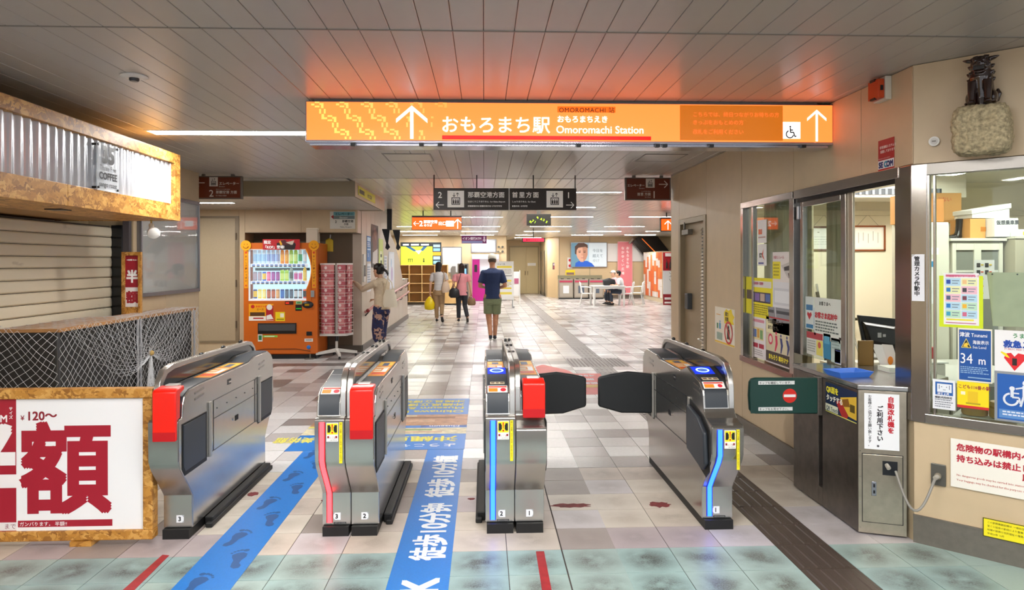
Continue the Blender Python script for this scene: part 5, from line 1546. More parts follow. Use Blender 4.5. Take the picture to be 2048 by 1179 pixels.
# handrails
HR = M('#c98a86', .4)
for n_, z in enumerate((.86, .62)):
    t = thing('handrail', ('upper' if n_ == 0 else 'lower') + ' pink handrail along the stair wall behind the woman', 'handrail', (SX + .07, 16, 0), group='pink handrails')
    MB().tube([(SX + .02, 14.9, z - .02), (SX + .07, 15.0, z), (SX + .07, 19.6, z + .16), (SX + .02, 19.75, z + .16)], .024, 8).build('rail', HR, t, smooth=60)
    for y in (15.6, 16.8, 18.0, 19.2):
        zz = z + (y - 15) * .035
        MB().tube([(SX, y, zz - .09), (SX + .05, y, zz - .08), (SX + .07, y, zz - .01)], .011, 6).build('bracket', M('#6a5f5a', .4, .5), t, smooth=60)
t = thing('handrail', 'short pink handrail end with dark knob low beside the woman', 'handrail', (SX + .07, 12.9, 0))
MB().tube([(SX + .02, 12.62, .70), (SX + .08, 12.65, .72), (SX + .08, 13.6, .80)], .024, 8).build('rail', HR, t, smooth=60)
MB().ball((SX + .08, 12.62, .73), .035, 10, 6).build('knob', M('#8a2020', .4), t, smooth=60)
MB().tube([(SX, 12.8, .62), (SX + .08, 12.8, .71)], .012, 6).build('bracket', M('#4a4542', .4, .5), t)
# hanging monitor arms seen from the side
ma = thing('monitor_bracket', 'pair of black monitor arms hanging from the ceiling by the stair wall', 'bracket', (-1.98, 14.6, 2.3))
one('ceiling_post', BLACK, ma, (-2.03, 14.55, 2.28, -1.93, 14.65, HC), bevel=.004)
for y, x in ((14.5, -2.03), (14.9, -1.86)):
    MB().prism([(x - .10, 2.30), (x + .06, 2.30), (x + .06, 2.26), (x + .03, 2.0), (x + .07, 1.92), (x + .02, 1.86), (x - .03, 1.90), (x - .01, 2.0)], 'y', y, y + .04).build('arm', BLACK, ma, bevel=.004)
# curved blue white machine screen on stair wall
on_stair('map_panel', 'pale glossy framed map panel on the sloping end of the stair wall', 'poster', 15.9, 16.9, .98, 1.85, '#dfe6f0', [(.05, .05, .95, .95, '#e9eef6'), ('o', (.55, .6), .2, '#c8b8d8'), ('o', (.45, .3), .12, '#b8d0e8')])

# ================================================================ far hall
# display screen and wooden pigeonholes
tvx0, tvx1 = -3.20, -1.32
tv = thing('display_screen', 'large wall display showing yellow map and a departure strip, above the pigeonholes', 'screen', (-2.2, 26.3, 1.5), flat=True)
w_, h_ = 1.56, .88
tv.location = (-2.42, 26.62, 1.93); MWD[tv.name] = Matrix.Translation(tv.location) @ Matrix.Rotation(PI / 2, 4, 'X')
one('case', BLACK, tv, (-w_ / 2 + .0, -h_ / 2, -.08, w_ / 2, h_ / 2, 0), local=True, bevel=.004)
fill(tv, w_, h_, [(.01, .02, .99, .98, '#16191c')], (), .3, .3)
scr = sheet('picture', None, None, (0, 0, .003), 0, w_ * .98, h_ * .96, '#dcee3c', [(0, 0, .79, .17, '#2a2e34'), (.05, .05, .2, .12, '#e8eef4'), (.25, .05, .45, .12, '#f0f4f8'), (.5, .05, .7, .12, '#dfe8f0'),
    (.79, 0, 1, 1, '#23323a'), (.79, .42, 1, .58, '#e8a02a'), (.81, .08, .98, .2, '#9fc0d0'), (.81, .25, .98, .38, '#7fb0c8'), (.81, .62, .98, .76, '#9fc0d0'), (.81, .82, .98, .95, '#7fb0c8'),
    ([(.12, .17), (.24, .17), (.40, .36), (.33, .40)], '#2f5a86'), ([(.56, .17), (.66, .17), (.55, .38), (.48, .34)], '#2f5a86'), ([(.36, .36), (.52, .34), (.45, .52)], '#f4f8fa'), (.17, .72, .30, .75, '#3a4420'), (.18, .75, .20, .88, '#3a4420'), (.22, .75, .24, .88, '#3a4420'), (.27, .75, .29, .88, '#3a4420'), ('o', (.57, .74), .04, '#3a4420'), (.545, .79, .595, .88, '#3a4420')], [], emit=.9, parent=tv)
ph_ = thing('pigeonhole_shelf', 'wide light wood pigeonhole shelf below the yellow display screen', 'shelf', (-2.3, 26.3, 0))
WD = M('#d8b072', .5, var=.1, scale=4); WDB = M('#a9804a', .6)
X0, X1, Z1 = -3.3, -1.38, 1.50
one('back', WDB, ph_, (X0, 26.45, .12, X1, 26.47, Z1))
for x in (-3.0, -1.8): one('post', WD, ph_, (x - .03, 26.702, 0, x + .03, 26.75, 2.1))
one('base', M('#3a2c1c', .6), ph_, (X0 + .05, 26.12, 0, X1 - .05, 26.4, .12))
for k in range(5):
    x = X0 + k * (X1 - X0) / 4
    one('upright', WD, ph_, (x - .012, 26.1, .12, x + .012, 26.45, Z1))
for k in range(5):
    z = .12 + k * (Z1 - .12) / 4
    one('shelf_board', WD, ph_, (X0, 26.095, z - .012, X1, 26.45, z + .012))
ct = thing('curved_counter', 'low light wood counter with round end beside the pigeonholes', 'counter', (-.95, 25.9, 0))
MB().lathe([(0, .06), (.42, .06), (.42, .9), (.45, .9), (.45, .94), (0, .94)], (-1.25, 26.35, 0), 28).build('body', WD, ct, smooth=40)
MB().lathe([(0, 0), (.38, 0), (.38, .06), (0, .06)], (-1.25, 26.35, 0), 20).build('base', BLACK, ct)
# case, ticket machines, ATM
fb_ = thing('display_case', 'pale glazed notice case between the screen and the ticket machine', 'display case', (-1.35, 29.06, 1.7), flat=True)
one('frame', ALU, fb_, (-.42, -.55, 0, .42, .55, .04), local=True, bevel=.004)
one('panel', M('#d4d8da', .2), fb_, (-.38, -.51, .038, .38, .51, .044), local=True)
tm = thing('ticket_machine', 'dark ticket machine behind the woman in pink', 'ticket machine', (-.85, 27.5, 0))
one('body', M('#7a756e', .4, .3), tm, (-1.05, 27.4, 0, -.62, 27.9, 1.55), bevel=.01)
one('panel', BLACKG, tm, (-1.0, 27.385, .95, -.67, 27.4, 1.5))
one('screen', M('#7ab0e8', .3, emit=.8), tm, (-.85, 27.38, 1.1, -.70, 27.385, 1.35)); one('label_plate', M('#e08a3a', .4), tm, (-.78, 27.38, 1.0, -.68, 27.385, 1.08))
pv = thing('partition', 'grey round cornered partition between the two walking women', 'partition', (-1.2, 27.0, 0))
MB().prism([(-1.3, 0), (-1.3, 1.35), (-1.24, 1.45), (-1.1, 1.45), (-1.1, 0)], 'y', 26.9, 26.95).build('panel', M('#8c8a88', .35, .5), pv)
at = thing('cash_machine', 'white and magenta bank cash machine behind the man in the cap', 'cash machine', (-.1, 28.7, 0))
one('cabinet', M('#e8e4ea', .35), at, (-.50, 28.4, .0, .62, 29.05, 1.92), bevel=.01)
one('front_panel', M('#c41a8c', .35, emit=.12), at, (-.48, 28.385, .02, -.18, 28.4, 1.72), (-.18, 28.385, .02, .36, 28.4, .82))
one('screen', M('#c8d8e8', .2, emit=.8), at, (-.12, 28.38, .95, .32, 28.4, 1.4))
one('header', M('#f4eef4', .3, emit=.4), at, (-.48, 28.38, 1.74, .60, 28.4, 1.90))
one('keypad', M('#5a5258', .4), at, (-.1, 28.33, .84, .3, 28.4, .9))
one('card_slots', M('#2a2228', .4), at, (-.40, 28.378, 1.2, -.28, 28.385, 1.5))
wn = thing('wall_case', 'silver framed empty case above the cash machine', 'display case', (.0, 29.07, 2.15), flat=True)
one('frame', ALU, wn, (-.55, -.15, 0, .52, .42, .03), local=True, bevel=.004)
one('panel', M('#b9bcc0', .15), wn, (-.5, -.1, .028, .47, .37, .034), local=True)
sheet('bank_sign', 'purple hanging bank cash machine sign with a down arrow', 'sign', (-.35, 24.4, 2.40), 0, .88, .27, '#7a2a66', [(0, .62, .98, .66, '#b06a9a'), (.02, .66, .84, .96, '#8f92c4'), ([(.88, .1), (.94, .1), (.94, .5), (.98, .5), (.91, .85), (.84, .5), (.88, .5)], '#e8d0e4')],
      [('イオン銀行ATM', .03, .50, .4, '#f0e4ee', {'bold': .03, 'sx': .88})], thick=.03, emit=.15)
for x in (-.65, -.05): tag(MB().tube([(x, 24.42, 2.53), (x, 24.42, HC)], .008, 6).build('hanger_rod', BLACK, None), 'thin rod holding the purple bank sign, ' + ('left one' if x < -.3 else 'right one'), 'rod', 'rods of the purple sign')
pn = thing('poster_board', 'white standing poster board with yellow lists right of the man in the cap', 'poster board', (.72, 24.6, 0))
one('leg', ALU, pn, (.35, 24.5, 0, .38, 24.54, 1.62), (.99, 24.5, 0, 1.02, 24.54, 1.62), (.3, 24.35, 0, .38, 24.7, .03), (.99, 24.35, 0, 1.07, 24.7, .03))
sheet('poster', None, None, (0, -.13, .95), 0, .66, 1.36, '#f1f0ec', [(.1, .12, .9, .17, '#f4dc3a'), (.1, .36, .9, .39, '#a8a4a0'), (.12, .48, .88, .53, '#f4e05a'), (.12, .68, .88, .72, '#f0d030'), (.1, .8, .9, .86, '#f4e05a')] + lines(.1, .2, .9, .34, 4, '#b8b0a8', 3) + lines(.1, .55, .9, .66, 3, '#c8b050', 4), [('ニュース', .12, .09, .05, '#5a5a80', {'bold': .02})], parent=pn).rotation_euler = (R(90), 0, 0)
af = thing('sandwich_board', 'small white easel board behind the standing poster board', 'sandwich board', (1.2, 25.6, 0))
one('panel', M('#e8e6e2', .5), af, (1.08, 25.6, .35, 1.32, 25.62, 1.25)); one('leg', WHITE, af, (1.06, 25.6, 0, 1.09, 25.63, 1.3), (1.31, 25.6, 0, 1.34, 25.63, 1.3)); one('print', M('#b05a7a', .5), af, (1.12, 25.59, .8, 1.28, 25.6, 1.0))
# corridor things
rd = thing('led_board', 'red lit message board hanging before the corridor with the double doors', 'sign', (1.62, 22.6, 2.33), flat=True)
one('case', M('#3a2026', .4), rd, (-.38, -.07, -.05, .38, .07, 0), local=True, bevel=.004)
one('display', M('#e8183a', .3, emit=1.2), rd, (-.34, -.05, -.002, .34, .05, .002), local=True)
text('電車がきます', .07, -.25, -.025, M('#5a0818', .4), rd, z=.004, bold=.02)
MB().tube([(0, .07, -.02), (0, .39, -.02)], .015, 6).build('hanger_rod', BLACK, rd, local=True)
pt = M('#b8202c', .4)
t = thing('portrait_poster', 'large lit wall poster of a young face over blue jumper', 'poster', (4.62, 30.30, 1.92), flat=True)
PW_, PH_ = 1.62, 1.10
one('frame', ALU, t, (-PW_ / 2, -PH_ / 2, 0, PW_ / 2, PH_ / 2, .06), local=True, bevel=.004)
p2 = sheet('picture', None, None, (0, 0, .062), 0, PW_ - .06, PH_ - .06, '#c6d2d8', [(0, 0, .3, 1, '#5f8aa0'), (.3, 0, .5, 1, '#9fbccb'), ([(.10, 1), (.12, .84), (.22, .76), (.45, .76), (.58, .86), (.66, 1)], '#1f56b8'),
    ([(.12, .4), (.13, .2), (.2, .06), (.32, .02), (.42, .08), (.46, .2), (.46, .5), (.42, .68), (.34, .80), (.26, .80), (.17, .62)], '#cf9f85'), ([(.31, .1), (.46, .2), (.46, .5), (.42, .68), (.34, .80), (.33, .5)], '#b58268'),
    ([(.10, .45), (.10, .15), (.2, .0), (.36, 0), (.46, .08), (.47, .22), (.40, .16), (.30, .18), (.2, .2), (.15, .3), (.14, .5)], '#4a2e20'), (.2, .33, .27, .355, '#5a3828'), (.34, .33, .41, .355, '#5a3828'), (.205, .38, .26, .41, '#3a2820'), (.345, .38, .40, .41, '#3a2820'), ([(.30, .4), (.33, .52), (.28, .53)], '#c08a70'), (.27, .62, .35, .645, '#b0605a')],
    [('今日を', .60, .38, .15, '#6f8590', {'bold': .01}), ('超えて', .60, .60, .15, '#6f8590', {'bold': .01}), ('ゆけ', .60, .80, .15, '#8a9ca4')], emit=.3, parent=t)
one('white_panel_backing' if False else 'side_panel', M('#dcdad6', .4), t, (PW_ / 2 + .02, -.30, 0, PW_ / 2 + 1.75, .50, .02), local=True)
sheet('banner', 'tall pink hanging banner with white vertical lettering near the table', 'banner', (6.22, 30.25, 1.33), 0, .66, 2.35, '#e08088', [(0, 0, 1, .01, '#f4d0d0'), (0, .0, .03, 1, '#eeb0b0'), (.97, 0, 1, 1, '#eeb0b0')],
      [('おもろまち駅', .68, .10, .058, '#f8e4e4', {'v': True, 'bold': .02, 'step': 1.2}), ('なかゆくい広場', .35, .10, .058, '#f8e4e4', {'v': True, 'bold': .02, 'step': 1.35})])
fbx = thing('fire_alarm', 'white fire alarm panel with two red rounds left of the portrait poster', 'fire alarm', (3.78, 30.33, 1.55), flat=True)
one('plate', M('#e4e2de', .4), fbx, (-.11, -.22, 0, .11, .25, .03), local=True, bevel=.004)
for y in (.13, -.11): MB().tube([(0, y, .03), (0, y, .05)], .06, 14).build('red_round', M('#c8202a', .4), fbx, local=True, smooth=50)
sheet('notice', 'bright yellow notice below the fire alarm', 'poster', (3.80, 30.32, 1.10), 0, .42, .30, '#f0d818', [(.1, .35, .9, .7, '#8a6a6a')])
sheet('notice', 'small dark leaflet poster on the wall beside the corridor', 'poster', (3.14, 30.9, 1.42), R(-66), .26, .30, '#4a3a4a', [(.2, .1, .8, .4, '#b8a8c0'), (.2, .5, .8, .9, '#8a3a4a')])
# bins
for k in range(3):
    t = thing('litter_bin', ('leftmost', 'middle', 'rightmost')[k] + ' steel litter bin in the row of three under the portrait poster', 'bin', (3.55 + k * .66, 30.0, 0), group='steel litter bins')
    x = 3.55 + k * .66
    one('cabinet', M('#a39a8c', .4, .4), t, (x - .31, 29.8, .05, x + .31, 30.25, .86), bevel=.006)
    one('door', M('#b7ae9f', .4, .4), t, (x - .27, 29.785, .10, x + .27, 29.8, .68), bevel=.004)
    one('window', M('#e0e4e8' if k == 0 else '#5a6472', .3), t, (x - .13, 29.778, .25, x + .13, 29.785, .58), bevel=.003)
    one('label_strip', M('#b8405a', .4), t, (x - .28, 29.79, .72, x + .28, 29.80, .80))
    for q in (-.14, .14): MB().lathe([(0, 0), (.07, 0), (.07, .03), (0, .03)], (x + q, 30.02, .86), 12).build('opening', BLACK, t, smooth=50)
    one('foot', BLACK, t, (x - .3, 29.82, 0, x + .3, 30.2, .05))
one('back_rail', M('#8f8a70', .4), bpy.data.objects.get('litter_bin'), (3.24, 30.25, .86, 5.2, 30.28, 1.02))
# white table and chairs
tw = M('#eceae6', .35)
tb2 = thing('plastic_table', 'white plastic table below the pink banner', 'table', (4.55, 25.4, 0))
one('table_top', tw, tb2, (3.95, 24.9, .70, 5.15, 25.9, .73), bevel=.01)
one('apron', tw, tb2, (4.0, 24.94, .63, 5.1, 24.97, .70), (4.0, 25.83, .63, 5.1, 25.86, .70))
for x in (4.02, 5.08):
    for y in (24.98, 25.82): MB().loft([((x, y, .70), .05, .05), ((x + (.02 if x > 4.5 else -.02), y, 0), .035, .035)], 8).build('leg', tw, tb2)
def pchair(x, y, rz, label):
    t = thing('plastic_chair', label, 'chair', (x, y, 0), rz, 'white plastic chairs at the table')
    one('seat', tw, t, (-.23, -.22, .42, .23, .22, .445), bevel=.01, local=True)
    for sx_ in (-.20, .20):
        MB().tube([(sx_, -.20, .43), (sx_ * 1.15, -.26, 0)], .016, 8).build('leg', tw, t, local=True)
        MB().tube([(sx_, .20, .43), (sx_ * 1.15, .28, 0)], .016, 8).build('leg', tw, t, local=True)
        MB().tube([(sx_ * 1.1, -.18, .44), (sx_ * 1.2, -.16, .66), (sx_ * 1.1, .22, .68)], .014, 8).build('armrest', tw, t, local=True, smooth=60)
    bb = MB().tube([(-.22, .2, .44), (-.21, .27, .80), (0, .29, .86), (.21, .27, .80), (.22, .2, .44)], .016, 8).build('back_frame', tw, t, local=True, smooth=60)
    for q in range(5):
        x_ = -.14 + q * .07
        one('back_slat', tw, t, (x_ - .015, .24, .46, x_ + .015, .255, .83), local=True)
    return t
pchair(3.85, 25.6, R(80), 'white plastic chair at the left side of the white table')
pchair(5.25, 25.35, R(-95), 'white plastic chair under the seated person in white')
pchair(5.75, 25.9, R(-110), 'empty white plastic chair rightmost behind the seated person')
bg = thing('bag', 'black bag lying on the white plastic table', 'bag', (4.6, 25.4, .73))
MB().loft([((4.42, 25.4, .74), .01, .01), ((4.45, 25.4, .82), .11, .14), ((4.62, 25.4, .85), .12, .16), ((4.80, 25.4, .82), .11, .14), ((4.85, 25.4, .78), .03, .05)], 12, right=(0, 1, 0)).build('body', M('#17171a', .6), bg, smooth=60)
MB().tube([(4.5, 25.35, .9), (4.62, 25.33, 1.0), (4.75, 25.35, .9)], .012, 6).build('handle', BLACK, bg, smooth=60)
# lockers
lo = thing('coin_lockers', 'tall orange and white coin locker block by the far right wall', 'lockers', (7.3, 28.7, 0), 0)
LX = 6.95
one('plinth', M('#cfc0a0', .5), lo, (LX + .02, 26.7, 0, LX + .6, 29.9, .15))
one('carcass', M('#b9a88a', .5), lo, (LX + .01, 26.7, .15, LX + .6, 29.9, 2.02))
r_ = random.Random(9)
for k in range(10):
    y0 = 26.75 + k * .31; z = .18
    while z < 1.9:
        hh = r_.choice((.22, .3, .3, .45, .6)); z1 = min(z + hh, 2.0)
        one('locker_door', M(r_.choice(('#d8682a', '#dcd6ce', '#e6e2dc', '#e0803a')), .4), lo, (LX, y0, z, LX + .012, y0 + .29, z1 - .012))
        z = z1
ad = thing('advert_stand', 'red and white bottle advert stand before the orange lockers', 'poster stand', (6.88, 25.0, 0), R(-8), flat=False)
one('upper_panel', M('#b01c28', .4), ad, (-.33, 0, 1.28, .33, .04, 1.95), local=True, bevel=.003)
one('middle_panel', M('#e6e4e2', .4), ad, (-.33, 0, .42, .33, .04, 1.28), local=True, bevel=.003)
one('lower_panel', M('#8f1a24', .4), ad, (-.33, 0, .02, .33, .04, .42), local=True, bevel=.003)
for k in range(4):
    MB().lathe([(0, 0), (.035, 0), (.035, .18), (.012, .26), (.012, .34), (0, .34)], (-.2 + k * .13, -.02, 1.36), 8).build('bottle_picture', M('#2a1414', .3), ad, local=True, smooth=50)
t_ = text('泡盛ワイン', .13, 0, 0, M('#4a4442', .5), ad, align='CENTER', valign='TOP'); t_.data = t_.data; t_.rotation_euler = (R(90), R(90), 0); t_.location = (.0, -.004, 1.2)
lp = one('mark', M('#e8e0de', .4), ad, (-.25, -.006, 1.80, .25, 0, 1.92), (-.28, -.006, .22, .28, 0, .30), (-.28, -.006, .08, .28, 0, .14), local=True)
# escalator side in the far right corner
es = thing('escalator', 'dark escalator flank rising behind the orange lockers', 'escalator', (7.6, 29.5, 0))
MB().prism([(6.5, 2.45), (6.75, HC), (7.6, HC), (9.5, .3), (9.2, 0), (8.6, 0)], 'y', 29.95, 30.2).build('side_panel', M('#2a2522', .3, .5), es)
MB().tube([(6.62, 29.93, 2.62), (8.9, 29.93, .35)], .035, 8).build('handrail', M('#15100e', .4), es)
MB().tube([(6.9, 29.92, 2.62), (9.1, 29.92, .40)], .02, 8).build('side_light', M('#d86a2a', .4, emit=.6), es)
MB().tube([(6.35, 29.94, 2.4), (6.5, 29.94, 2.62)], .05, 8).build('rail_end', M('#bdb7ae', .3, .8), es)
wbx = thing('wall_speaker', 'small dark round fixtures on the wall left of the cream doors', 'fixture', (.72, 29.06, 2.2))
for k, (x, z) in enumerate([(.62, 2.24), (.78, 2.24), (.60, 2.04), (.78, 2.05)]):
    MB().tube([(x, 29.09, z), (x, 29.0, z)], .05, 10).build('lamp', M('#5a564e', .4), wbx, smooth=50)

# ================================================================ windows of the staff office
def glass(tint='#eef5f2', refl=1.0):
    m = bpy.data.materials.new('surface'); m.use_nodes = True
    nt = m.node_tree; nt.nodes.remove(nt.nodes['Principled BSDF']); out = nt.nodes['Material Output']
    tr = nt.nodes.new('ShaderNodeBsdfTransparent'); tr.inputs[0].default_value = (*rgb(tint), 1)
    gl_ = nt.nodes.new('ShaderNodeBsdfGlossy'); gl_.inputs['Roughness'].default_value = .02
    fr_ = nt.nodes.new('ShaderNodeFresnel')
    ge = nt.nodes.new('ShaderNodeNewGeometry'); ma = nt.nodes.new('ShaderNodeMath'); ma.operation = 'MULTIPLY_ADD'
    ma.inputs[1].default_value = .6667 - 1.5; ma.inputs[2].default_value = 1.5
    nt.links.new(ge.outputs['Backfacing'], ma.inputs[0]); nt.links.new(ma.outputs[0], fr_.inputs[0])
    mx = nt.nodes.new('ShaderNodeMixShader')
    nt.links.new(fr_.outputs[0], mx.inputs[0]); nt.links.new(tr.outputs[0], mx.inputs[1]); nt.links.new(gl_.outputs[0], mx.inputs[2])
    nt.links.new(mx.outputs[0], out.inputs[0])
    return m


GLASS = glass()
FRM = M('#b3aea8', .16, .95, bump=.06, scale=12)
w1 = struct(one('window_1', FRM, None, (2.436, 5.37, 2.10, 2.50, 6.47, 2.155), bevel=.002))
one('frame', FRM, w1, (2.436, 6.41, .68, 2.50, 6.47, 2.10), bevel=.002)
one('frame', FRM, w1, (2.43, 5.33, .68, 2.50, 5.41, 2.10), bevel=.002)
one('mullion', FRM, w1, (2.45, 6.20, .72, 2.49, 6.235, 2.10), bevel=.002)
one('sill', M('#8d6f66', .2, .7), w1, (2.425, 5.35, .665, 2.50, 6.47, .715), bevel=.003)
one('pane', GLASS, w1, (2.468, 5.41, .715, 2.474, 6.20, 2.10)); one('pane', GLASS, w1, (2.476, 6.235, .715, 2.482, 6.41, 2.10))
w2 = struct(one('window_2', FRM, None, (2.430, 3.96, 2.09, 2.51, 5.33, 2.155), bevel=.002))
one('track', BLACKG, w2, (2.44, 4.0, 2.06, 2.50, 5.29, 2.09))
one('gap_strip', BLACK, w2, (2.455, 5.27, .88, 2.50, 5.33, 2.09))
sl = one('sliding_frame', FRM, w2, (2.452, 5.22, .88, 2.49, 5.265, 2.06), bevel=.002)
one('sliding_frame', FRM, w2, (2.450, 4.59, .88, 2.475, 4.65, 2.06), bevel=.002)
one('sliding_frame', M('#cfc4ae', .2, .6), w2, (2.462, 4.52, .88, 2.478, 4.585, 2.06), bevel=.002)
one('sliding_frame', FRM, w2, (2.452, 4.66, 2.02, 2.49, 5.22, 2.06), bevel=.002)
one('pane', GLASS, w2, (2.466, 4.66, .88, 2.472, 5.22, 2.02))
one('door_catch', M('#cfcfd4', .3, .5), w2, (2.44, 5.275, 1.93, 2.455, 5.30, 2.03), bevel=.002)
# corner post: two faces of the bend
cpz = (.88, 2.15)
cpb = MB().prism([(2.435, 4.0), (2.435, 3.845), (2.492, 3.788), (2.52, 3.82), (2.475, 3.88), (2.475, 4.0)], 'z', .69, 2.15)
w3 = struct(cpb.build('window_3', M('#a8a29c', .14, .95, bump=.08, scale=9), None, bevel=.003))


def A(a, off=0.0, z=0.0):
    """Point on the angled wall: a along it, off out into the hall."""
    return (2.4492 + a * .70711 - off * .70711, 3.8492 - a * .70711 - off * .70711, z)


def abox(name, mat, parent, a0, a1, o0, o1, z0, z1, bevel=0.0):
    b = MB()
    ps = [A(a0, o0), A(a1, o0), A(a1, o1), A(a0, o1)]
    b.prism([(p[0], p[1]) for p in ps], 'z', z0, z1)
    return b.build(name, mat, parent, bevel=bevel)


abox('frame', M('#8f8b86', .34, .9, bump=.05, scale=20), w3, .06, 1.75, -.05, .012, 2.085, 2.15, .003)
abox('frame', M('#a9a59f', .2, .9, bump=.05, scale=20), w3, .06, 1.75, -.05, .018, .69, .742, .004)
abox('frame', FRM, w3, .055, .085, -.04, .008, .742, 2.085, .002)
abox('mullion', FRM, w3, .098, .110, -.04, -.01, .742, 2.085, .002)
abox('frame', FRM, w3, 1.70, 1.75, -.04, .008, .742, 2.085, .002)
abox('pane', GLASS, w3, .085, 1.70, -.022, -.016, .742, 2.085)


def onA(name, label, cat, a0, a1, z0, z1, base, patches=(), texts=(), off=.002, **k):
    return sheet(name, label, cat, A((a0 + a1) / 2, off, (z0 + z1) / 2), -PI / 4, a1 - a0, z1 - z0, base, patches, texts, **k)


def onR(name, label, cat, yf, yn, z0, z1, base, patches=(), texts=(), x=2.463, **k):
    return sheet(name, label, cat, (x, (yf + yn) / 2, (z0 + z1) / 2), -PI / 2, yf - yn, z1 - z0, base, patches, texts, **k)


# prints on the first window
onR('sticker', 'white sticker with orange round lettering high on the first office window', 'sticker', 6.125, 5.93, 1.765, 1.97, '#f3efee', [(.1, .72, .9, .78, '#c8a098')], [('au', .12, .60, .42, '#f06a28', {'bold': .04})])
onR('sticker', 'white sticker with a small red bird below the orange lettered sticker', 'sticker', 6.125, 5.93, 1.565, 1.755, '#f3f1f0', [([(.5, .45), (.7, .2), (.62, .5), (.8, .75), (.55, .6)], '#e0502a'), (.2, .42, .5, .48, '#3a3a3a'), (.1, .85, .7, .92, '#3a4a9a')], [('Be.l', .2, .62, .2, '#222222', {'bold': .03})])
onR('poster', 'white poster with yellow strip and a train upper right on the first window', 'poster', 5.80, 5.43, 1.43, 1.68, '#eee6e2', [(0, .32, .42, .9, '#f4e61c'), ([(.45, .45), (1, .3), (1, 1), (.75, .8)], '#cfc8c4'), ([(.6, .5), (1, .42), (1, .6), (.62, .62)], '#3a3436'), ([(.8, .7), (1, .65), (1, .95), (.85, .85)], '#5a4a48')] + lines(.05, .4, .38, .85, 4, '#b8a818', 5), [('沖縄モノレール', .05, .22, .12, '#c87a86', {'bold': .02})])
onR('poster', 'white route poster with two grey trains near its foot on the first window', 'poster', 5.80, 5.42, 1.0, 1.43, '#e8e8ec', [(.05, .12, .9, .45, '#d6d8de'), (.1, .17, .85, .4, '#eef0f4'), ([(-.28, .52), (.1, .5), (.16, .72), (-.2, .78)], '#8f9096'), ([(.14, .5), (.95, .5), (1, .76), (.2, .8)], '#8f9096'), (-.24, .56, .06, .62, '#3a3c44'), (.2, .56, .9, .62, '#3a3c44'), (-.2, .70, .9, .73, '#b02a30')])
onR('poster', 'bright yellow poster with a row of photos on the first window', 'poster', 6.245, 5.80, 1.10, 1.455, '#f2e414', [(.06, .08, .94, .24, '#e8e4dc'), (.1, .36, .9, .62, '#3a2a3c'), (.13, .39, .36, .58, '#8a6ab0'), (.40, .39, .62, .58, '#c8b0a0'), (.66, .39, .88, .58, '#4a6ab0')] + lines(.08, .67, .92, .95, 5, '#9a8f10', 8), [('乗車券・定期券', .12, .17, .08, '#c03a6a', {'bold': .02})])
onR('poster', 'narrow yellow poster at the far edge of the first window', 'poster', 6.40, 6.25, 1.12, 1.46, '#e6dc1c', [(.1, .35, .9, .6, '#5a4a3a')])
onR('poster', 'pale poster with small crowd picture low on the first window', 'poster', 6.26, 5.95, .735, 1.10, '#efe9ea', [(.1, .05, .9, .12, '#d88a9a'), (.15, .25, .85, .55, '#e8d8a0'), (.2, .3, .35, .5, '#5a7ab8'), (.4, .28, .55, .5, '#d8a03a'), (.6, .3, .8, .52, '#7aa86a'), (.1, .64, .45, .75, '#b01a3a'), (.52, .64, .88, .75, '#b01a3a')] + lines(.1, .8, .9, .95, 3, '#b0a8a8', 2))
onR('poster', 'cream manners poster with seated pink and blue figures on the first window', 'poster', 5.94, 5.42, .73, 1.125, '#f0e6b8', [(0, .74, 1, .97, '#3a2c2c'), (0, .97, 1, 1, '#d8d0d0'), (0, .34, 1, .74, '#dccfae'), ('o', (.18, .48), .12, '#d8305a'), ('o', (.18, .48), .075, '#ecd8cc'), ('o', (.40, .33), .035, '#d8305a'), ([(.36, .38), (.44, .38), (.46, .55), (.38, .72), (.34, .72), (.38, .54)], '#d8305a'), ('o', (.58, .36), .035, '#2a3a7a'), ([(.54, .41), (.62, .41), (.66, .56), (.60, .73), (.56, .73), (.58, .57)], '#2a3a7a'), ('o', (.80, .37), .035, '#2a3a7a'), ([(.76, .42), (.84, .42), (.90, .57), (.84, .73), (.80, .73), (.82, .58)], '#2a3a7a')],
    [('その席をゆずって', .06, .13, .095, '#3a3024', {'bold': .03, 'sx': 1.05}), ('ありがとう。', .08, .26, .095, '#3a3024', {'bold': .03, 'sx': 1.05}), ('まもろう 車内マナ', .10, .90, .12, '#f4e23a', {'bold': .04})])
onR('poster', 'poster against knocking with red circle on the beige wall by the louvred door', 'poster', 7.23, 6.66, .755, 1.13, '#f2ead8', [([(.48, .12), (.6, .02), (.7, .06), (.85, .0), (.9, .12), (1, .2), (.92, .3), (.98, .4), (.5, .42)], '#f4d81c'), (.08, .2, .3, .22, '#e8a03a'), ('o', (.27, .40), .04, '#5aa0c8'), (.22, .44, .32, .6, '#5aa0c8'), (.1, .45, .18, .6, '#4a8a5a'), (.1, .7, .4, .9, '#9ab0a0'), (0, .94, 1, .99, '#f0c83a')],
    [('暴力', .55, .20, .12, '#2a2018', {'bold': .03}), ('犯罪', .55, .34, .12, '#2a2018', {'bold': .03})], x=2.4475)
nb2 = bpy.data.objects['poster.007'] if 'poster.007' in bpy.data.objects else None
rr = MB(); arc(rr, .125, -.055, .105, 0, 360, .022, .0042, 28); bar(rr, .06, .03, .19, -.14, .02, .0044)
for o in list(bpy.data.objects):
    if o.get('label', '').startswith('poster against knocking'):
        rr.build('red_ring', M('#d02a28', .4), o, local=True)
        b = MB(); b.ball((.12, 0, .003), (.018, .02, .001), 10, 6); b.add([(.09, -.02, .0035), (.15, -.02, .0035), (.16, -.12, .0035), (.08, -.12, .0035)], [(0, 1, 2, 3)]); b.build('figure', M('#2a2420', .5), o, local=True)
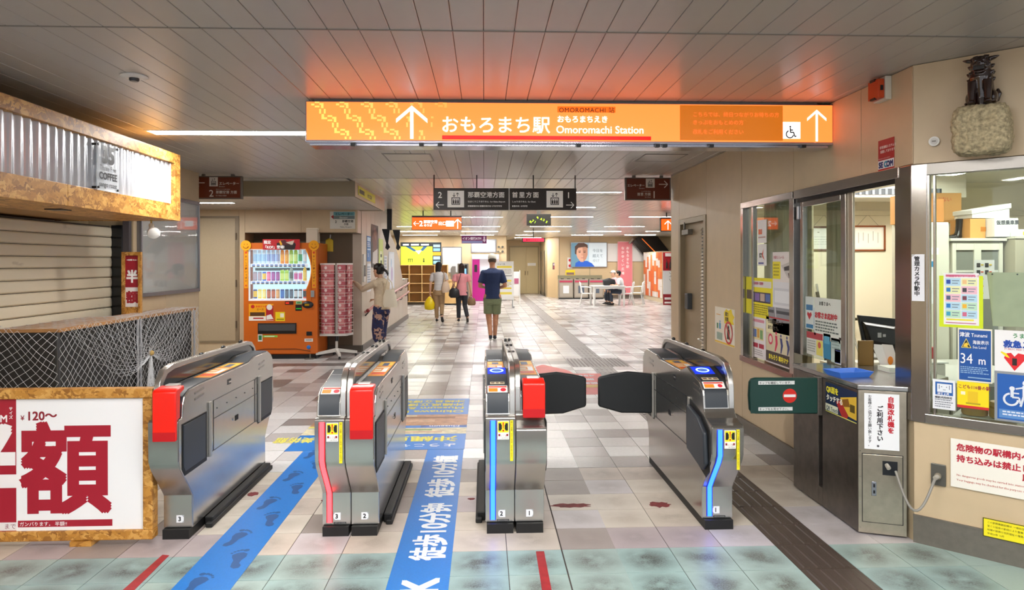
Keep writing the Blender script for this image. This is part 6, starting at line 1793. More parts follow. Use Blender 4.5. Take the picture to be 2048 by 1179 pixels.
# prints on the sliding pane
onR('notice', 'white notice in red lettering on the sliding pane: staff attending a customer', 'notice', 5.06, 4.67, 1.03, 1.335, '#dfe4dc', [(.0, .86, .06, .92, '#2a2422'), (.92, .86, 1, .92, '#2a2422')] + lines(.05, .56, .95, .84, 4, '#5a6a64', 6), [('お客さまへ', .2, .17, .10, '#3a4038', {'bold': .02, 'space': 1.3}), ('お客さま応対中', .03, .48, .155, '#c22a38', {'bold': .04})])
onR('notice', 'small light notice with a red heart left on the sliding pane', 'notice', 5.20, 5.07, 1.09, 1.335, '#d6e0dc', [(.1, .25, .9, .42, '#3a78a8'), ([(.5, .72), (.2, .55), (.3, .47), (.5, .52), (.7, .47), (.8, .55)], '#c0303a'), (.1, .85, .95, .97, '#2a7aa8')])
onR('notice', 'red headed notice low on the sliding pane above the counter', 'notice', 5.18, 4.93, .90, 1.07, '#dfe0d8', [(0, 0, 1, .28, '#b03a44'), ([(.62, .3), (1, .3), (1, .95), (.62, .95)], '#e8dc6a'), ('o', (.8, .5), .14, '#c8584a')] + lines(.06, .36, .58, .9, 5, '#a0a49a', 3))
onR('notice', 'blue leaflet behind the red headed notice on the sliding pane', 'notice', 4.92, 4.82, .90, 1.08, '#2a86ae', [(.1, .1, .9, .4, '#5aa8c8')])
onR('notice', 'pale teal leaflet near the end of the sliding pane', 'notice', 4.81, 4.68, .89, 1.06, '#b8ccc8', lines(.1, .1, .9, .5, 3, '#90a8a4', 3))
onR('sticker', 'small white framed sticker at the foot of the sliding pane', 'sticker', 4.76, 4.67, .885, .99, '#eef0f4', [(.15, .1, .85, .14, '#5a6ab0'), (.15, .9, .85, .94, '#5a6ab0')])
# camera notice on the corner post
onA('camera_sticker', 'white vertical sticker on the steel corner post', 'sticker', -.002, .062, 1.375, 1.64, '#e9e9ee', [([(0, 0), (.3, 0), (0, .06)], '#b8b4b0')], [('管理カメラ作動中', .42, .05, .108, '#1a1a1e', {'v': True, 'bold': .03, 'step': .98})], off=.020)
# prints on the angled window
ys_ = onA('backing_sheet', 'bright yellow green sheet showing behind the merchandise poster', 'sheet', .128, .333, 1.235, 1.52, '#d6e80c', off=-.010)
pal = ['#b8dcec', '#eef0b8', '#eec0cc', '#b8dcec', '#c0e4c8']
pp = [(.06, .03, .9, .07, '#d87a98')]
for r in range(5):
    for c in range(2):
        x0 = .05 + c * .46; y0 = .10 + r * .155
        pp.append((x0, y0, x0 + .44, y0 + .145, pal[(r + c) % 5])); pp.append((x0 + .03, y0 + .03, x0 + .15, y0 + .11, ['#1a4aa8', '#f0c88a', '#1a7ac0', '#3a3a42', '#4a5a7a', '#7a3a4a', '#1a7ac8', '#f0b82a', '#3aa0c0', '#d06a8a'][r * 2 + c]))
        pp += [(x0 + .19, y0 + .04, x0 + .40, y0 + .055, '#6a7a8a'), (x0 + .19, y0 + .09, x0 + .36, y0 + .105, '#6a7a8a')]
pp += [(.08, .885, .86, .915, '#e8e03a'), (.06, .955, .92, .97, '#b84a7a')]
onA('poster', 'white merchandise poster with ten pastel boxes on the angled office window', 'poster', .15, .315, 1.25, 1.535, '#f3f2f2', pp, [('沖縄都市モノレールグッズ', .08, .075, .045, '#d0507a', {'bold': .02})], off=-.006)
tsu = onA('sea_level_sign', 'blue tsunami sea level sign reading 34 m on the angled office window', 'sign', .218, .375, .945, 1.235, '#ece7d2', [(.04, .03, .965, .975, '#10509c'), ([(.10, .37), (.25, .19), (.40, .37)], '#f4e070'), ([(.125, .36), (.25, .21), (.375, .36)], '#15181c'), ([(.16, .35), (.2, .29), (.27, .27), (.33, .31), (.28, .32), (.31, .355)], '#f0c83a')] + lines(.08, .72, .9, .86, 4, '#8fb4d8', 4) + [(.3, .91, .95, .93, '#8fb4d8')],
    [('津波', .06, .155, .095, '#f2f4f8', {'bold': .02, 'sx': .85}), ('Tsunami', .40, .155, .095, '#f2f4f8', {'bold': .012, 'sx': .78}), ('海抜表示', .44, .285, .078, '#f2f4f8', {'bold': .015, 'sx': .82}), ('Sea Level', .44, .37, .07, '#f2f4f8', {'bold': .01, 'sx': .82}), ('34', .06, .66, .27, '#f2f4f8', {'sx': .78}), ('m', .60, .66, .20, '#f2f4f8', {'bold': .015, 'sx': .8})], off=.002)
onA('notice', 'yellow and red station notice below the blue sea level sign', 'notice', .215, .36, .80, .943, '#f6dc10', [(0, .9, 1, 1, '#d02a28'), (.12, .38, .26, .50, '#f2e8c8'), (.34, .35, .66, .85, '#e9c21c'), (.28, .78, .74, .84, '#b8a018')], [('こども110番の駅', .03, .25, .16, '#9a1f3a', {'bold': .02, 'sx': .86})], off=.004)
onA('notice', 'small white assistance dog notice with a blue framed drawing', 'notice', .096, .205, .775, .94, '#eceef2', [(.12, .08, .9, .52, '#1a5ca8'), (.2, .14, .84, .42, '#e8eef4'), ('o', (.40, .24), .015, '#2a3a5a'), ('o', (.62, .24), .015, '#2a3a5a'), (.46, .33, .58, .345, '#2a3a5a'), (.28, .18, .31, .32, '#5a6a8a'), (.73, .18, .76, .32, '#5a6a8a')] + lines(.1, .66, .9, .96, 4, '#8a8f98', 9), [('ほじょ犬', .22, .50, .085, '#f2f4f8', {'bold': .03}), ('補助犬同伴可', .10, .63, .085, '#3a3f48', {'bold': .02})], off=-.004)
onA('poster', 'white poster with a red heart and green lettering at the right picture edge', 'poster', .385, .64, 1.0, 1.235, '#f0efee', [([(.34, .90), (.16, .62), (.20, .52), (.28, .50), (.34, .58), (.40, .50), (.50, .52), (.53, .62)], '#e0202a'), ([(.12, .48), (.2, .52), (.26, .62), (.2, .6), (.1, .5)], '#f4e01c'), (.3, .62, .38, .78, '#2a1a1a')],
    [('うまんちゅ', .30, .16, .12, '#2a8a4a', {'bold': .02}), ('救急ステーション', .15, .37, .17, '#1a4aa8', {'bold': .04}), ('PUBLIC AED STATION', .17, .44, .06, '#c03a4a')], off=-.002)
wsn = onA('assistance_sign', 'blue sign with a white wheelchair being pushed, in a grey frame', 'sign', .385, .64, .755, 1.018, '#8f9498', [(.05, .05, 1, .96, '#1b5db0'), (.08, .76, .98, .93, '#5a8cc8')] + lines(.14, .79, .9, .9, 2, '#e0e8f4', 3), [], off=.008)
mb = MB(); ZZ = .0046
arc(mb, -.055, -.012, .030, 100, 360, .010, ZZ); arc(mb, -.050, .045, .006, 0, 360, .012, ZZ); bar(mb, -.050, .035, -.050, .0, .014, ZZ + .0001); bar(mb, -.05, .022, -.02, .022, .007, ZZ + .0002); bar(mb, -.05, .0, -.02, -.0, .009, ZZ + .0003); bar(mb, -.02, .0, -.015, -.03, .008, ZZ + .0001)
arc(mb, .01, .078, .008, 0, 360, .016, ZZ); bar(mb, .005, .065, .005, .012, .022, ZZ); bar(mb, 0, .055, -.035, .045, .008, ZZ + .0002); bar(mb, .0, .012, -.014, -.045, .010, ZZ + .0003); bar(mb, .008, .012, .022, -.045, .010, ZZ + .0002)
mb.build('pushed_wheelchair_symbol', M('#dfe6ee', .4), wsn, local=True)
cb = thing('clipboard', 'worn olive metal clipboard leaning inside the angled window', 'clipboard', A(.50, -.05, 1.25), -PI / 4)
_b = MB().prism([(-.13, 0), (.16, -.0), (.16, .29), (-.155, .29)], 'y', -.006, .006).build('board', M('#d2cba8', .5, .1, var=.12, scale=12), cb, local=True, bevel=.004)
for x in (-.13, -.02, .10): MB().tube([(x, -.007, .28), (x, -.012, .28)], .004, 8).build('rivet', BLACK, cb, local=True)
one('label_patch', M('#b8a878', .5), cb, (.06, -.0085, .03, .16, -.0062, .12), local=True)

# low wall notices
onA('danger_notice', 'white notice in red lettering on the angled wall about dangerous goods', 'notice', .185, .80, .36, .625, '#f0ece0', [], [('危険物の駅構内への', .045, .22, .155, '#b81c34', {'bold': .03}), ('持ち込みは禁止します。', .045, .45, .155, '#b81c34', {'bold': .03}), ('駅 長', .52, .63, .155, '#b81c34', {'bold': .03}),
    ('No dangerous goods may be carried into stations and trains', .045, .76, .058, '#c05a4a', {'bold': .01}), ('Your baggage may be checked for the purpose of safety', .045, .86, .058, '#c05a4a', {'bold': .01})], off=.012)
onA('donation_notice', 'small yellow notice low on the angled wall', 'notice', .333, .72, .125, .225, '#f2e41c', [(0, 0, 1, .04, '#3a3a10'), (0, .96, 1, 1, '#3a3a10'), (0, 0, .01, 1, '#3a3a10')], [('この駅務機器設備は  一般社団法人日本', .05, .24, .12, '#4a4610'), ('宝くじ協会の助成により整備されました。', .05, .44, .12, '#4a4610'), ('地域の振興と住民福祉の増進のため', .05, .64, .12, '#4a4610'), ('平成26年 12月', .05, .84, .12, '#4a4610')], off=.012)
# outlet and cord
ol = thing('wall_outlet', 'grey metal outlet plate on the angled wall with the cord plugged in', 'outlet', A(.126, .01, .41), -PI / 4)
_b = MB().box(-.036, -.006, -.06, .036, .004, .06).build('plate', M('#6a6862', .35, .6), ol, local=True, bevel=.003)
MB().tube([(0, -.006, -.005), (0, -.022, -.005)], .017, 12).build('socket', M('#9a917e', .4, .3), ol, local=True, smooth=50)
MB().tube([(0, -.02, -.005), (-.008, -.045, -.012)], .012, 10).build('plug', M('#b5b0a4', .4), ol, local=True, smooth=50)
cd = MB()
p0 = Vector((2.352, 3.86, .40)); p1 = Vector(A(.118, .06, .395))
pts = []
for i in range(15):
    t_ = i / 14; q = p0.lerp(p1, t_); q.z -= .15 * math.sin(PI * t_) * (1 + .3 * t_); q.x -= .05 * math.sin(PI * t_); q.y -= .07 * math.sin(PI * t_)
    pts.append(q)
tag(cd.tube(pts, .0075, 8).build('power_cord', M('#8f8c84', .4), None, smooth=60), 'grey power cord drooping between counter hatch and wall outlet', 'cord')

# things above
eb = thing('alarm_lamp', 'orange box lamp with white back under the ceiling above the counter', 'alarm lamp', (2.40, 4.12, 2.585))
one('lens', M('#c8461a', .35), eb, (2.37, 4.06, 2.585, 2.41, 4.17, 2.70), bevel=.004)
one('housing', M('#d8d2c2', .45), eb, (2.41, 4.05, 2.575, 2.449, 4.18, 2.715), bevel=.003)
one('slot', BLACK, eb, (2.385, 4.055, 2.63, 2.40, 4.06, 2.66)); one('clip', BLACK, eb, (2.365, 4.09, 2.58, 2.38, 4.14, 2.592), (2.365, 4.09, 2.69, 2.38, 4.14, 2.705))
onR('security_sticker', 'red and white security sticker above the office opening', 'sticker', 4.19, 4.025, 2.155, 2.345, '#a81c1c', [(0, .66, 1, .93, '#e8e8ea')], [('非常通報システムを', .1, .28, .10, '#f0e0dc', {'bold': .02}), ('設置しております', .15, .42, .10, '#f0e0dc', {'bold': .02}), ('EMERGENCY SIGNAL IN EFFECT', .03, .62, .045, '#f0d0c8'), ('SE', .04, .89, .25, '#1a2a6a', {'bold': .05}), ('C', .38, .89, .25, '#1a8ab0', {'bold': .05}), ('OM', .53, .89, .25, '#1a2a6a', {'bold': .05, 'sx': .92})], x=2.447)
sn = thing('round_sensor', 'small round white sensor on the wall left of the stone', 'sensor', A(.11, .008, 2.27), -PI / 4)
MB().tube([(0, 0, 0), (0, -.012, 0)], .027, 24).build('case', M('#e2e0da', .4), sn, local=True, smooth=40)
MB().tube([(0, -.012, 0), (0, -.015, 0)], .018, 20).build('dial', M('#d0cec8', .4), sn, local=True, smooth=40)
one('slot', M('#8a8880', .4), sn, (-.01, -.017, -.004, .01, -.015, .004), local=True)

# stone bracket and lion
st_ = thing('stone_bracket', 'rough pale stone block bulging from the wall above the angled window', 'stone', A(.345, .085, 2.155), -PI / 4)
bm = bmesh.new(); bmesh.ops.create_cube(bm, size=1.0); bmesh.ops.subdivide_edges(bm, edges=bm.edges[:], cuts=35, use_grid_fill=True)
from mathutils import noise
for v in bm.verts:
    p = v.co.copy(); n4 = (abs(p.x * 2) ** 5 + abs(p.y * 2) ** 5 + abs(p.z * 2) ** 5) ** .2
    q = p * 2 / max(n4, 1e-4) * .5
    q = Vector((q.x * .262, q.y * .20, q.z * .255))
    d = noise.noise(q * 9) * .012 + noise.noise(q * 34 + Vector((3, 1, 2))) * .009 + noise.noise(q * 80) * .006
    q += q.normalized() * d
    if q.z > 0: q.x *= 1 - q.z * .6
    v.co = q + Vector((0, 0, .137))
me = bpy.data.meshes.new('stone'); bm.to_mesh(me); bm.free(); me.polygons.foreach_set('use_smooth', [True] * len(me.polygons))
STN = M('#b9aa86', .8, bump=1.0, scale=60, var=.5)
me.materials.append(STN); so = bpy.data.objects.new('stone', me); COL.objects.link(so); so.parent = st_
ln_ = thing('lion_statue', 'dark glazed guardian lion statue sitting on the stone bracket', 'statue', A(.34, .085, 2.425), -PI / 4)
GLZ = M('#2a1610', .14, .1, coat=.6, bump=.25, scale=50, var=.3)
L_ = MB()
# body facing -y (out into the hall)
L_.loft([((0, .03, .0), .055, .055), ((0, .025, .05), .058, .05), ((0, .01, .10), .056, .048), ((0, -.005, .15), .054, .045), ((0, -.01, .19), .045, .04)], 16)
for s in (-1, 1):
    L_.loft([((s * .034, -.03, .12), .024, .024), ((s * .036, -.042, .07), .019, .018), ((s * .036, -.046, .02), .016, .016), ((s * .036, -.05, .0), .018, .02)], 10)
    L_.ball((s * .037, -.062, .008), (.019, .024, .010), 10, 6)
    L_.ball((s * .052, .02, .04), (.022, .045, .038), 10, 8); L_.ball((s * .056, -.015, .010), (.018, .035, .011), 10, 6)
    # ears, swept sideways
    L_.loft([((s * .035, -.01, .235), .014, .014), ((s * .062, -.01, .240), .010, .014), ((s * .082, -.008, .246), .002, .003)], 8)
L_.loft([((0, -.005, .175), .040, .038), ((0, -.015, .20), .048, .046), ((0, -.018, .225), .044, .042), ((0, -.012, .245), .028, .028)], 14)
L_.loft([((0, -.05, .198), .030, .012), ((0, -.062, .205), .032, .013), ((0, -.068, .214), .022, .008)], 10)   # muzzle top
L_.loft([((0, -.045, .168), .026, .010), ((0, -.062, .170), .024, .009)], 10)  # jaw
for s in (-1, 1):
    L_.ball((s * .018, -.056, .226), .010, 8, 6); L_.ball((s * .026, -.05, .238), (.016, .008, .006), 8, 6)
L_.ball((0, -.074, .214), (.011, .008, .007), 8, 6)
for row, (z, r, k) in enumerate([(.13, .056, 9), (.165, .056, 9), (.20, .052, 9), (.235, .044, 8), (.252, .028, 6)]):
    for q in range(k):
        a = 2 * PI * (q + .5 * (row % 2)) / k
        if -.72 * PI < a - 2 * PI * (a > PI) < -.28 * PI: continue
        c, s2 = math.cos(a), math.sin(a)
        L_.loft([((c * (r - .014), s2 * (r - .014) * .85, z), .014, .014), ((c * r, s2 * r * .85, z + .001), .011, .010), ((c * (r + .010), s2 * (r + .010) * .85, z + .008), .002, .002)], 6)
L_.loft([((.035, .05, .02), .016, .016), ((.062, .055, .03), .015, .015), ((.072, .05, .06), .014, .014), ((.066, .045, .085), .006, .006)], 8)
L_.build('body', GLZ, ln_, local=True, remesh=.0028)
one('mouth', M('#0a0504', .3), ln_, (-.024, -.067, .176, .024, -.045, .198), local=True)

# ================================================================ counter
CN = M('#776f68', .3, .85, bump=.06, scale=14, var=.2)
cu = thing('service_counter', 'brushed steel service counter with a hatch door in front of the office opening', 'counter', (2.3, 4.3, 0))
MB().prism([(2.195, 3.975), (2.435, 3.885), (2.435, 4.40), (2.195, 4.40)], 'z', .012, .845).build('body', CN, cu, bevel=.003)
one('body', CN, cu, (2.195, 4.455, .012, 2.424, 4.82, .845), (2.23, 4.40, .012, 2.424, 4.455, .845), (2.195, 4.40, .012, 2.23, 4.455, .13), bevel=.002)
one('flap_slot', BLACK, cu, (2.222, 4.402, .13, 2.229, 4.453, .84))
MB().prism([(2.19, 3.968), (2.44, 3.875), (2.90, 4.2), (2.90, 4.83), (2.19, 4.83)], 'z', .848, .878).build('counter_top', M('#a8a6a4', .2, .85, bump=.04, scale=20), cu, bevel=.006, seg=3)
def F(t, o=0.0, z=0.0):
    """Point on the counter's front face."""
    dx, dy = .2562 * .9367, -.0961 * .9367
    L = math.hypot(.24, .09); ux, uy = .24 / L, -.09 / L
    return (2.195 + ux * t - uy * -1 * -o * 0 + uy * o, 3.975 + uy * t - ux * o, z)
def fbox(name, mat, t0, t1, o0, o1, z0, z1, bevel=0.0, par=None):
    ps = [F(t0, o0), F(t1, o0), F(t1, o1), F(t0, o1)]
    return MB().prism([(p[0], p[1]) for p in ps], 'z', z0, z1).build(name, mat, par or cu, bevel=bevel)
GLD = M('#b5ac9a', .3, .85, bump=.06, scale=20, var=.12)
fbox('front_sheet', GLD, .002, .254, 0, .003, .012, .845, .002)
fbox('hatch_recess', BLACK, .020, .236, .003, .004, .075, .478)
hd_ = fbox('hatch_door', GLD, .023, .232, .004, .008, .079, .474, .002)
fbox('plug_opening', BLACK, .128, .206, .008, .0095, .36, .442)
fbox('lock_handle', M('#8f949c', .3, .6), .070, .096, .008, .014, .235, .318, .003)
fbox('lock_key', BLACK, .078, .088, .014, .016, .25, .268); fbox('lock_key', BLACK, .078, .088, .014, .016, .285, .305)
for z in (.04, .19, .34, .49): 
    p = F(.012, .003, z); MB().ball(p, .004, 8, 5).build('screw', CHROME, cu)
pg = F(.155, .02, .41)
MB().tube([F(.150, .004, .42), F(.158, .028, .405)], .012, 10).build('plug', M('#b5b0a4', .4), cu, smooth=50)
pv_ = F(.128, .004, .665)
ang = math.atan2(-.09, .24)
sheet('counter_notice', 'white vertical notice in red and black on the front of the steel counter', 'notice', (F(.125, .0045)[0], F(.125, .0045)[1], .667), ang, .183, .325, '#eff0f2', [], [('自動改札機を', .76, .05, .108, '#c01c2c', {'v': True, 'bold': .035, 'step': 1.02}), ('ご利用下さい。', .45, .22, .105, '#1c1c20', {'v': True, 'bold': .03, 'step': 1.02}), ('お客様のご協力をお願い致します。', .16, .03, .062, '#3a3a3e', {'v': True, 'bold': .015, 'step': .93})])
# tray
ty = thing('money_tray', 'shallow blue plastic tray on the counter top', 'tray', (2.30, 4.28, .878), R(8))
TB = M('#3f7ae0', .35)
_t = MB()
o_ = [(-.12, -.085), (.12, -.085), (.12, .085), (-.12, .085)]; i_ = [(-.095, -.06), (.095, -.06), (.095, .06), (-.095, .06)]
vs = [(x * .82, y * .8, 0) for x, y in o_] + [(x, y, .035) for x, y in o_] + [(x * .97, y * .96, .035) for x, y in o_] + [(x * .85, y * .85, .006) for x, y in i_]
_t.add(vs, [(0, 3, 2, 1)] + [(i, (i + 1) % 4, 4 + (i + 1) % 4, 4 + i) for i in range(4)] + [(4 + i, 4 + (i + 1) % 4, 8 + (i + 1) % 4, 8 + i) for i in range(4)] + [(8 + i, 8 + (i + 1) % 4, 12 + (i + 1) % 4, 12 + i) for i in range(4)] + [(12, 13, 14, 15)])
_t.build('bowl', TB, ty, local=True); one('pen', M('#2a3a5a', .4), ty, (-.05, -.01, .012, .07, .002, .02), local=True)
# green flap of the counter
gf = thing('counter_flap', 'dark green barrier flap with a red no entry mark at the counter', 'barrier flap', (2.19, 4.47, .6))
pl = [(2.19, .607), (2.19, .842), (1.76, .846), (1.735, .838), (1.722, .818), (1.716, .73), (1.722, .64), (1.735, .62), (1.76, .612)]
fo = MB().prism(pl, 'y', 4.41, 4.45).build('flap', M('#173f38', .38, bump=.05, scale=60), gf, bevel=.012, smooth=40, seg=3)
one('hinge', STEELD, gf, (2.165, 4.40, .60, 2.196, 4.46, .85), bevel=.003)
nf = sheet('face_print', None, None, (0, 0, 0), 0, .46, .22, '#173f38', [(.11, .05, .63, .155, '#e4e6e4'), (.11, .82, .60, .925, '#e4e6e4'), ('o', (.56, .49), .21, '#d82a20'), (.475, .45, .645, .53, '#f2f0ee')], [('キップを確認しています。', .12, .14, .085, '#2a2e2c', {'bold': .015, 'sx': 1.0}), ('キップをお見せ下さい。', .12, .91, .085, '#2a2e2c', {'bold': .015, 'sx': 1.0})], parent=gf, thick=.001)
nf.location = mw(gf).inverted() @ Vector((1.955, 4.4085, .727)); nf.rotation_euler = (R(90), 0, 0)
sheet('touch_sign', 'blue and yellow ticket touch sign with white lettering on the counter side', 'sign', (2.1935, 4.17, .735), -PI / 2, .37, .185, '#14284a', [([(.5, .35), (1, .15), (1, .9), (.55, .85)], '#e0b83a'), ([(.55, .4), (.75, .3), (.8, .55), (.6, .62)], '#8a5a1a'), ([(.35, .55), (.5, .45), (.75, .85), (.7, 1), (.55, .98)], '#b02a2a'), (0, .72, .42, .95, '#e8ecd0'), (0, .97, 1, 1, '#d8d86a'), (.8, .45, .95, .7, '#5a4a1a')], [('QR面を', .03, .30, .24, '#f4ea3a', {'bold': .03}), ('タッチする', .03, .58, .22, '#f2f2e0', {'bold': .03}), ('QR Touch', .03, .92, .18, '#2a4a6a', {'bold': .02})])

# ================================================================ staff office
OW = M('#efe6cc', .6)
of = struct(one('wall_office', OW, None, (2.6, 8.56, 0, 7.3, 8.66, HC), (7.2, .5, 0, 7.3, 8.6, HC)))
struct(one('ceiling_office', M('#e9e6dc', .6), None, (2.59, 4.2, 2.60, 7.2, 8.56, 2.66), (2.9, 3.9, 2.60, 7.2, 4.2, 2.66), (3.4, 3.4, 2.60, 7.2, 3.9, 2.66)))
struct(one('floor_office', M('#9a948a', .6), None, (2.6, 4.3, 0, 7.2, 8.56, .01)))
for x, y, lab in [(4.2, 5.3, 'nearer'), (4.3, 7.3, 'farther')]:
    t = thing('office_light', lab + ' wide ceiling light inside the staff office', 'ceiling light', (x, y, 2.6), group='office ceiling lights')
    one('housing', M('#e8e6e0', .4), t, (x - .9, y - .13, 2.55, x + .9, y + .13, 2.60))
    one('diffuser', M('#fffdf4', .4, emit=42), t, (x - .88, y - .11, 2.545, x + .88, y + .11, 2.55))
ac = thing('air_conditioner', 'long ceiling air grille seen through the office opening', 'air conditioner', (3.9, 7.9, 2.3))
one('case', M('#e2dccb', .5), ac, (3.0, 7.8, 2.34, 5.6, 8.4, 2.598))
one('grille', M('#3a3f46', .4), ac, (3.3, 7.79, 2.37, 5.3, 7.80, 2.44))
for k in range(26): one('slat', M('#7a8088', .4), ac, (3.32 + k * .077, 7.785, 2.37, 3.35 + k * .077, 7.79, 2.44))
one('wall_molding', M('#d8cfb4', .5), of, (2.6, 8.50, 2.18, 7.2, 8.56, 2.24))
def cert(x0, x1, z0, z1, label, fr_, base, inner):
    t = thing('framed_certificate', label, 'picture', ((x0 + x1) / 2, 8.555, (z0 + z1) / 2), flat=True)
    w, h = x1 - x0, z1 - z0
    one('frame', M(fr_, .4), t, (-w / 2, -h / 2, 0, w / 2, -h / 2 + .022, .02), (-w / 2, h / 2 - .022, 0, w / 2, h / 2, .02), (-w / 2, -h / 2, 0, -w / 2 + .022, h / 2, .02), (w / 2 - .022, -h / 2, 0, w / 2, h / 2, .02), local=True, bevel=.002)
    sheet('paper', None, None, (0, 0, .008), 0, w - .03, h - .03, base, inner, (), parent=t)
    MB().tube([(-w * .3, h / 2, .01), (0, h / 2 + .14, .005), (w * .3, h / 2, .01)], .002, 4).build('string', M('#8a8478', .6), t, local=True)
cert(4.63, 5.08, 1.73, 2.055, 'framed certificate with brown frame on the office wall', '#8a4a22', '#efe8da', [(.08, .1, .92, .9, '#f4efe4'), (.2, .25, .22, .7, '#b8b0a0'), (.35, .25, .37, .6, '#b8b0a0'), (.5, .3, .52, .7, '#b8b0a0'), (.65, .2, .67, .6, '#b8b0a0'), (.8, .25, .82, .7, '#b8b0a0')])
cert(4.06, 4.52, 1.735, 2.045, 'framed white certificate behind the sliding pane', '#6a4a3a', '#eef0ea', [(.3, .2, .36, .24, '#8a8a84'), (.6, .2, .66, .24, '#8a8a84')] + lines(.12, .42, .88, .85, 4, '#b0b2ac', 6, .2))
# curtain
for k, (ya, yb, xx, lab) in enumerate([(5.42, 6.35, 2.62, 'beige gathered curtain behind the first office window'), (5.0, 5.35, 2.72, 'narrow beige curtain behind the sliding pane')]):
    cbm = MB(); n = 70; v = []
    for i in range(n + 1):
        y = ya + (yb - ya) * i / n; x = xx + .022 * math.sin(i * .95) + .01 * math.sin(i * .37)
        v += [(x, y, .6), (x, y, 2.4)]
    cbm.add(v, [(2 * i, 2 * i + 2, 2 * i + 3, 2 * i + 1) for i in range(n)])
    tag(cbm.build('curtain', M('#c9bd9a', .7), None, smooth=80), lab, 'curtain')
# desk, monitor, papers
dk = thing('desk', 'office desk behind the counter opening', 'desk', (3.3, 5.2, 0))
one('desk_top', M('#cfccc4', .5), dk, (2.92, 4.75, .71, 4.2, 5.9, .74), bevel=.003)
for x in (2.95, 4.14):
    for y in (4.8, 5.82): one('leg', M('#8a8a88', .4, .4), dk, (x, y, .01, x + .04, y + .04, .71))
mo = thing('monitor', 'black computer monitor seen from behind on the office desk', 'monitor', (2.98, 5.0, .74), R(-12))
PL = M('#1a191a', .35)
MB().prism([(-.17, .19), (.12, .155), (.20, .0 + .03), (-.13, .09)], 'y', -.02, .02)
m_ = MB(); m_.add([(-.20, 0, .46), (.13, 0, .43), (.21, 0, .14), (-.155, 0, .20), (-.20, .03, .46), (.13, .03, .43), (.21, .03, .14), (-.155, .03, .20)], [(0, 1, 2, 3), (4, 7, 6, 5), (0, 4, 5, 1), (1, 5, 6, 2), (2, 6, 7, 3), (3, 7, 4, 0)])
m_.build('screen_case', PL, mo, local=True, bevel=.006)
m_ = MB(); m_.add([(-.18, 0, .42), (.08, 0, .385), (.13, 0, .20), (-.14, 0, .24), (-.16, -.04, .39), (.04, -.04, .36), (.08, -.04, .235), (-.12, -.04, .27)], [(0, 3, 2, 1), (4, 5, 6, 7), (0, 1, 5, 4), (1, 2, 6, 5), (2, 3, 7, 6), (3, 0, 4, 7)])
m_.build('rear_bulge', M('#262422', .3), mo, local=True, bevel=.008)
one('logo_plate', M('#b8b8b8', .4), mo, (-.075, -.044, .30, -.05, -.04, .335), (-.04, -.044, .305, -.02, -.04, .325), local=True)
MB().tube([(-.02, .0, .20), (-.03, -.01, .08), (-.03, 0, .01)], [.025, .02, .03], 10).build('neck', PL, mo, local=True, smooth=50)
one('base', PL, mo, (-.14, -.08, 0, .10, .10, .015), local=True, bevel=.004)
pr = thing('paper_holder', 'stack of leaflets leaning in a holder in front of the monitor', 'papers', (2.86, 4.62, .88), R(-10))
for k, (x, c, t_) in enumerate([(-.10, '#eceae6', .10), (-.05, '#e6e0da', .06), (.03, '#dfe0dc', .03)]):
    b = MB(); b.add([(x - .035, 0, .0), (x + .035, 0, 0), (x + .035 - t_ * .4, .05, .14), (x - .035 - t_ * .4, .05, .145), (x - .035, .006, .0), (x + .035, .006, 0), (x + .035 - t_ * .4, .056, .14), (x - .035 - t_ * .4, .056, .145)], [(0, 1, 2, 3), (4, 7, 6, 5), (0, 4, 5, 1), (1, 5, 6, 2), (2, 6, 7, 3), (3, 7, 4, 0)])
    b.build('leaflet', M(c, .5), pr, local=True)
MB().ball((-.075, -.005, .04), (.018, .006, .03), 8, 6).build('orange_mark', M('#e88a2a', .5), pr, local=True)
pf_ = thing('paper_stack', 'pale green stack of forms lying on the counter end', 'papers', (2.74, 4.42, .878))
for k in range(4): one('sheet', M('#dfe6d8' if k % 2 else '#e8e6e0', .6), pf_, (2.62, 4.36 + k * .004, .879 + k * .008, 2.86, 4.50, .886 + k * .008))
rdv = thing('card_printer', 'small grey desk printer with a white top beside the monitor', 'printer', (3.30, 5.15, .74))
one('body', M('#5a544c', .5), rdv, (3.18, 5.0, .742, 3.42, 5.3, .84), bevel=.004); one('top', M('#e2e2de', .4), rdv, (3.16, 4.98, .84, 3.44, 5.32, .852), bevel=.003); one('front_panel', M('#dad6cc', .5), rdv, (3.30, 4.99, .745, 3.42, 5.0, .835))
cl_ = thing('calculator', 'dark teal device with small display on the office desk', 'calculator', (3.12, 4.82, .74))
one('body', M('#1c3a44', .4), cl_, (3.02, 4.78, .741, 3.22, 4.90, .79), bevel=.006); one('display', M('#6ab0b8', .3), cl_, (3.05, 4.775, .755, 3.10, 4.78, .785)); one('keys', M('#3a6a78', .4), cl_, (3.12, 4.79, .79, 3.20, 4.88, .795))
rb = thing('red_box', 'small red box on the printer in the office', 'box', (3.42, 5.2, .855)); one('body', M('#c02430', .5), rb, (3.37, 5.15, .853, 3.46, 5.25, .93), bevel=.01); one('lid', M('#d84a50', .5), rb, (3.37, 5.15, .93, 3.46, 5.25, .94))
pk = thing('pink_note', 'crumpled pink note lying on the printer', 'note', (3.24, 5.05, .853)); one('paper', M('#e8407a', .5), pk, (3.20, 5.02, .853, 3.27, 5.08, .868), bevel=.004)
br = thing('file_board', 'brown board standing behind the sliding window frame', 'board', (2.66, 4.70, .88)); one('panel', M('#8a6a34', .5), br, (2.60, 4.69, .878, 2.70, 4.71, 1.05), bevel=.002); one('edge', M('#5a4420', .5), br, (2.70, 4.69, .878, 2.705, 4.71, 1.05))
wb = thing('date_board', 'white date board with black characters behind the monitor', 'board', (3.62, 6.1, .85), flat=True)
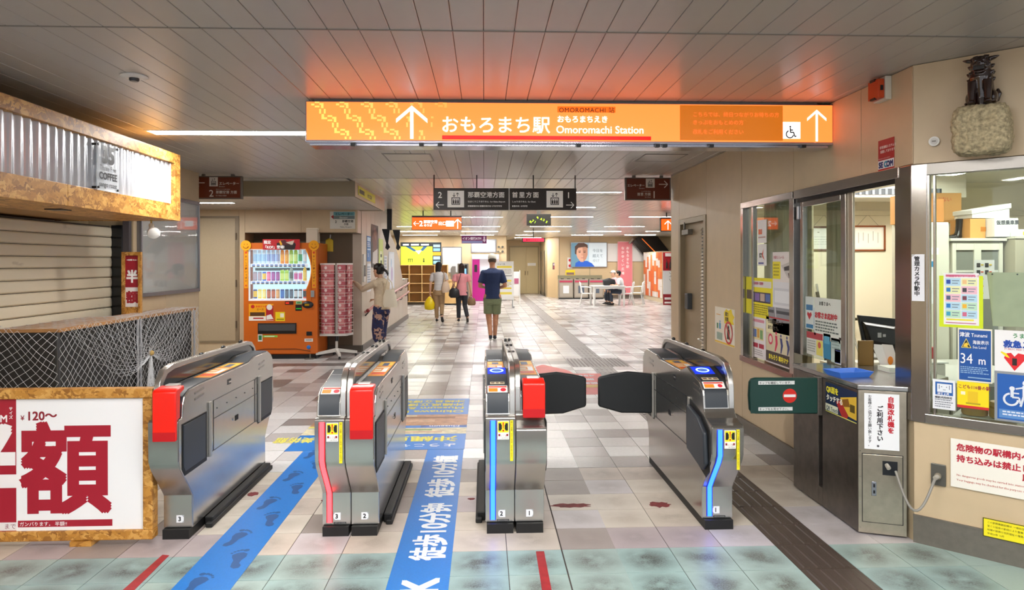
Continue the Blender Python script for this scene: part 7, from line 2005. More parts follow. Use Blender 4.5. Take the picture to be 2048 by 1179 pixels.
one('board', M('#e6e8e6', .4), wb, (-.16, -.12, -.01, .30, .14, 0), local=True, bevel=.002)
text('8 日○', .08, -.13, .03, M('#1c1c20', .5), wb, bold=.03); text('月3日', .08, -.10, -.07, M('#1c1c20', .5), wb, bold=.03)
one('stand', M('#b8b4aa', .5), wb, (-.16, -.84, -.02, .30, -.12, -.012), local=True)
for k, x in enumerate((4.18, 4.52)):
    t = thing('crutch', ('left' if k == 0 else 'right') + ' dark crutch leaning on the office wall above the monitor', 'crutch', (x, 8.4, 0), group='crutches at the office wall')
    MB().tube([(x + .12, 8.1, .01), (x + .04, 8.45, .85), (x, 8.52, 1.32)], .012, 6).build('shaft', M('#b8b8b4', .3, .7), t, smooth=60)
    MB().tube([(x + .035, 8.44, .88), (x - .005, 8.5, 1.22)], .022, 8).build('cuff', M('#3a3824', .5), t, smooth=60)
    if k: MB().tube([(x + .03, 8.42, .88), (x + .17, 8.42, .885)], .018, 8).build('handle', M('#3a3824', .5), t, smooth=60)
ch_ = thing('office_chair', 'blue backed office chair behind the customer notice', 'chair', (3.25, 6.3, 0))
MB().loft([((3.22, 6.3, .80), .10, .03), ((3.22, 6.32, .95), .20, .04), ((3.22, 6.33, 1.12), .20, .04), ((3.22, 6.34, 1.2), .10, .03)], 14).build('backrest', M('#3a78b8', .7), ch_, smooth=60)
one('seat', M('#3a78b8', .7), ch_, (3.0, 6.05, .42, 3.45, 6.45, .50), bevel=.03); MB().tube([(3.22, 6.25, .05), (3.22, 6.25, .42)], .03, 8).build('column', BLACK, ch_); MB().tube([(3.22, 6.38, .45), (3.22, 6.38, .85)], .02, 8).build('back_post', BLACK, ch_)
for a in range(5): MB().tube([(3.22, 6.25, .08), (3.22 + .26 * math.cos(a * 1.257), 6.25 + .26 * math.sin(a * 1.257), .035)], .02, 6).build('leg', BLACK, ch_)
# cabinets seen through the angled window (their fronts stand at y = 6)
CAB = M('#d5d2c2', .45)
c1 = thing('tall_cabinet', 'tall cream steel cabinet behind the merchandise poster', 'cabinet', (4.05, 6.3, 0))
one('body', CAB, c1, (3.93, 6.02, .01, 4.16, 6.18, 1.95), bevel=.004); one('door', CAB, c1, (3.94, 6.0, .05, 4.15, 6.02, 1.93), bevel=.004); one('label_slot', M('#f0f0ee', .4), c1, (3.97, 5.995, 1.66, 4.05, 6.0, 1.72)); one('paper', M('#eceef2', .5), c1, (3.95, 5.996, 1.22, 4.02, 6.0, 1.62)); one('sticker', M('#2a8ac0', .5), c1, (3.96, 5.993, 1.55, 4.01, 5.996, 1.60))
c1b = thing('tall_cabinet', 'tall cream cabinet with vent slots, behind the black boot', 'cabinet', (4.4, 6.8, 0))
one('body', CAB, c1b, (4.17, 6.52, .01, 4.66, 6.9, 1.97), bevel=.004); one('door', CAB, c1b, (4.19, 6.5, .05, 4.64, 6.52, 1.95), bevel=.004); one('vent_slot', M('#a8a594', .5), c1b, (4.25, 6.495, 1.84, 4.40, 6.5, 1.855), (4.44, 6.495, 1.84, 4.58, 6.5, 1.855))
c2 = thing('glazed_cabinet', 'low cream cabinet with glazed sliding doors inside the office', 'cabinet', (4.39, 6.2, 0))
one('body', CAB, c2, (4.17, 6.04, .01, 4.65, 6.46, 1.80), bevel=.004)
one('top', CAB, c2, (4.15, 5.98, 1.78, 4.67, 6.48, 1.805), bevel=.003)
for x0 in (4.18, 4.41):
    one('door_frame', CAB, c2, (x0, 6.0, .1, x0 + .035, 6.03, 1.77), (x0 + .20, 6.0, .1, x0 + .235, 6.03, 1.77), (x0 + .035, 6.0, 1.70, x0 + .20, 6.03, 1.77), (x0 + .035, 6.0, .1, x0 + .20, 6.03, .2), bevel=.002)
    one('glass', M('#7d8078', .1), c2, (x0 + .035, 6.015, .2, x0 + .20, 6.022, 1.70)); one('inner_shelf', M('#c8c8bc', .5), c2, (x0 + .035, 6.008, 1.50, x0 + .20, 6.014, 1.52))
pl2 = thing('steel_cabinet', 'plain olive grey cabinet side with a hanging clip at the picture edge', 'cabinet', (4.9, 6.1, 0))
one('body', M('#b3ab94', .5), pl2, (4.68, 5.9, .01, 5.5, 6.4, 1.80), bevel=.004); one('top_edge', CAB, pl2, (4.67, 5.89, 1.80, 5.5, 6.4, 1.815))
b1 = thing('cardboard_box', 'large cardboard box with red characters on the tall cabinets', 'box', (4.3, 6.7, 1.97)); CBX = M('#cf9a5a', .6, var=.05, scale=5)
one('carton', CBX, b1, (4.14, 6.5, 1.972, 4.62, 6.88, 2.26), bevel=.003); t_ = text('あぶない', .05, 0, 0, M('#c8483a', .5), b1); t_.rotation_euler = (R(90), 0, 0); t_.location = (4.32 - 4.3, 6.497 - 6.7, 2.18 - 1.97)
b2 = thing('cardboard_box', 'brown cardboard box at the frame of the angled window', 'box', (4.0, 6.3, 1.955)); one('carton', M('#b87a3a', .6), b2, (3.94, 6.04, 1.953, 4.13, 6.18, 2.16), bevel=.003); one('tape', M('#8a5a2a', .5), b2, (3.94, 6.036, 2.12, 4.0, 6.04, 2.14))
bo = thing('rubber_boot', 'black rubber boot standing on the glazed cabinet', 'boot', (4.34, 6.2, 1.806))
MB().loft([((4.385, 6.2, 1.99), .028, .035), ((4.383, 6.2, 1.93), .026, .033), ((4.378, 6.2, 1.88), .025, .032), ((4.372, 6.2, 1.85), .03, .034), ((4.365, 6.2, 1.83), .04, .036), ((4.35, 6.2, 1.808), .05, .036)], 12).build('shaft', M('#15161a', .25), bo, smooth=60)
MB().loft([((4.39, 6.2, 1.828), .02, .03), ((4.34, 6.2, 1.83), .024, .034), ((4.29, 6.2, 1.822), .018, .034), ((4.255, 6.2, 1.815), .008, .025)], 12, right=(0, 0, 1)).build('foot', M('#15161a', .25), bo, smooth=60)
b3 = thing('cardboard_box', 'orange brown box right of the rubber boot', 'box', (4.48, 6.2, 1.806)); one('carton', M('#d99c58', .6), b3, (4.40, 6.08, 1.806, 4.545, 6.35, 1.985), bevel=.003); one('tape', M('#c07828', .5), b3, (4.50, 6.076, 1.87, 4.545, 6.08, 1.91))
b4 = thing('white_box', 'white lidded box lying tilted over the orange brown box', 'box', (4.6, 6.2, 1.99), 0)
_b = MB(); _b.add([(-.18, -.12, .0), (.17, -.12, .0), (.17, -.12, .13), (-.18, -.12, .07), (-.18, .12, .0), (.17, .12, .0), (.17, .12, .13), (-.18, .12, .07)], [(0, 1, 2, 3), (4, 7, 6, 5), (0, 4, 5, 1), (1, 5, 6, 2), (2, 6, 7, 3), (3, 7, 4, 0)]); _b.build('body', M('#eceae4', .5), b4, local=True, bevel=.004)
_b = MB(); _b.add([(-.19, -.13, .035), (.18, -.13, .09), (.18, -.13, .135), (-.19, -.13, .075), (-.19, .13, .035), (.18, .13, .09), (.18, .13, .135), (-.19, .13, .075)], [(0, 1, 2, 3), (4, 7, 6, 5), (0, 4, 5, 1), (1, 5, 6, 2), (2, 6, 7, 3), (3, 7, 4, 0)]); _b.build('lid', M('#f4f3f0', .5), b4, local=True, bevel=.004)
b5 = thing('paper_box', 'white box labelled in black characters beside the orange brown box', 'box', (4.66, 6.1, 1.818)); one('body', M('#e9e9e8', .5), b5, (4.552, 5.98, 1.818, 4.77, 6.2, 1.985), bevel=.002); t_ = text('仮想乗車票', .042, 0, 0, M('#4a4c50', .5), b5, bold=.02); t_.rotation_euler = (R(90), 0, 0); t_.location = (4.565 - 4.66, 5.975 - 6.1, 1.93 - 1.818)
b6 = thing('storage_tray', 'white plastic tray with a yellow label at the cabinet top edge', 'tray', (4.7, 5.85, 1.80))
one('body', M('#efefee', .4), b6, (4.69, 5.90, 1.816, 4.95, 5.97, 1.88), bevel=.006); one('label_plate', M('#e8dc3a', .5), b6, (4.75, 5.895, 1.83, 4.86, 5.90, 1.86))
ps_ = thing('handset_sheet', 'white sheet with rows of small device pictures in front of the glazed cabinet', 'sheet', (4.1, 5.5, 1.45), flat=True)
one('sheet', M('#f1f0ee', .5), ps_, (-.085, -.16, -.002, .085, .16, 0), local=True)
for r in range(5):
    for c in range(2):
        if r > 1 and c: continue
        one('device_picture', M('#3a3c42', .4), ps_, (-.065 + c * .07, .10 - r * .058, 0, -.035 + c * .07, .135 - r * .058, .001), local=True); one('caption', M('#e05a3a' if r % 2 else '#e8c83a', .5), ps_, (-.030 + c * .07, .115 - r * .058, 0, -.008 + c * .07, .125 - r * .058, .001), local=True)
cp = thing('clipboard', 'clipboard with blank white paper hanging on the olive grey cabinet', 'clipboard', (4.88, 5.88, 1.60), flat=True)
one('board', M('#7a766c', .4, .3), cp, (-.115, -.17, -.006, .115, .14, 0), local=True, bevel=.003); one('paper', M('#e3e2e4', .5), cp, (-.10, -.17, 0, .10, .10, .002), local=True); one('clip', M('#5a564e', .3, .7), cp, (-.03, .10, 0, .03, .16, .012), local=True, bevel=.003)
c3 = thing('parcel', 'round tan parcel behind the yellow station notice', 'parcel', (2.86, 3.87, .0))
for k, a in enumerate((.27, .40)):
    p = A(a, -.16)
    tt = c3 if k == 0 else thing('parcel', 'tan drum parcel beside the parcel behind the yellow notice', 'parcel', (p[0], p[1], .74))
    if k == 0: tt.location = (p[0], p[1], .74); MWD[tt.name] = Matrix.Translation(tt.location)
    MB().lathe([(0, 0), (.062, 0), (.064, .01), (.064, .075), (.058, .085), (0, .085)], (p[0], p[1], .742), 22).build('drum', M('#c09a5c', .5), tt, smooth=40); MB().lathe([(.0645, .05), (.0645, .062)], (p[0], p[1], .742), 22).build('tape', M('#a8803a', .5), tt, smooth=40)
sd_ = thing('inner_counter', 'pale counter board inside the angled window', 'counter', A(.8, -.3, .72), -PI / 4)
_b = MB().box(-.62, -.22, -.02, .8, .28, .018).build('board', M('#cfcdc4', .5), sd_, local=True); _b = MB().box(-.6, .25, -.71, .78, .27, -.02).build('front_board', M('#bdbab0', .5), sd_, local=True)

# ================================================================ people
SK = M('#c98f6c', .5, var=.05, scale=20)
SKL = M('#d9a98a', .5, var=.05, scale=20)
HAIRM = M('#15100e', .35, bump=.3, scale=120, stretch=(6, 6, 1))


def V(*a): return Vector(a)


def limb(mb, pts, rs, n=12):
    """Tapered limb through joints, rounded at each joint."""
    P = [Vector(p) for p in pts]; path = []; rad = []
    for i in range(len(P) - 1):
        for t in (0, .33, .66):
            path.append(P[i].lerp(P[i + 1], t)); rad.append(rs[i] + (rs[i + 1] - rs[i]) * t)
    path.append(P[-1]); rad.append(rs[-1])
    mb.tube(path, rad, n)
    for p, r in zip(P, rs): mb.ball(p, r * .98, 10, 8)


def hand(mb, wrist, d, nrm, s=1.0, curl=.5, thumb=1):
    """Palm with four unequal bent fingers and a thumb off its side."""
    w = Vector(wrist); d = Vector(d).normalized(); nrm = Vector(nrm); nrm = (nrm - d * nrm.dot(d)).normalized(); side = d.cross(nrm)
    c = w + d * .045 * s
    mb.loft([(w, .022 * s, .016 * s), (w + d * .03 * s, .034 * s, .015 * s), (w + d * .075 * s, .040 * s, .013 * s), (w + d * .088 * s, .036 * s, .010 * s)], 12, right=side)
    for k, (off, L) in enumerate([(-.030, .060), (-.010, .074), (.010, .070), (.029, .056)]):
        p = w + d * .078 * s + side * off * s; q = d.copy(); pts = [p - q * .02]
        for seg, fr in enumerate((.42, .32, .26)):
            q = (q * math.cos(curl * .8) - nrm * math.sin(curl * .8)).normalized()
            pts.append(pts[-1] + q * L * fr * s * (1.2 if seg == 0 else 1))
        mb.tube(pts, [.0092 * s, .0088 * s, .0078 * s, .006 * s], 7)
    p = w + d * .022 * s - side * .026 * s * thumb; q = (d * .55 - side * .75 * thumb - nrm * .35).normalized()
    q2 = (d * .9 - side * .2 * thumb - nrm * .5).normalized()
    mb.tube([p, p + q * .035 * s, p + q * .035 * s + q2 * .032 * s], [.012 * s, .0105 * s, .0075 * s], 7)


def shoe(mb, ankle, fwd, s=1.0, up=(0, 0, 1), L=.25):
    """Foot in its shoe, ankle above the heel."""
    a = Vector(ankle); f = Vector(fwd).normalized(); u = Vector(up).normalized(); r = f.cross(u)
    base = a - u * .075 * s
    secs = []
    for t, w, h in [(-.07, .022, .03), (-.055, .034, .045), (0, .036, .05), (.06, .038, .04), (.12, .044, .028), (.16, .040, .022), (.185, .02, .012)]:
        secs.append((base + f * t * s * (L / .25) + u * h * .9 * s, w * s, h * .92 * s))
    mb.loft(secs, 12, right=r)


def head(mb, c, f, s=1.0, long=1.0):
    """Skull, jaw, nose, ears, brow; f is where the face looks."""
    c = Vector(c); f = Vector(f).normalized(); u = V(0, 0, 1); r = f.cross(u).normalized()
    P = lambda x, y, z: c + r * x * s + f * y * s + u * z * s
    secs = [(P(0, .03, -.125), .028, .028), (P(0, .032, -.112), .045, .042), (P(0, .022, -.08), .060, .066), (P(0, .010, -.04), .069, .082), (P(0, .0, .0), .074, .092), (P(0, -.004, .04), .076, .094), (P(0, -.008, .075), .068, .084), (P(0, -.01, .103), .046, .058), (P(0, -.01, .116), .018, .022)]
    mb.loft([(p, a * s, b * s) for p, a, b in secs], 16, right=r)
    mb.loft([(P(0, .088, .012), .007 * s, .006 * s), (P(0, .104, -.018), .010 * s, .010 * s), (P(0, .110, -.030), .014 * s, .009 * s), (P(0, .098, -.040), .012 * s, .006 * s)], 8, right=r)
    for q in (-1, 1):
        mb.ball(P(q * .076, -.004, -.012), (.012 * s, .020 * s, .030 * s) if abs(f.y) > .7 else (.020 * s, .012 * s, .030 * s), 8, 6)
        mb.ball(P(q * .030, .078, .028), (.022 * s, .012 * s, .008 * s), 8, 6)
    mb.ball(P(0, .084, -.066), (.022 * s, .012 * s, .008 * s) if abs(f.y) > .7 else (.012 * s, .022 * s, .008 * s), 8, 6)
    return P


def face_parts(t, P, f, s=1.0):
    e = MB(); w = MB(); m = MB()
    for q in (-1, 1):
        w.ball(P(q * .030, .083, .010), .0105 * s, 8, 6); e.ball(P(q * .030, .0915, .010), .0058 * s, 8, 6)
    w.build('eyes', M('#ece8e2', .3), t, local=True, smooth=60); e.build('pupils', M('#1a120e', .2), t, local=True, smooth=60)
    m.tube([P(-.022, .089, -.066), P(0, .097, -.064), P(.022, .089, -.066)], .0045 * s, 6); m.build('mouth', M('#a85a50', .5), t, local=True, smooth=60)
    b = MB()
    for q in (-1, 1): b.tube([P(q * .016, .092, .030), P(q * .032, .092, .036), P(q * .046, .080, .030)], .0042 * s, 5)
    b.build('eyebrows', HAIRM, t, local=True)


def person(label, loc, rz, group=None):
    return thing('person', label, 'person', loc, rz, group)


def torso(mb, sh, hip_z, sh_z, w, d, grow=0.0, lean=(0, 0), fem=False, hem=None, flare=0.0):
    """Shoulder line sh, from hem or hips up to the neck base."""
    z0 = hem if hem is not None else hip_z
    L = sh_z - hip_z
    pts = []
    prof = [(0, .80 if fem else .74, .98), (.25, .76 if fem else .74, .92), (.45, .70 if fem else .76, .88), (.7, .82 if fem else .88, 1.0), (.88, .92 if fem else .97, .98), (.97, .86, .78), (1.03, .52, .60), (1.08, .30, .48)]
    if hem is not None: pts.append((V(lean[0] * 0, lean[1] * 0, z0), w * (.80 + flare) + grow, d * (.98 + flare) + grow))
    for t, a, b in prof:
        z = hip_z + L * t
        if hem is not None and z <= z0 + .03: continue
        pts.append((V(lean[0] * t, lean[1] * t, z), w * a + grow, d * b + grow))
    mb.loft(pts, 20)


def cloth(mb, name, mat, t, vox=.010):
    return mb.build(name, mat, t, local=True, remesh=vox)


# --- man in navy T-shirt walking away
def build_man():
    t = person('man in white cap, navy T-shirt and olive shorts walking away, arms bent before him', (.17, 14.1, 0), R(2))
    b = MB(); H_ = 1.77
    hipz, shz = .93, 1.44
    torso(b, 0, hipz, shz, .165, .105, 0, (0, .02))
    b.loft([(V(0, .02, 1.42), .062, .062), (V(0, .03, 1.50), .056, .060), (V(0, .045, 1.56), .055, .060)], 12)
    P = head(b, (0, .055, 1.645), (0, 1, 0))
    LA = [(-.185, .02, 1.385), (-.252, .0, 1.12), (-.15, .24, 1.08)]; RA = [(.185, .02, 1.385), (.262, .01, 1.12), (.13, .24, 1.06)]
    for A_ in (LA, RA): limb(b, A_, [.052, .043, .030])
    hand(b, LA[2], (.7, .55, .05), (0, .1, 1), curl=.6, thumb=-1); hand(b, RA[2], (-.7, .55, .05), (0, .1, 1), curl=.6, thumb=1)
    LL = [(-.09, .0, .90), (-.075, .02, .50), (-.045, -.12, .14)]; RL = [(.09, .0, .90), (.07, .10, .50), (.055, .16, .09)]
    for A_ in (LL, RL):
        limb(b, A_, [.092, .062, .040]); k, a = V(*A_[1]), V(*A_[2]); c = k.lerp(a, .32); b.ball(c + V(0, -.018, 0), (.056, .056, .10), 10, 8)
    b.build('body', SK, t, local=True, remesh=.0065)
    face_parts(t, P, V(0, 1, 0))
    s = MB(); torso(s, 0, hipz, shz, .188, .12, .014, (0, .02), hem=.86, flare=.06)
    for q, A_ in ((-1, LA), (1, RA)):
        a, e = V(*A_[0]), V(*A_[1]); s.tube([a + V(-q * .07, 0, .02), a, a.lerp(e, .35), a.lerp(e, .78)], [.05, .062, .066, .068], 14); s.ball(a, .062, 12, 8)
    cloth(s, 'shirt', M('#1f2f55', .8, bump=.15, scale=60, var=.12), t)
    s = MB(); s.loft([(V(0, 0, .90), .150, .118), (V(0, 0, .84), .165, .13), (V(0, 0, .78), .172, .135), (V(0, 0, .74), .165, .125)], 18)
    for q, A_ in ((-1, LL), (1, RL)):
        a, e = V(*A_[0]), V(*A_[1]); s.tube([a + V(q * .005, 0, -.02), a.lerp(e, .5), a.lerp(e, .86)], [.098, .100, .105], 14)
    cloth(s, 'shorts', M('#7c8463', .85, bump=.2, scale=50, var=.12), t)
    c = MB(); c.loft([(V(0, .045, 1.655), .088, .105), (V(0, .045, 1.70), .090, .106), (V(0, .045, 1.74), .080, .094), (V(0, .045, 1.772), .050, .06), (V(0, .045, 1.782), .014, .016)], 20)
    cp_ = c.build('cap', M('#bdb7aa', .8, bump=.2, scale=80), t, local=True, smooth=60)
    MB().loft([(V(0, .13, 1.668), .075, .008), (V(0, .19, 1.662), .062, .006), (V(0, .225, 1.655), .03, .004)], 14).build('visor', M('#cfc8ba', .8), cp_, local=True, smooth=60)
    MB().tube([(-.05, -.052, 1.667), (0, -.062, 1.663), (.05, -.052, 1.667)], .007, 6).build('strap', M('#5a5850', .6), cp_, local=True, smooth=60)
    hr = MB(); hr.loft([(V(0, .005, 1.60), .070, .07), (V(0, .015, 1.64), .080, .085), (V(0, .03, 1.67), .083, .092)], 16); hr.build('hair', M('#4a3a2c', .6), t, local=True, smooth=60)
    for nm, A_, up, fw in (('shoe', LL, (0, -.55, .85), (.05, .8, .6)), ('shoe', RL, (0, 0, 1), (.03, 1, .0))):
        m = MB(); shoe(m, A_[2], fw, 1.0, up); o = m.build(nm, M('#1c2230', .5), t, local=True, smooth=60)
        a = Vector(A_[2]); f = Vector(fw).normalized(); u = Vector(up).normalized(); base = a - u * .078
        MB().loft([(base + f * k, w_, .010) for k, w_ in ((-.075, .02), (-.05, .035), (.05, .038), (.13, .046), (.185, .02))], 12, right=f.cross(u)).build('sole', M('#e6e2da', .5), o, local=True, smooth=60)
    return t


build_man()


def long_hair(t, c, f, z_end, mat=HAIRM, s=1.0, w=.085):
    c = Vector(c); f = Vector(f).normalized()
    h = MB(); r = f.cross(V(0, 0, 1))
    B = lambda y, z: c + f * y + V(0, 0, z)
    h.loft([(B(-.05, z_end - c.z), .05, .022), (B(-.055, (z_end - c.z) * .6), w * .95, .04), (B(-.035, -.06), w, .062), (B(-.018, .0), w, .088), (B(-.010, .05), .086, .100), (B(-.010, .09), .070, .082), (B(-.010, .122), .03, .035)], 18, right=r)
    return h.build('hair', mat, t, local=True, remesh=.007)


# --- woman with yellow bag
def build_w1():
    t = person('woman in pale striped T-shirt and tan trousers walking away with a yellow plastic bag', (-1.21, 18.55, 0), R(-4))
    S = .98; hipz, shz = .86, 1.32
    b = MB(); torso(b, 0, hipz, shz, .145, .092, 0, (0, .01), fem=True)
    b.loft([(V(0, .01, 1.30), .045, .045), (V(0, .02, 1.38), .042, .045), (V(0, .03, 1.43), .042, .048)], 12)
    P = head(b, (0, .04, 1.50), (.35, .93, 0), .95)
    LA = [(-.175, .01, 1.27), (-.225, -.01, 1.0), (-.245, .03, .77)]; RA = [(.175, .01, 1.27), (.235, -.06, 1.04), (.20, .13, .98)]
    for A_ in (LA, RA): limb(b, A_, [.043, .034, .024])
    hand(b, LA[2], (0, .05, -1), (-1, 0, 0), .9, curl=.9, thumb=-1); hand(b, RA[2], (-.4, .8, .1), (0, 0, 1), .9, curl=.7)
    LL = [(-.08, 0, .84), (-.07, .05, .46), (-.06, .02, .09)]; RL = [(.08, 0, .84), (.075, .06, .46), (.10, -.18, .18)]
    for A_ in (LL, RL): limb(b, A_, [.080, .05, .032])
    b.build('body', SKL, t, local=True, remesh=.007); face_parts(t, P, V(.35, .93, 0), .95)
    long_hair(t, (0, .04, 1.50), (.35, .93, 0), 1.28)
    s = MB(); torso(s, 0, hipz, shz, .150, .10, .014, (0, .01), fem=True, hem=.83, flare=.06)
    for q, A_ in ((-1, LA), (1, RA)):
        a, e = V(*A_[0]), V(*A_[1]); s.tube([a + V(-q * .05, 0, .025), a, a.lerp(e, .5), a.lerp(e, .66)], [.05, .058, .058, .057], 12)
    st = bpy.data.materials.new('surface'); st.use_nodes = True; nt = st.node_tree; bs = nt.nodes['Principled BSDF']; bs.inputs['Roughness'].default_value = .8
    tc = nt.nodes.new('ShaderNodeTexCoord'); wv = nt.nodes.new('ShaderNodeTexWave'); wv.bands_direction = 'Z'; wv.inputs['Scale'].default_value = 9
    rp = nt.nodes.new('ShaderNodeValToRGB'); rp.color_ramp.elements[0].position = .1; rp.color_ramp.elements[0].color = (*rgb('#a8a4a6'), 1); rp.color_ramp.elements[1].position = .3; rp.color_ramp.elements[1].color = (*rgb('#d9d4d2'), 1)
    nt.links.new(tc.outputs['Object'], wv.inputs['Vector']); nt.links.new(wv.outputs[0], rp.inputs[0]); nt.links.new(rp.outputs[0], bs.inputs['Base Color'])
    cloth(s, 'shirt', st, t)
    s = MB(); s.loft([(V(0, 0, .93), .12, .095), (V(0, 0, .86), .145, .115), (V(0, 0, .78), .155, .125), (V(0, 0, .72), .15, .115)], 18)
    for q, A_ in ((-1, LL), (1, RL)):
        a, e, f = V(*A_[0]), V(*A_[1]), V(*A_[2]); s.tube([a, a.lerp(e, .5), e, e.lerp(f, .55), e.lerp(f, .92)], [.088, .080, .066, .058, .052], 14)
    cloth(s, 'trousers', M('#a98a66', .85, bump=.15, scale=50, var=.1), t)
    for A_, up, fw in ((LL, (0, 0, 1), (-.05, 1, 0)), (RL, (.1, -.95, .3), (.1, .35, -.93))):
        m = MB(); shoe(m, A_[2], fw, .92, up); m.build('shoe', M('#1d1a1c', .5), t, local=True, smooth=60)
    MB().tube([V(.11, .10, 1.33), V(.13, -.03, 1.36), V(.17, -.10, 1.22), V(.17, -.12, 1.02)], .012, 6).build('strap', M('#c9a98c', .6), t, local=True, smooth=60)
    # things she carries
    yb = thing('plastic_bag', 'bright yellow plastic bag hanging from the striped woman\'s left hand', 'bag', (-1.46, 18.55, .33))
    _m = MB(); _m.loft([((-1.46, 18.55, .33), .07, .05), ((-1.46, 18.55, .36), .13, .085), ((-1.46, 18.55, .50), .14, .08), ((-1.455, 18.56, .62), .085, .05), ((-1.45, 18.57, .68), .03, .02)], 16)
    _m.build('sack', M('#f2d410', .35, bump=.6, scale=14), yb, smooth=60); MB().tube([(-1.47, 18.57, .66), (-1.455, 18.59, .73), (-1.44, 18.57, .66)], .010, 6).build('handle', M('#f2d410', .35), yb, smooth=60)
    tt = thing('shoulder_bag', 'cream tote bag at the right side of the striped woman', 'bag', (-1.02, 18.42, .80))
    MB().loft([((-1.01, 18.43, .80), .10, .05), ((-1.02, 18.43, .86), .12, .065), ((-1.02, 18.43, 1.02), .09, .05), ((-1.03, 18.44, 1.09), .05, .02)], 14).build('bag', M('#d9bfa6', .6, bump=.2, scale=30), tt, smooth=60)
    MB().tube([(-1.05, 18.44, 1.05), (-1.03, 18.44, 1.2), (-1.0, 18.43, 1.05)], .008, 6).build('handle', M('#b8957a', .6), tt, smooth=60)


build_w1()


def build_w2():
    t = person('woman in pink blouse and dark trousers walking away with long brown hair', (-.60, 18.5, 0), R(3))
    hipz, shz = .84, 1.28
    b = MB(); torso(b, 0, hipz, shz, .142, .092, 0, (0, .01), fem=True)
    b.loft([(V(0, .01, 1.26), .045, .045), (V(0, .02, 1.33), .042, .045), (V(0, .03, 1.38), .042, .048)], 12)
    P = head(b, (0, .035, 1.455), (0, 1, 0), .94)
    LA = [(-.175, .01, 1.23), (-.225, -.02, .98), (-.23, .10, .80)]; RA = [(.175, .01, 1.23), (.235, -.02, .97), (.265, .03, .74)]
    for A_ in (LA, RA): limb(b, A_, [.043, .034, .024])
    hand(b, LA[2], (.1, .4, -.9), (-1, 0, 0), .9, curl=.8, thumb=-1); hand(b, RA[2], (0, .05, -1), (1, 0, 0), .9, curl=.9)
    LL = [(-.08, 0, .82), (-.08, .04, .45), (-.08, .0, .09)]; RL = [(.08, 0, .82), (.085, .05, .45), (.15, -.12, .14)]
    for A_ in (LL, RL): limb(b, A_, [.080, .05, .032])
    b.build('body', SKL, t, local=True, remesh=.007); face_parts(t, P, V(0, 1, 0), .94)
    long_hair(t, (0, .035, 1.455), (0, 1, 0), 1.12, M('#2a1712', .35, bump=.3, scale=120, stretch=(6, 6, 1)), w=.08)
    s = MB(); torso(s, 0, hipz, shz, .155, .105, .018, (0, .01), fem=True, hem=.72, flare=.10)
    for q, A_ in ((-1, LA), (1, RA)):
        a, e = V(*A_[0]), V(*A_[1]); s.tube([a + V(-q * .05, 0, .025), a, a.lerp(e, .45), a.lerp(e, .55)], [.052, .064, .066, .066], 12)
    cloth(s, 'blouse', M('#d98c92', .75, bump=.25, scale=40, var=.08), t)
    s = MB(); s.loft([(V(0, 0, .86), .135, .105), (V(0, 0, .80), .145, .118), (V(0, 0, .73), .145, .115)], 18)
    for q, A_ in ((-1, LL), (1, RL)):
        a, e, f = V(*A_[0]), V(*A_[1]), V(*A_[2]); s.tube([a, a.lerp(e, .5), e, e.lerp(f, .55), e.lerp(f, .93)], [.086, .078, .064, .058, .055], 14)
    cloth(s, 'trousers', M('#2b2c33', .85, bump=.15, scale=50), t)
    for A_, up, fw in ((LL, (0, 0, 1), (-.05, 1, 0)), (RL, (.15, -.8, .5), (.15, .6, -.75))):
        m = MB(); shoe(m, A_[2], fw, .9, up); m.build('shoe', M('#1d1a1c', .5), t, local=True, smooth=60)
    MB().tube([V(-.02, -.11, 1.30), V(-.08, -.125, 1.10), V(-.16, -.12, .90)], .009, 6).build('strap', M('#18171a', .5), t, local=True, smooth=60)
    sb = thing('shoulder_bag', 'black shoulder bag on the left hip of the woman in pink', 'bag', (-.79, 18.36, .70))
    MB().loft([((-.79, 18.36, .66), .10, .05), ((-.79, 18.36, .72), .15, .07), ((-.79, 18.36, .86), .13, .06), ((-.79, 18.36, .92), .07, .03)], 14).build('bag', M('#17171b', .45), sb, smooth=60)
    MB().tube([(-.88, 18.36, .88), (-.80, 18.35, 1.02), (-.72, 18.36, .88)], .010, 6).build('handle', M('#17171b', .45), sb, smooth=60)
    bk2 = thing('basket_bag', 'small woven brown basket bag in the right hand of the woman in pink', 'bag', (-.335, 18.5, .45))
    wm = M('#8a6a4c', .7, bump=.8, scale=60, var=.3)
    MB().loft([((-.335, 18.5, .45), .09, .06), ((-.335, 18.5, .50), .115, .08), ((-.335, 18.5, .60), .10, .07), ((-.335, 18.5, .64), .085, .055)], 14).build('basket', wm, bk2, smooth=60)
    MB().tube([(-.40, 18.5, .63), (-.345, 18.52, .74), (-.27, 18.5, .63)], .008, 6).build('handle', M('#b8404a', .6), bk2, smooth=60)


build_w2()


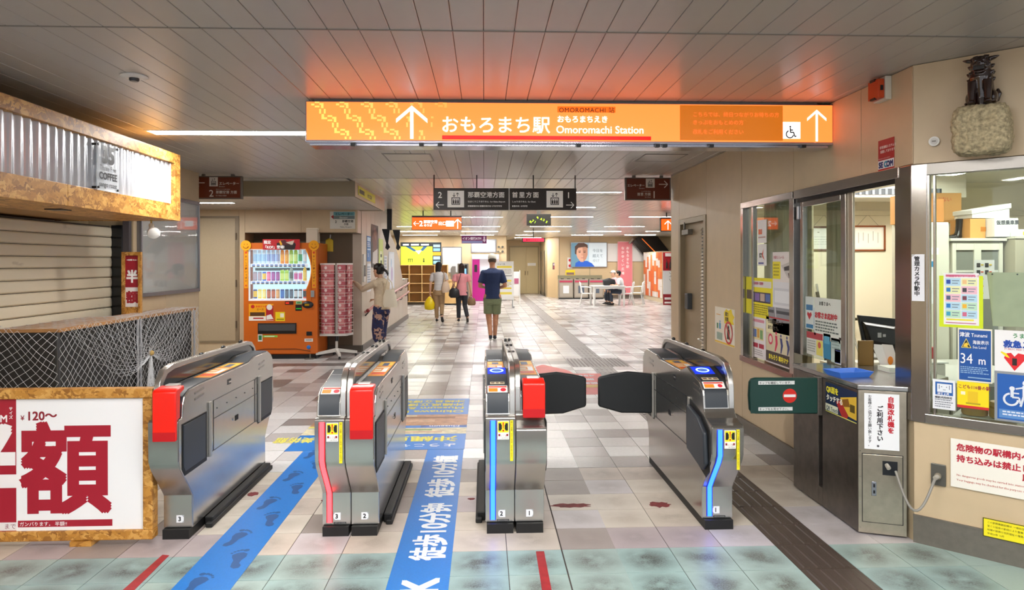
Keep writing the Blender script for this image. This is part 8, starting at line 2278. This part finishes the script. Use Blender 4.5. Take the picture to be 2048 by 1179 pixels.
# --- woman at the brochure rack
def build_w3():
    t = person('woman with black ponytail in beige top and navy floral trousers reaching to the leaflet rack', (-1.76, 11.95, 0), R(62))
    hipz, shz = .87, 1.30
    b = MB(); torso(b, 0, hipz, shz, .145, .095, 0, (0, .02), fem=True)
    b.loft([(V(0, .01, 1.28), .045, .045), (V(0, .03, 1.36), .042, .046), (V(0, .045, 1.41), .044, .05)], 12)
    P = head(b, (0, .065, 1.47), (.06, 1, 0), .98)
    LA = [(-.170, .03, 1.24), (-.175, .27, 1.14), (-.10, .50, 1.26)]; RA = [(.170, .02, 1.24), (.21, .06, .98), (.16, .26, .95)]
    for A_ in (LA, RA): limb(b, A_, [.043, .034, .024])
    hand(b, LA[2], (.15, .9, .35), (0, -.2, 1), .92, curl=.45, thumb=-1); hand(b, RA[2], (-.3, .9, 0), (0, 0, 1), .9, curl=.7)
    LL = [(-.08, 0, .84), (-.085, .02, .46), (-.085, -.02, .09)]; RL = [(.08, 0, .84), (.085, .08, .46), (.085, .10, .09)]
    for A_ in (LL, RL): limb(b, A_, [.080, .05, .032])
    b.build('body', SKL, t, local=True, remesh=.006); face_parts(t, P, V(.06, 1, 0), .98)
    h = MB(); c = V(0, .065, 1.47)
    h.loft([(c + V(0, -.035, -.075), .055, .040), (c + V(0, -.03, -.04), .076, .066), (c + V(0, -.022, .0), .082, .082), (c + V(0, -.010, .04), .085, .098), (c + V(0, -.006, .085), .074, .092), (c + V(0, -.008, .118), .035, .045)], 18)
    h.ball(c + V(0, -.115, .005), (.030, .028, .030), 10, 8)
    h.loft([(c + V(0, -.13, .0), .022, .020), (c + V(.005, -.165, -.02), .030, .024), (c + V(.01, -.185, -.06), .022, .018), (c + V(.01, -.185, -.10), .006, .006)], 10)
    h.build('hair', HAIRM, t, local=True, remesh=.006)
    s = MB(); torso(s, 0, hipz, shz, .158, .112, .016, (0, .015), fem=True, hem=.80, flare=.16)
    for q, A_ in ((-1, LA), (1, RA)):
        a, e, f = V(*A_[0]), V(*A_[1]), V(*A_[2]); s.tube([a + V(-q * .06, 0, .03), a, a.lerp(e, .5), e, e.lerp(f, .5), e.lerp(f, .90)], [.052, .062, .056, .050, .042, .036], 12)
        s.ball(e, .05, 10, 8)
    cloth(s, 'top', M('#d3c0a4', .85, bump=.35, scale=40, var=.10), t)
    # floral cropped trousers
    fl = bpy.data.materials.new('surface'); fl.use_nodes = True; nt = fl.node_tree; bs = nt.nodes['Principled BSDF']; bs.inputs['Roughness'].default_value = .75
    tc = nt.nodes.new('ShaderNodeTexCoord'); n1 = nt.nodes.new('ShaderNodeTexNoise'); n1.inputs['Scale'].default_value = 9; n1.inputs['Detail'].default_value = 3
    n2 = nt.nodes.new('ShaderNodeTexVoronoi'); n2.inputs['Scale'].default_value = 26
    r1 = nt.nodes.new('ShaderNodeValToRGB'); r1.color_ramp.interpolation = 'CONSTANT'; r1.color_ramp.elements[0].color = (*rgb('#1c2450'), 1); r1.color_ramp.elements[1].position = .56; r1.color_ramp.elements[1].color = (*rgb('#b08a7a'), 1)
    r2 = nt.nodes.new('ShaderNodeValToRGB'); r2.color_ramp.interpolation = 'CONSTANT'; r2.color_ramp.elements[0].color = (0, 0, 0, 1); r2.color_ramp.elements[1].position = .62; r2.color_ramp.elements[1].color = (1, 1, 1, 1)
    mx = nt.nodes.new('ShaderNodeMixRGB'); mx.inputs[2].default_value = (*rgb('#2a1f3c'), 1)
    for a, b_ in ((tc.outputs['Object'], n1.inputs['Vector']), (tc.outputs['Object'], n2.inputs['Vector']), (n1.outputs[0], r1.inputs[0]), (n2.outputs['Distance'], r2.inputs[0]), (r2.outputs[0], mx.inputs[0]), (r1.outputs[0], mx.inputs[1]), (mx.outputs[0], bs.inputs['Base Color'])): nt.links.new(a, b_)
    s = MB(); s.loft([(V(0, 0, .92), .12, .10), (V(0, 0, .86), .148, .125), (V(0, 0, .78), .165, .14), (V(0, 0, .72), .16, .13)], 18)
    for q, A_ in ((-1, LL), (1, RL)):
        a, e, f = V(*A_[0]), V(*A_[1]), V(*A_[2]); s.tube([a, a.lerp(e, .5), e, e.lerp(f, .4), e.lerp(f, .56), e.lerp(f, .60)], [.098, .104, .106, .100, .072, .060], 14)
    cloth(s, 'trousers', fl, t)
    for A_, fw in ((LL, (-.05, 1, 0)), (RL, (.05, 1, 0))):
        m = MB(); shoe(m, A_[2], fw, .9); m.build('shoe', M('#6a4a3a', .5), t, local=True, smooth=60)
    tw_ = thing('tote_bag', 'off-white canvas tote bag hanging behind the ponytailed woman', 'bag', (-1.60, 11.80, .84), R(62))
    _m = MB(); _m.loft([((0, 0, 0), .14, .03), ((0, 0, .05), .155, .05), ((0, 0, .20), .13, .045), ((0, 0, .30), .09, .03)], 14, right=(0, 1, 0))
    _m.build('bag', M('#ece2cc', .8, bump=.2, scale=40), tw_, local=True, smooth=60)
    MB().tube([(-.01, .08, .28), (-.02, .05, .42), (-.02, .03, .50), (.01, -.03, .42), (0, -.07, .28)], .008, 6).build('handle', M('#d5c8ac', .8), tw_, local=True, smooth=60)


build_w3()


# --- people at the white table
def seated(label, loc, rz, shirt, hair, cap=False, trousers='#3a4250'):
    t = person(label, loc, rz, 'people at the white table')
    b = MB(); torso(b, 0, .50, .98, .15, .10, 0, (0, .10))
    b.loft([(V(0, .09, .96), .045, .045), (V(0, .11, 1.04), .042, .045), (V(0, .13, 1.09), .044, .048)], 12)
    P = head(b, (0, .15, 1.17), (0, 1, -.15), .95)
    for q in (-1, 1):
        A_ = [(q * .175, .10, .93), (q * .22, .14, .70), (q * .12, .36, .76)]; limb(b, A_, [.045, .036, .026]); hand(b, A_[2], (-q * .3, .9, .0), (0, 0, 1), .9, curl=.4, thumb=q)
        limb(b, [(q * .09, .02, .50), (q * .11, .42, .50), (q * .10, .38, .09)], [.085, .058, .036])
    b.build('body', SKL, t, local=True, remesh=.009); face_parts(t, P, V(0, 1, 0), .95)
    c = V(0, .15, 1.17)
    if not cap:
        h = MB(); h.loft([(c + V(0, -.04, -.08), .05, .035), (c + V(0, -.03, -.03), .078, .07), (c + V(0, -.015, .03), .086, .095), (c + V(0, -.008, .085), .075, .09), (c + V(0, -.008, .12), .03, .04)], 16); h.build('hair', M(hair, .4), t, local=True, smooth=70)
    else:
        h = MB(); h.loft([(c + V(0, -.005, .03), .085, .10), (c + V(0, -.005, .07), .082, .095), (c + V(0, -.005, .11), .05, .06), (c + V(0, -.005, .12), .015, .02)], 16); o = h.build('cap', M('#e6e2dc', .7), t, local=True, smooth=70)
        MB().loft([(c + V(0, .08, .03), .07, .008), (c + V(0, .15, .025), .04, .005)], 12).build('visor', M('#3a3430', .7), o, local=True, smooth=60)
        h = MB(); h.loft([(c + V(0, -.03, -.06), .05, .04), (c + V(0, -.02, .0), .078, .075), (c + V(0, -.01, .035), .08, .09)], 14); h.build('hair', M(hair, .4), t, local=True, smooth=70)
    s = MB(); torso(s, 0, .50, .98, .158, .11, .014, (0, .10), hem=.47)
    for q in (-1, 1):
        a, e = V(q * .175, .10, .93), V(q * .22, .14, .70); s.tube([a + V(-q * .05, 0, .02), a, a.lerp(e, .7)], [.05, .06, .058], 12)
    cloth(s, 'shirt', M(shirt, .8, bump=.15, scale=50), t, .012)
    s = MB(); s.loft([(V(0, -.02, .44), .15, .10), (V(0, 0, .55), .155, .12)], 16)
    for q in (-1, 1): s.tube([(q * .09, .02, .50), (q * .11, .42, .50), (q * .105, .41, .36), (q * .10, .39, .14)], [.092, .070, .064, .055], 12)
    cloth(s, 'trousers', M(trousers, .85), t, .012)
    for q in (-1, 1): m = MB(); shoe(m, (q * .10, .38, .085), (0, 1, 0), .95); m.build('shoe', M('#17171a', .5), t, local=True, smooth=60)


seated('seated person in white shirt with short black hair at the white table', (5.10, 25.30, 0), R(80), '#e8e8ea', '#15110f')
seated('seated person in a cap and pink top, mostly behind the person in white', (5.05, 26.15, 0), R(110), '#e8b0b4', '#2a201c', True)
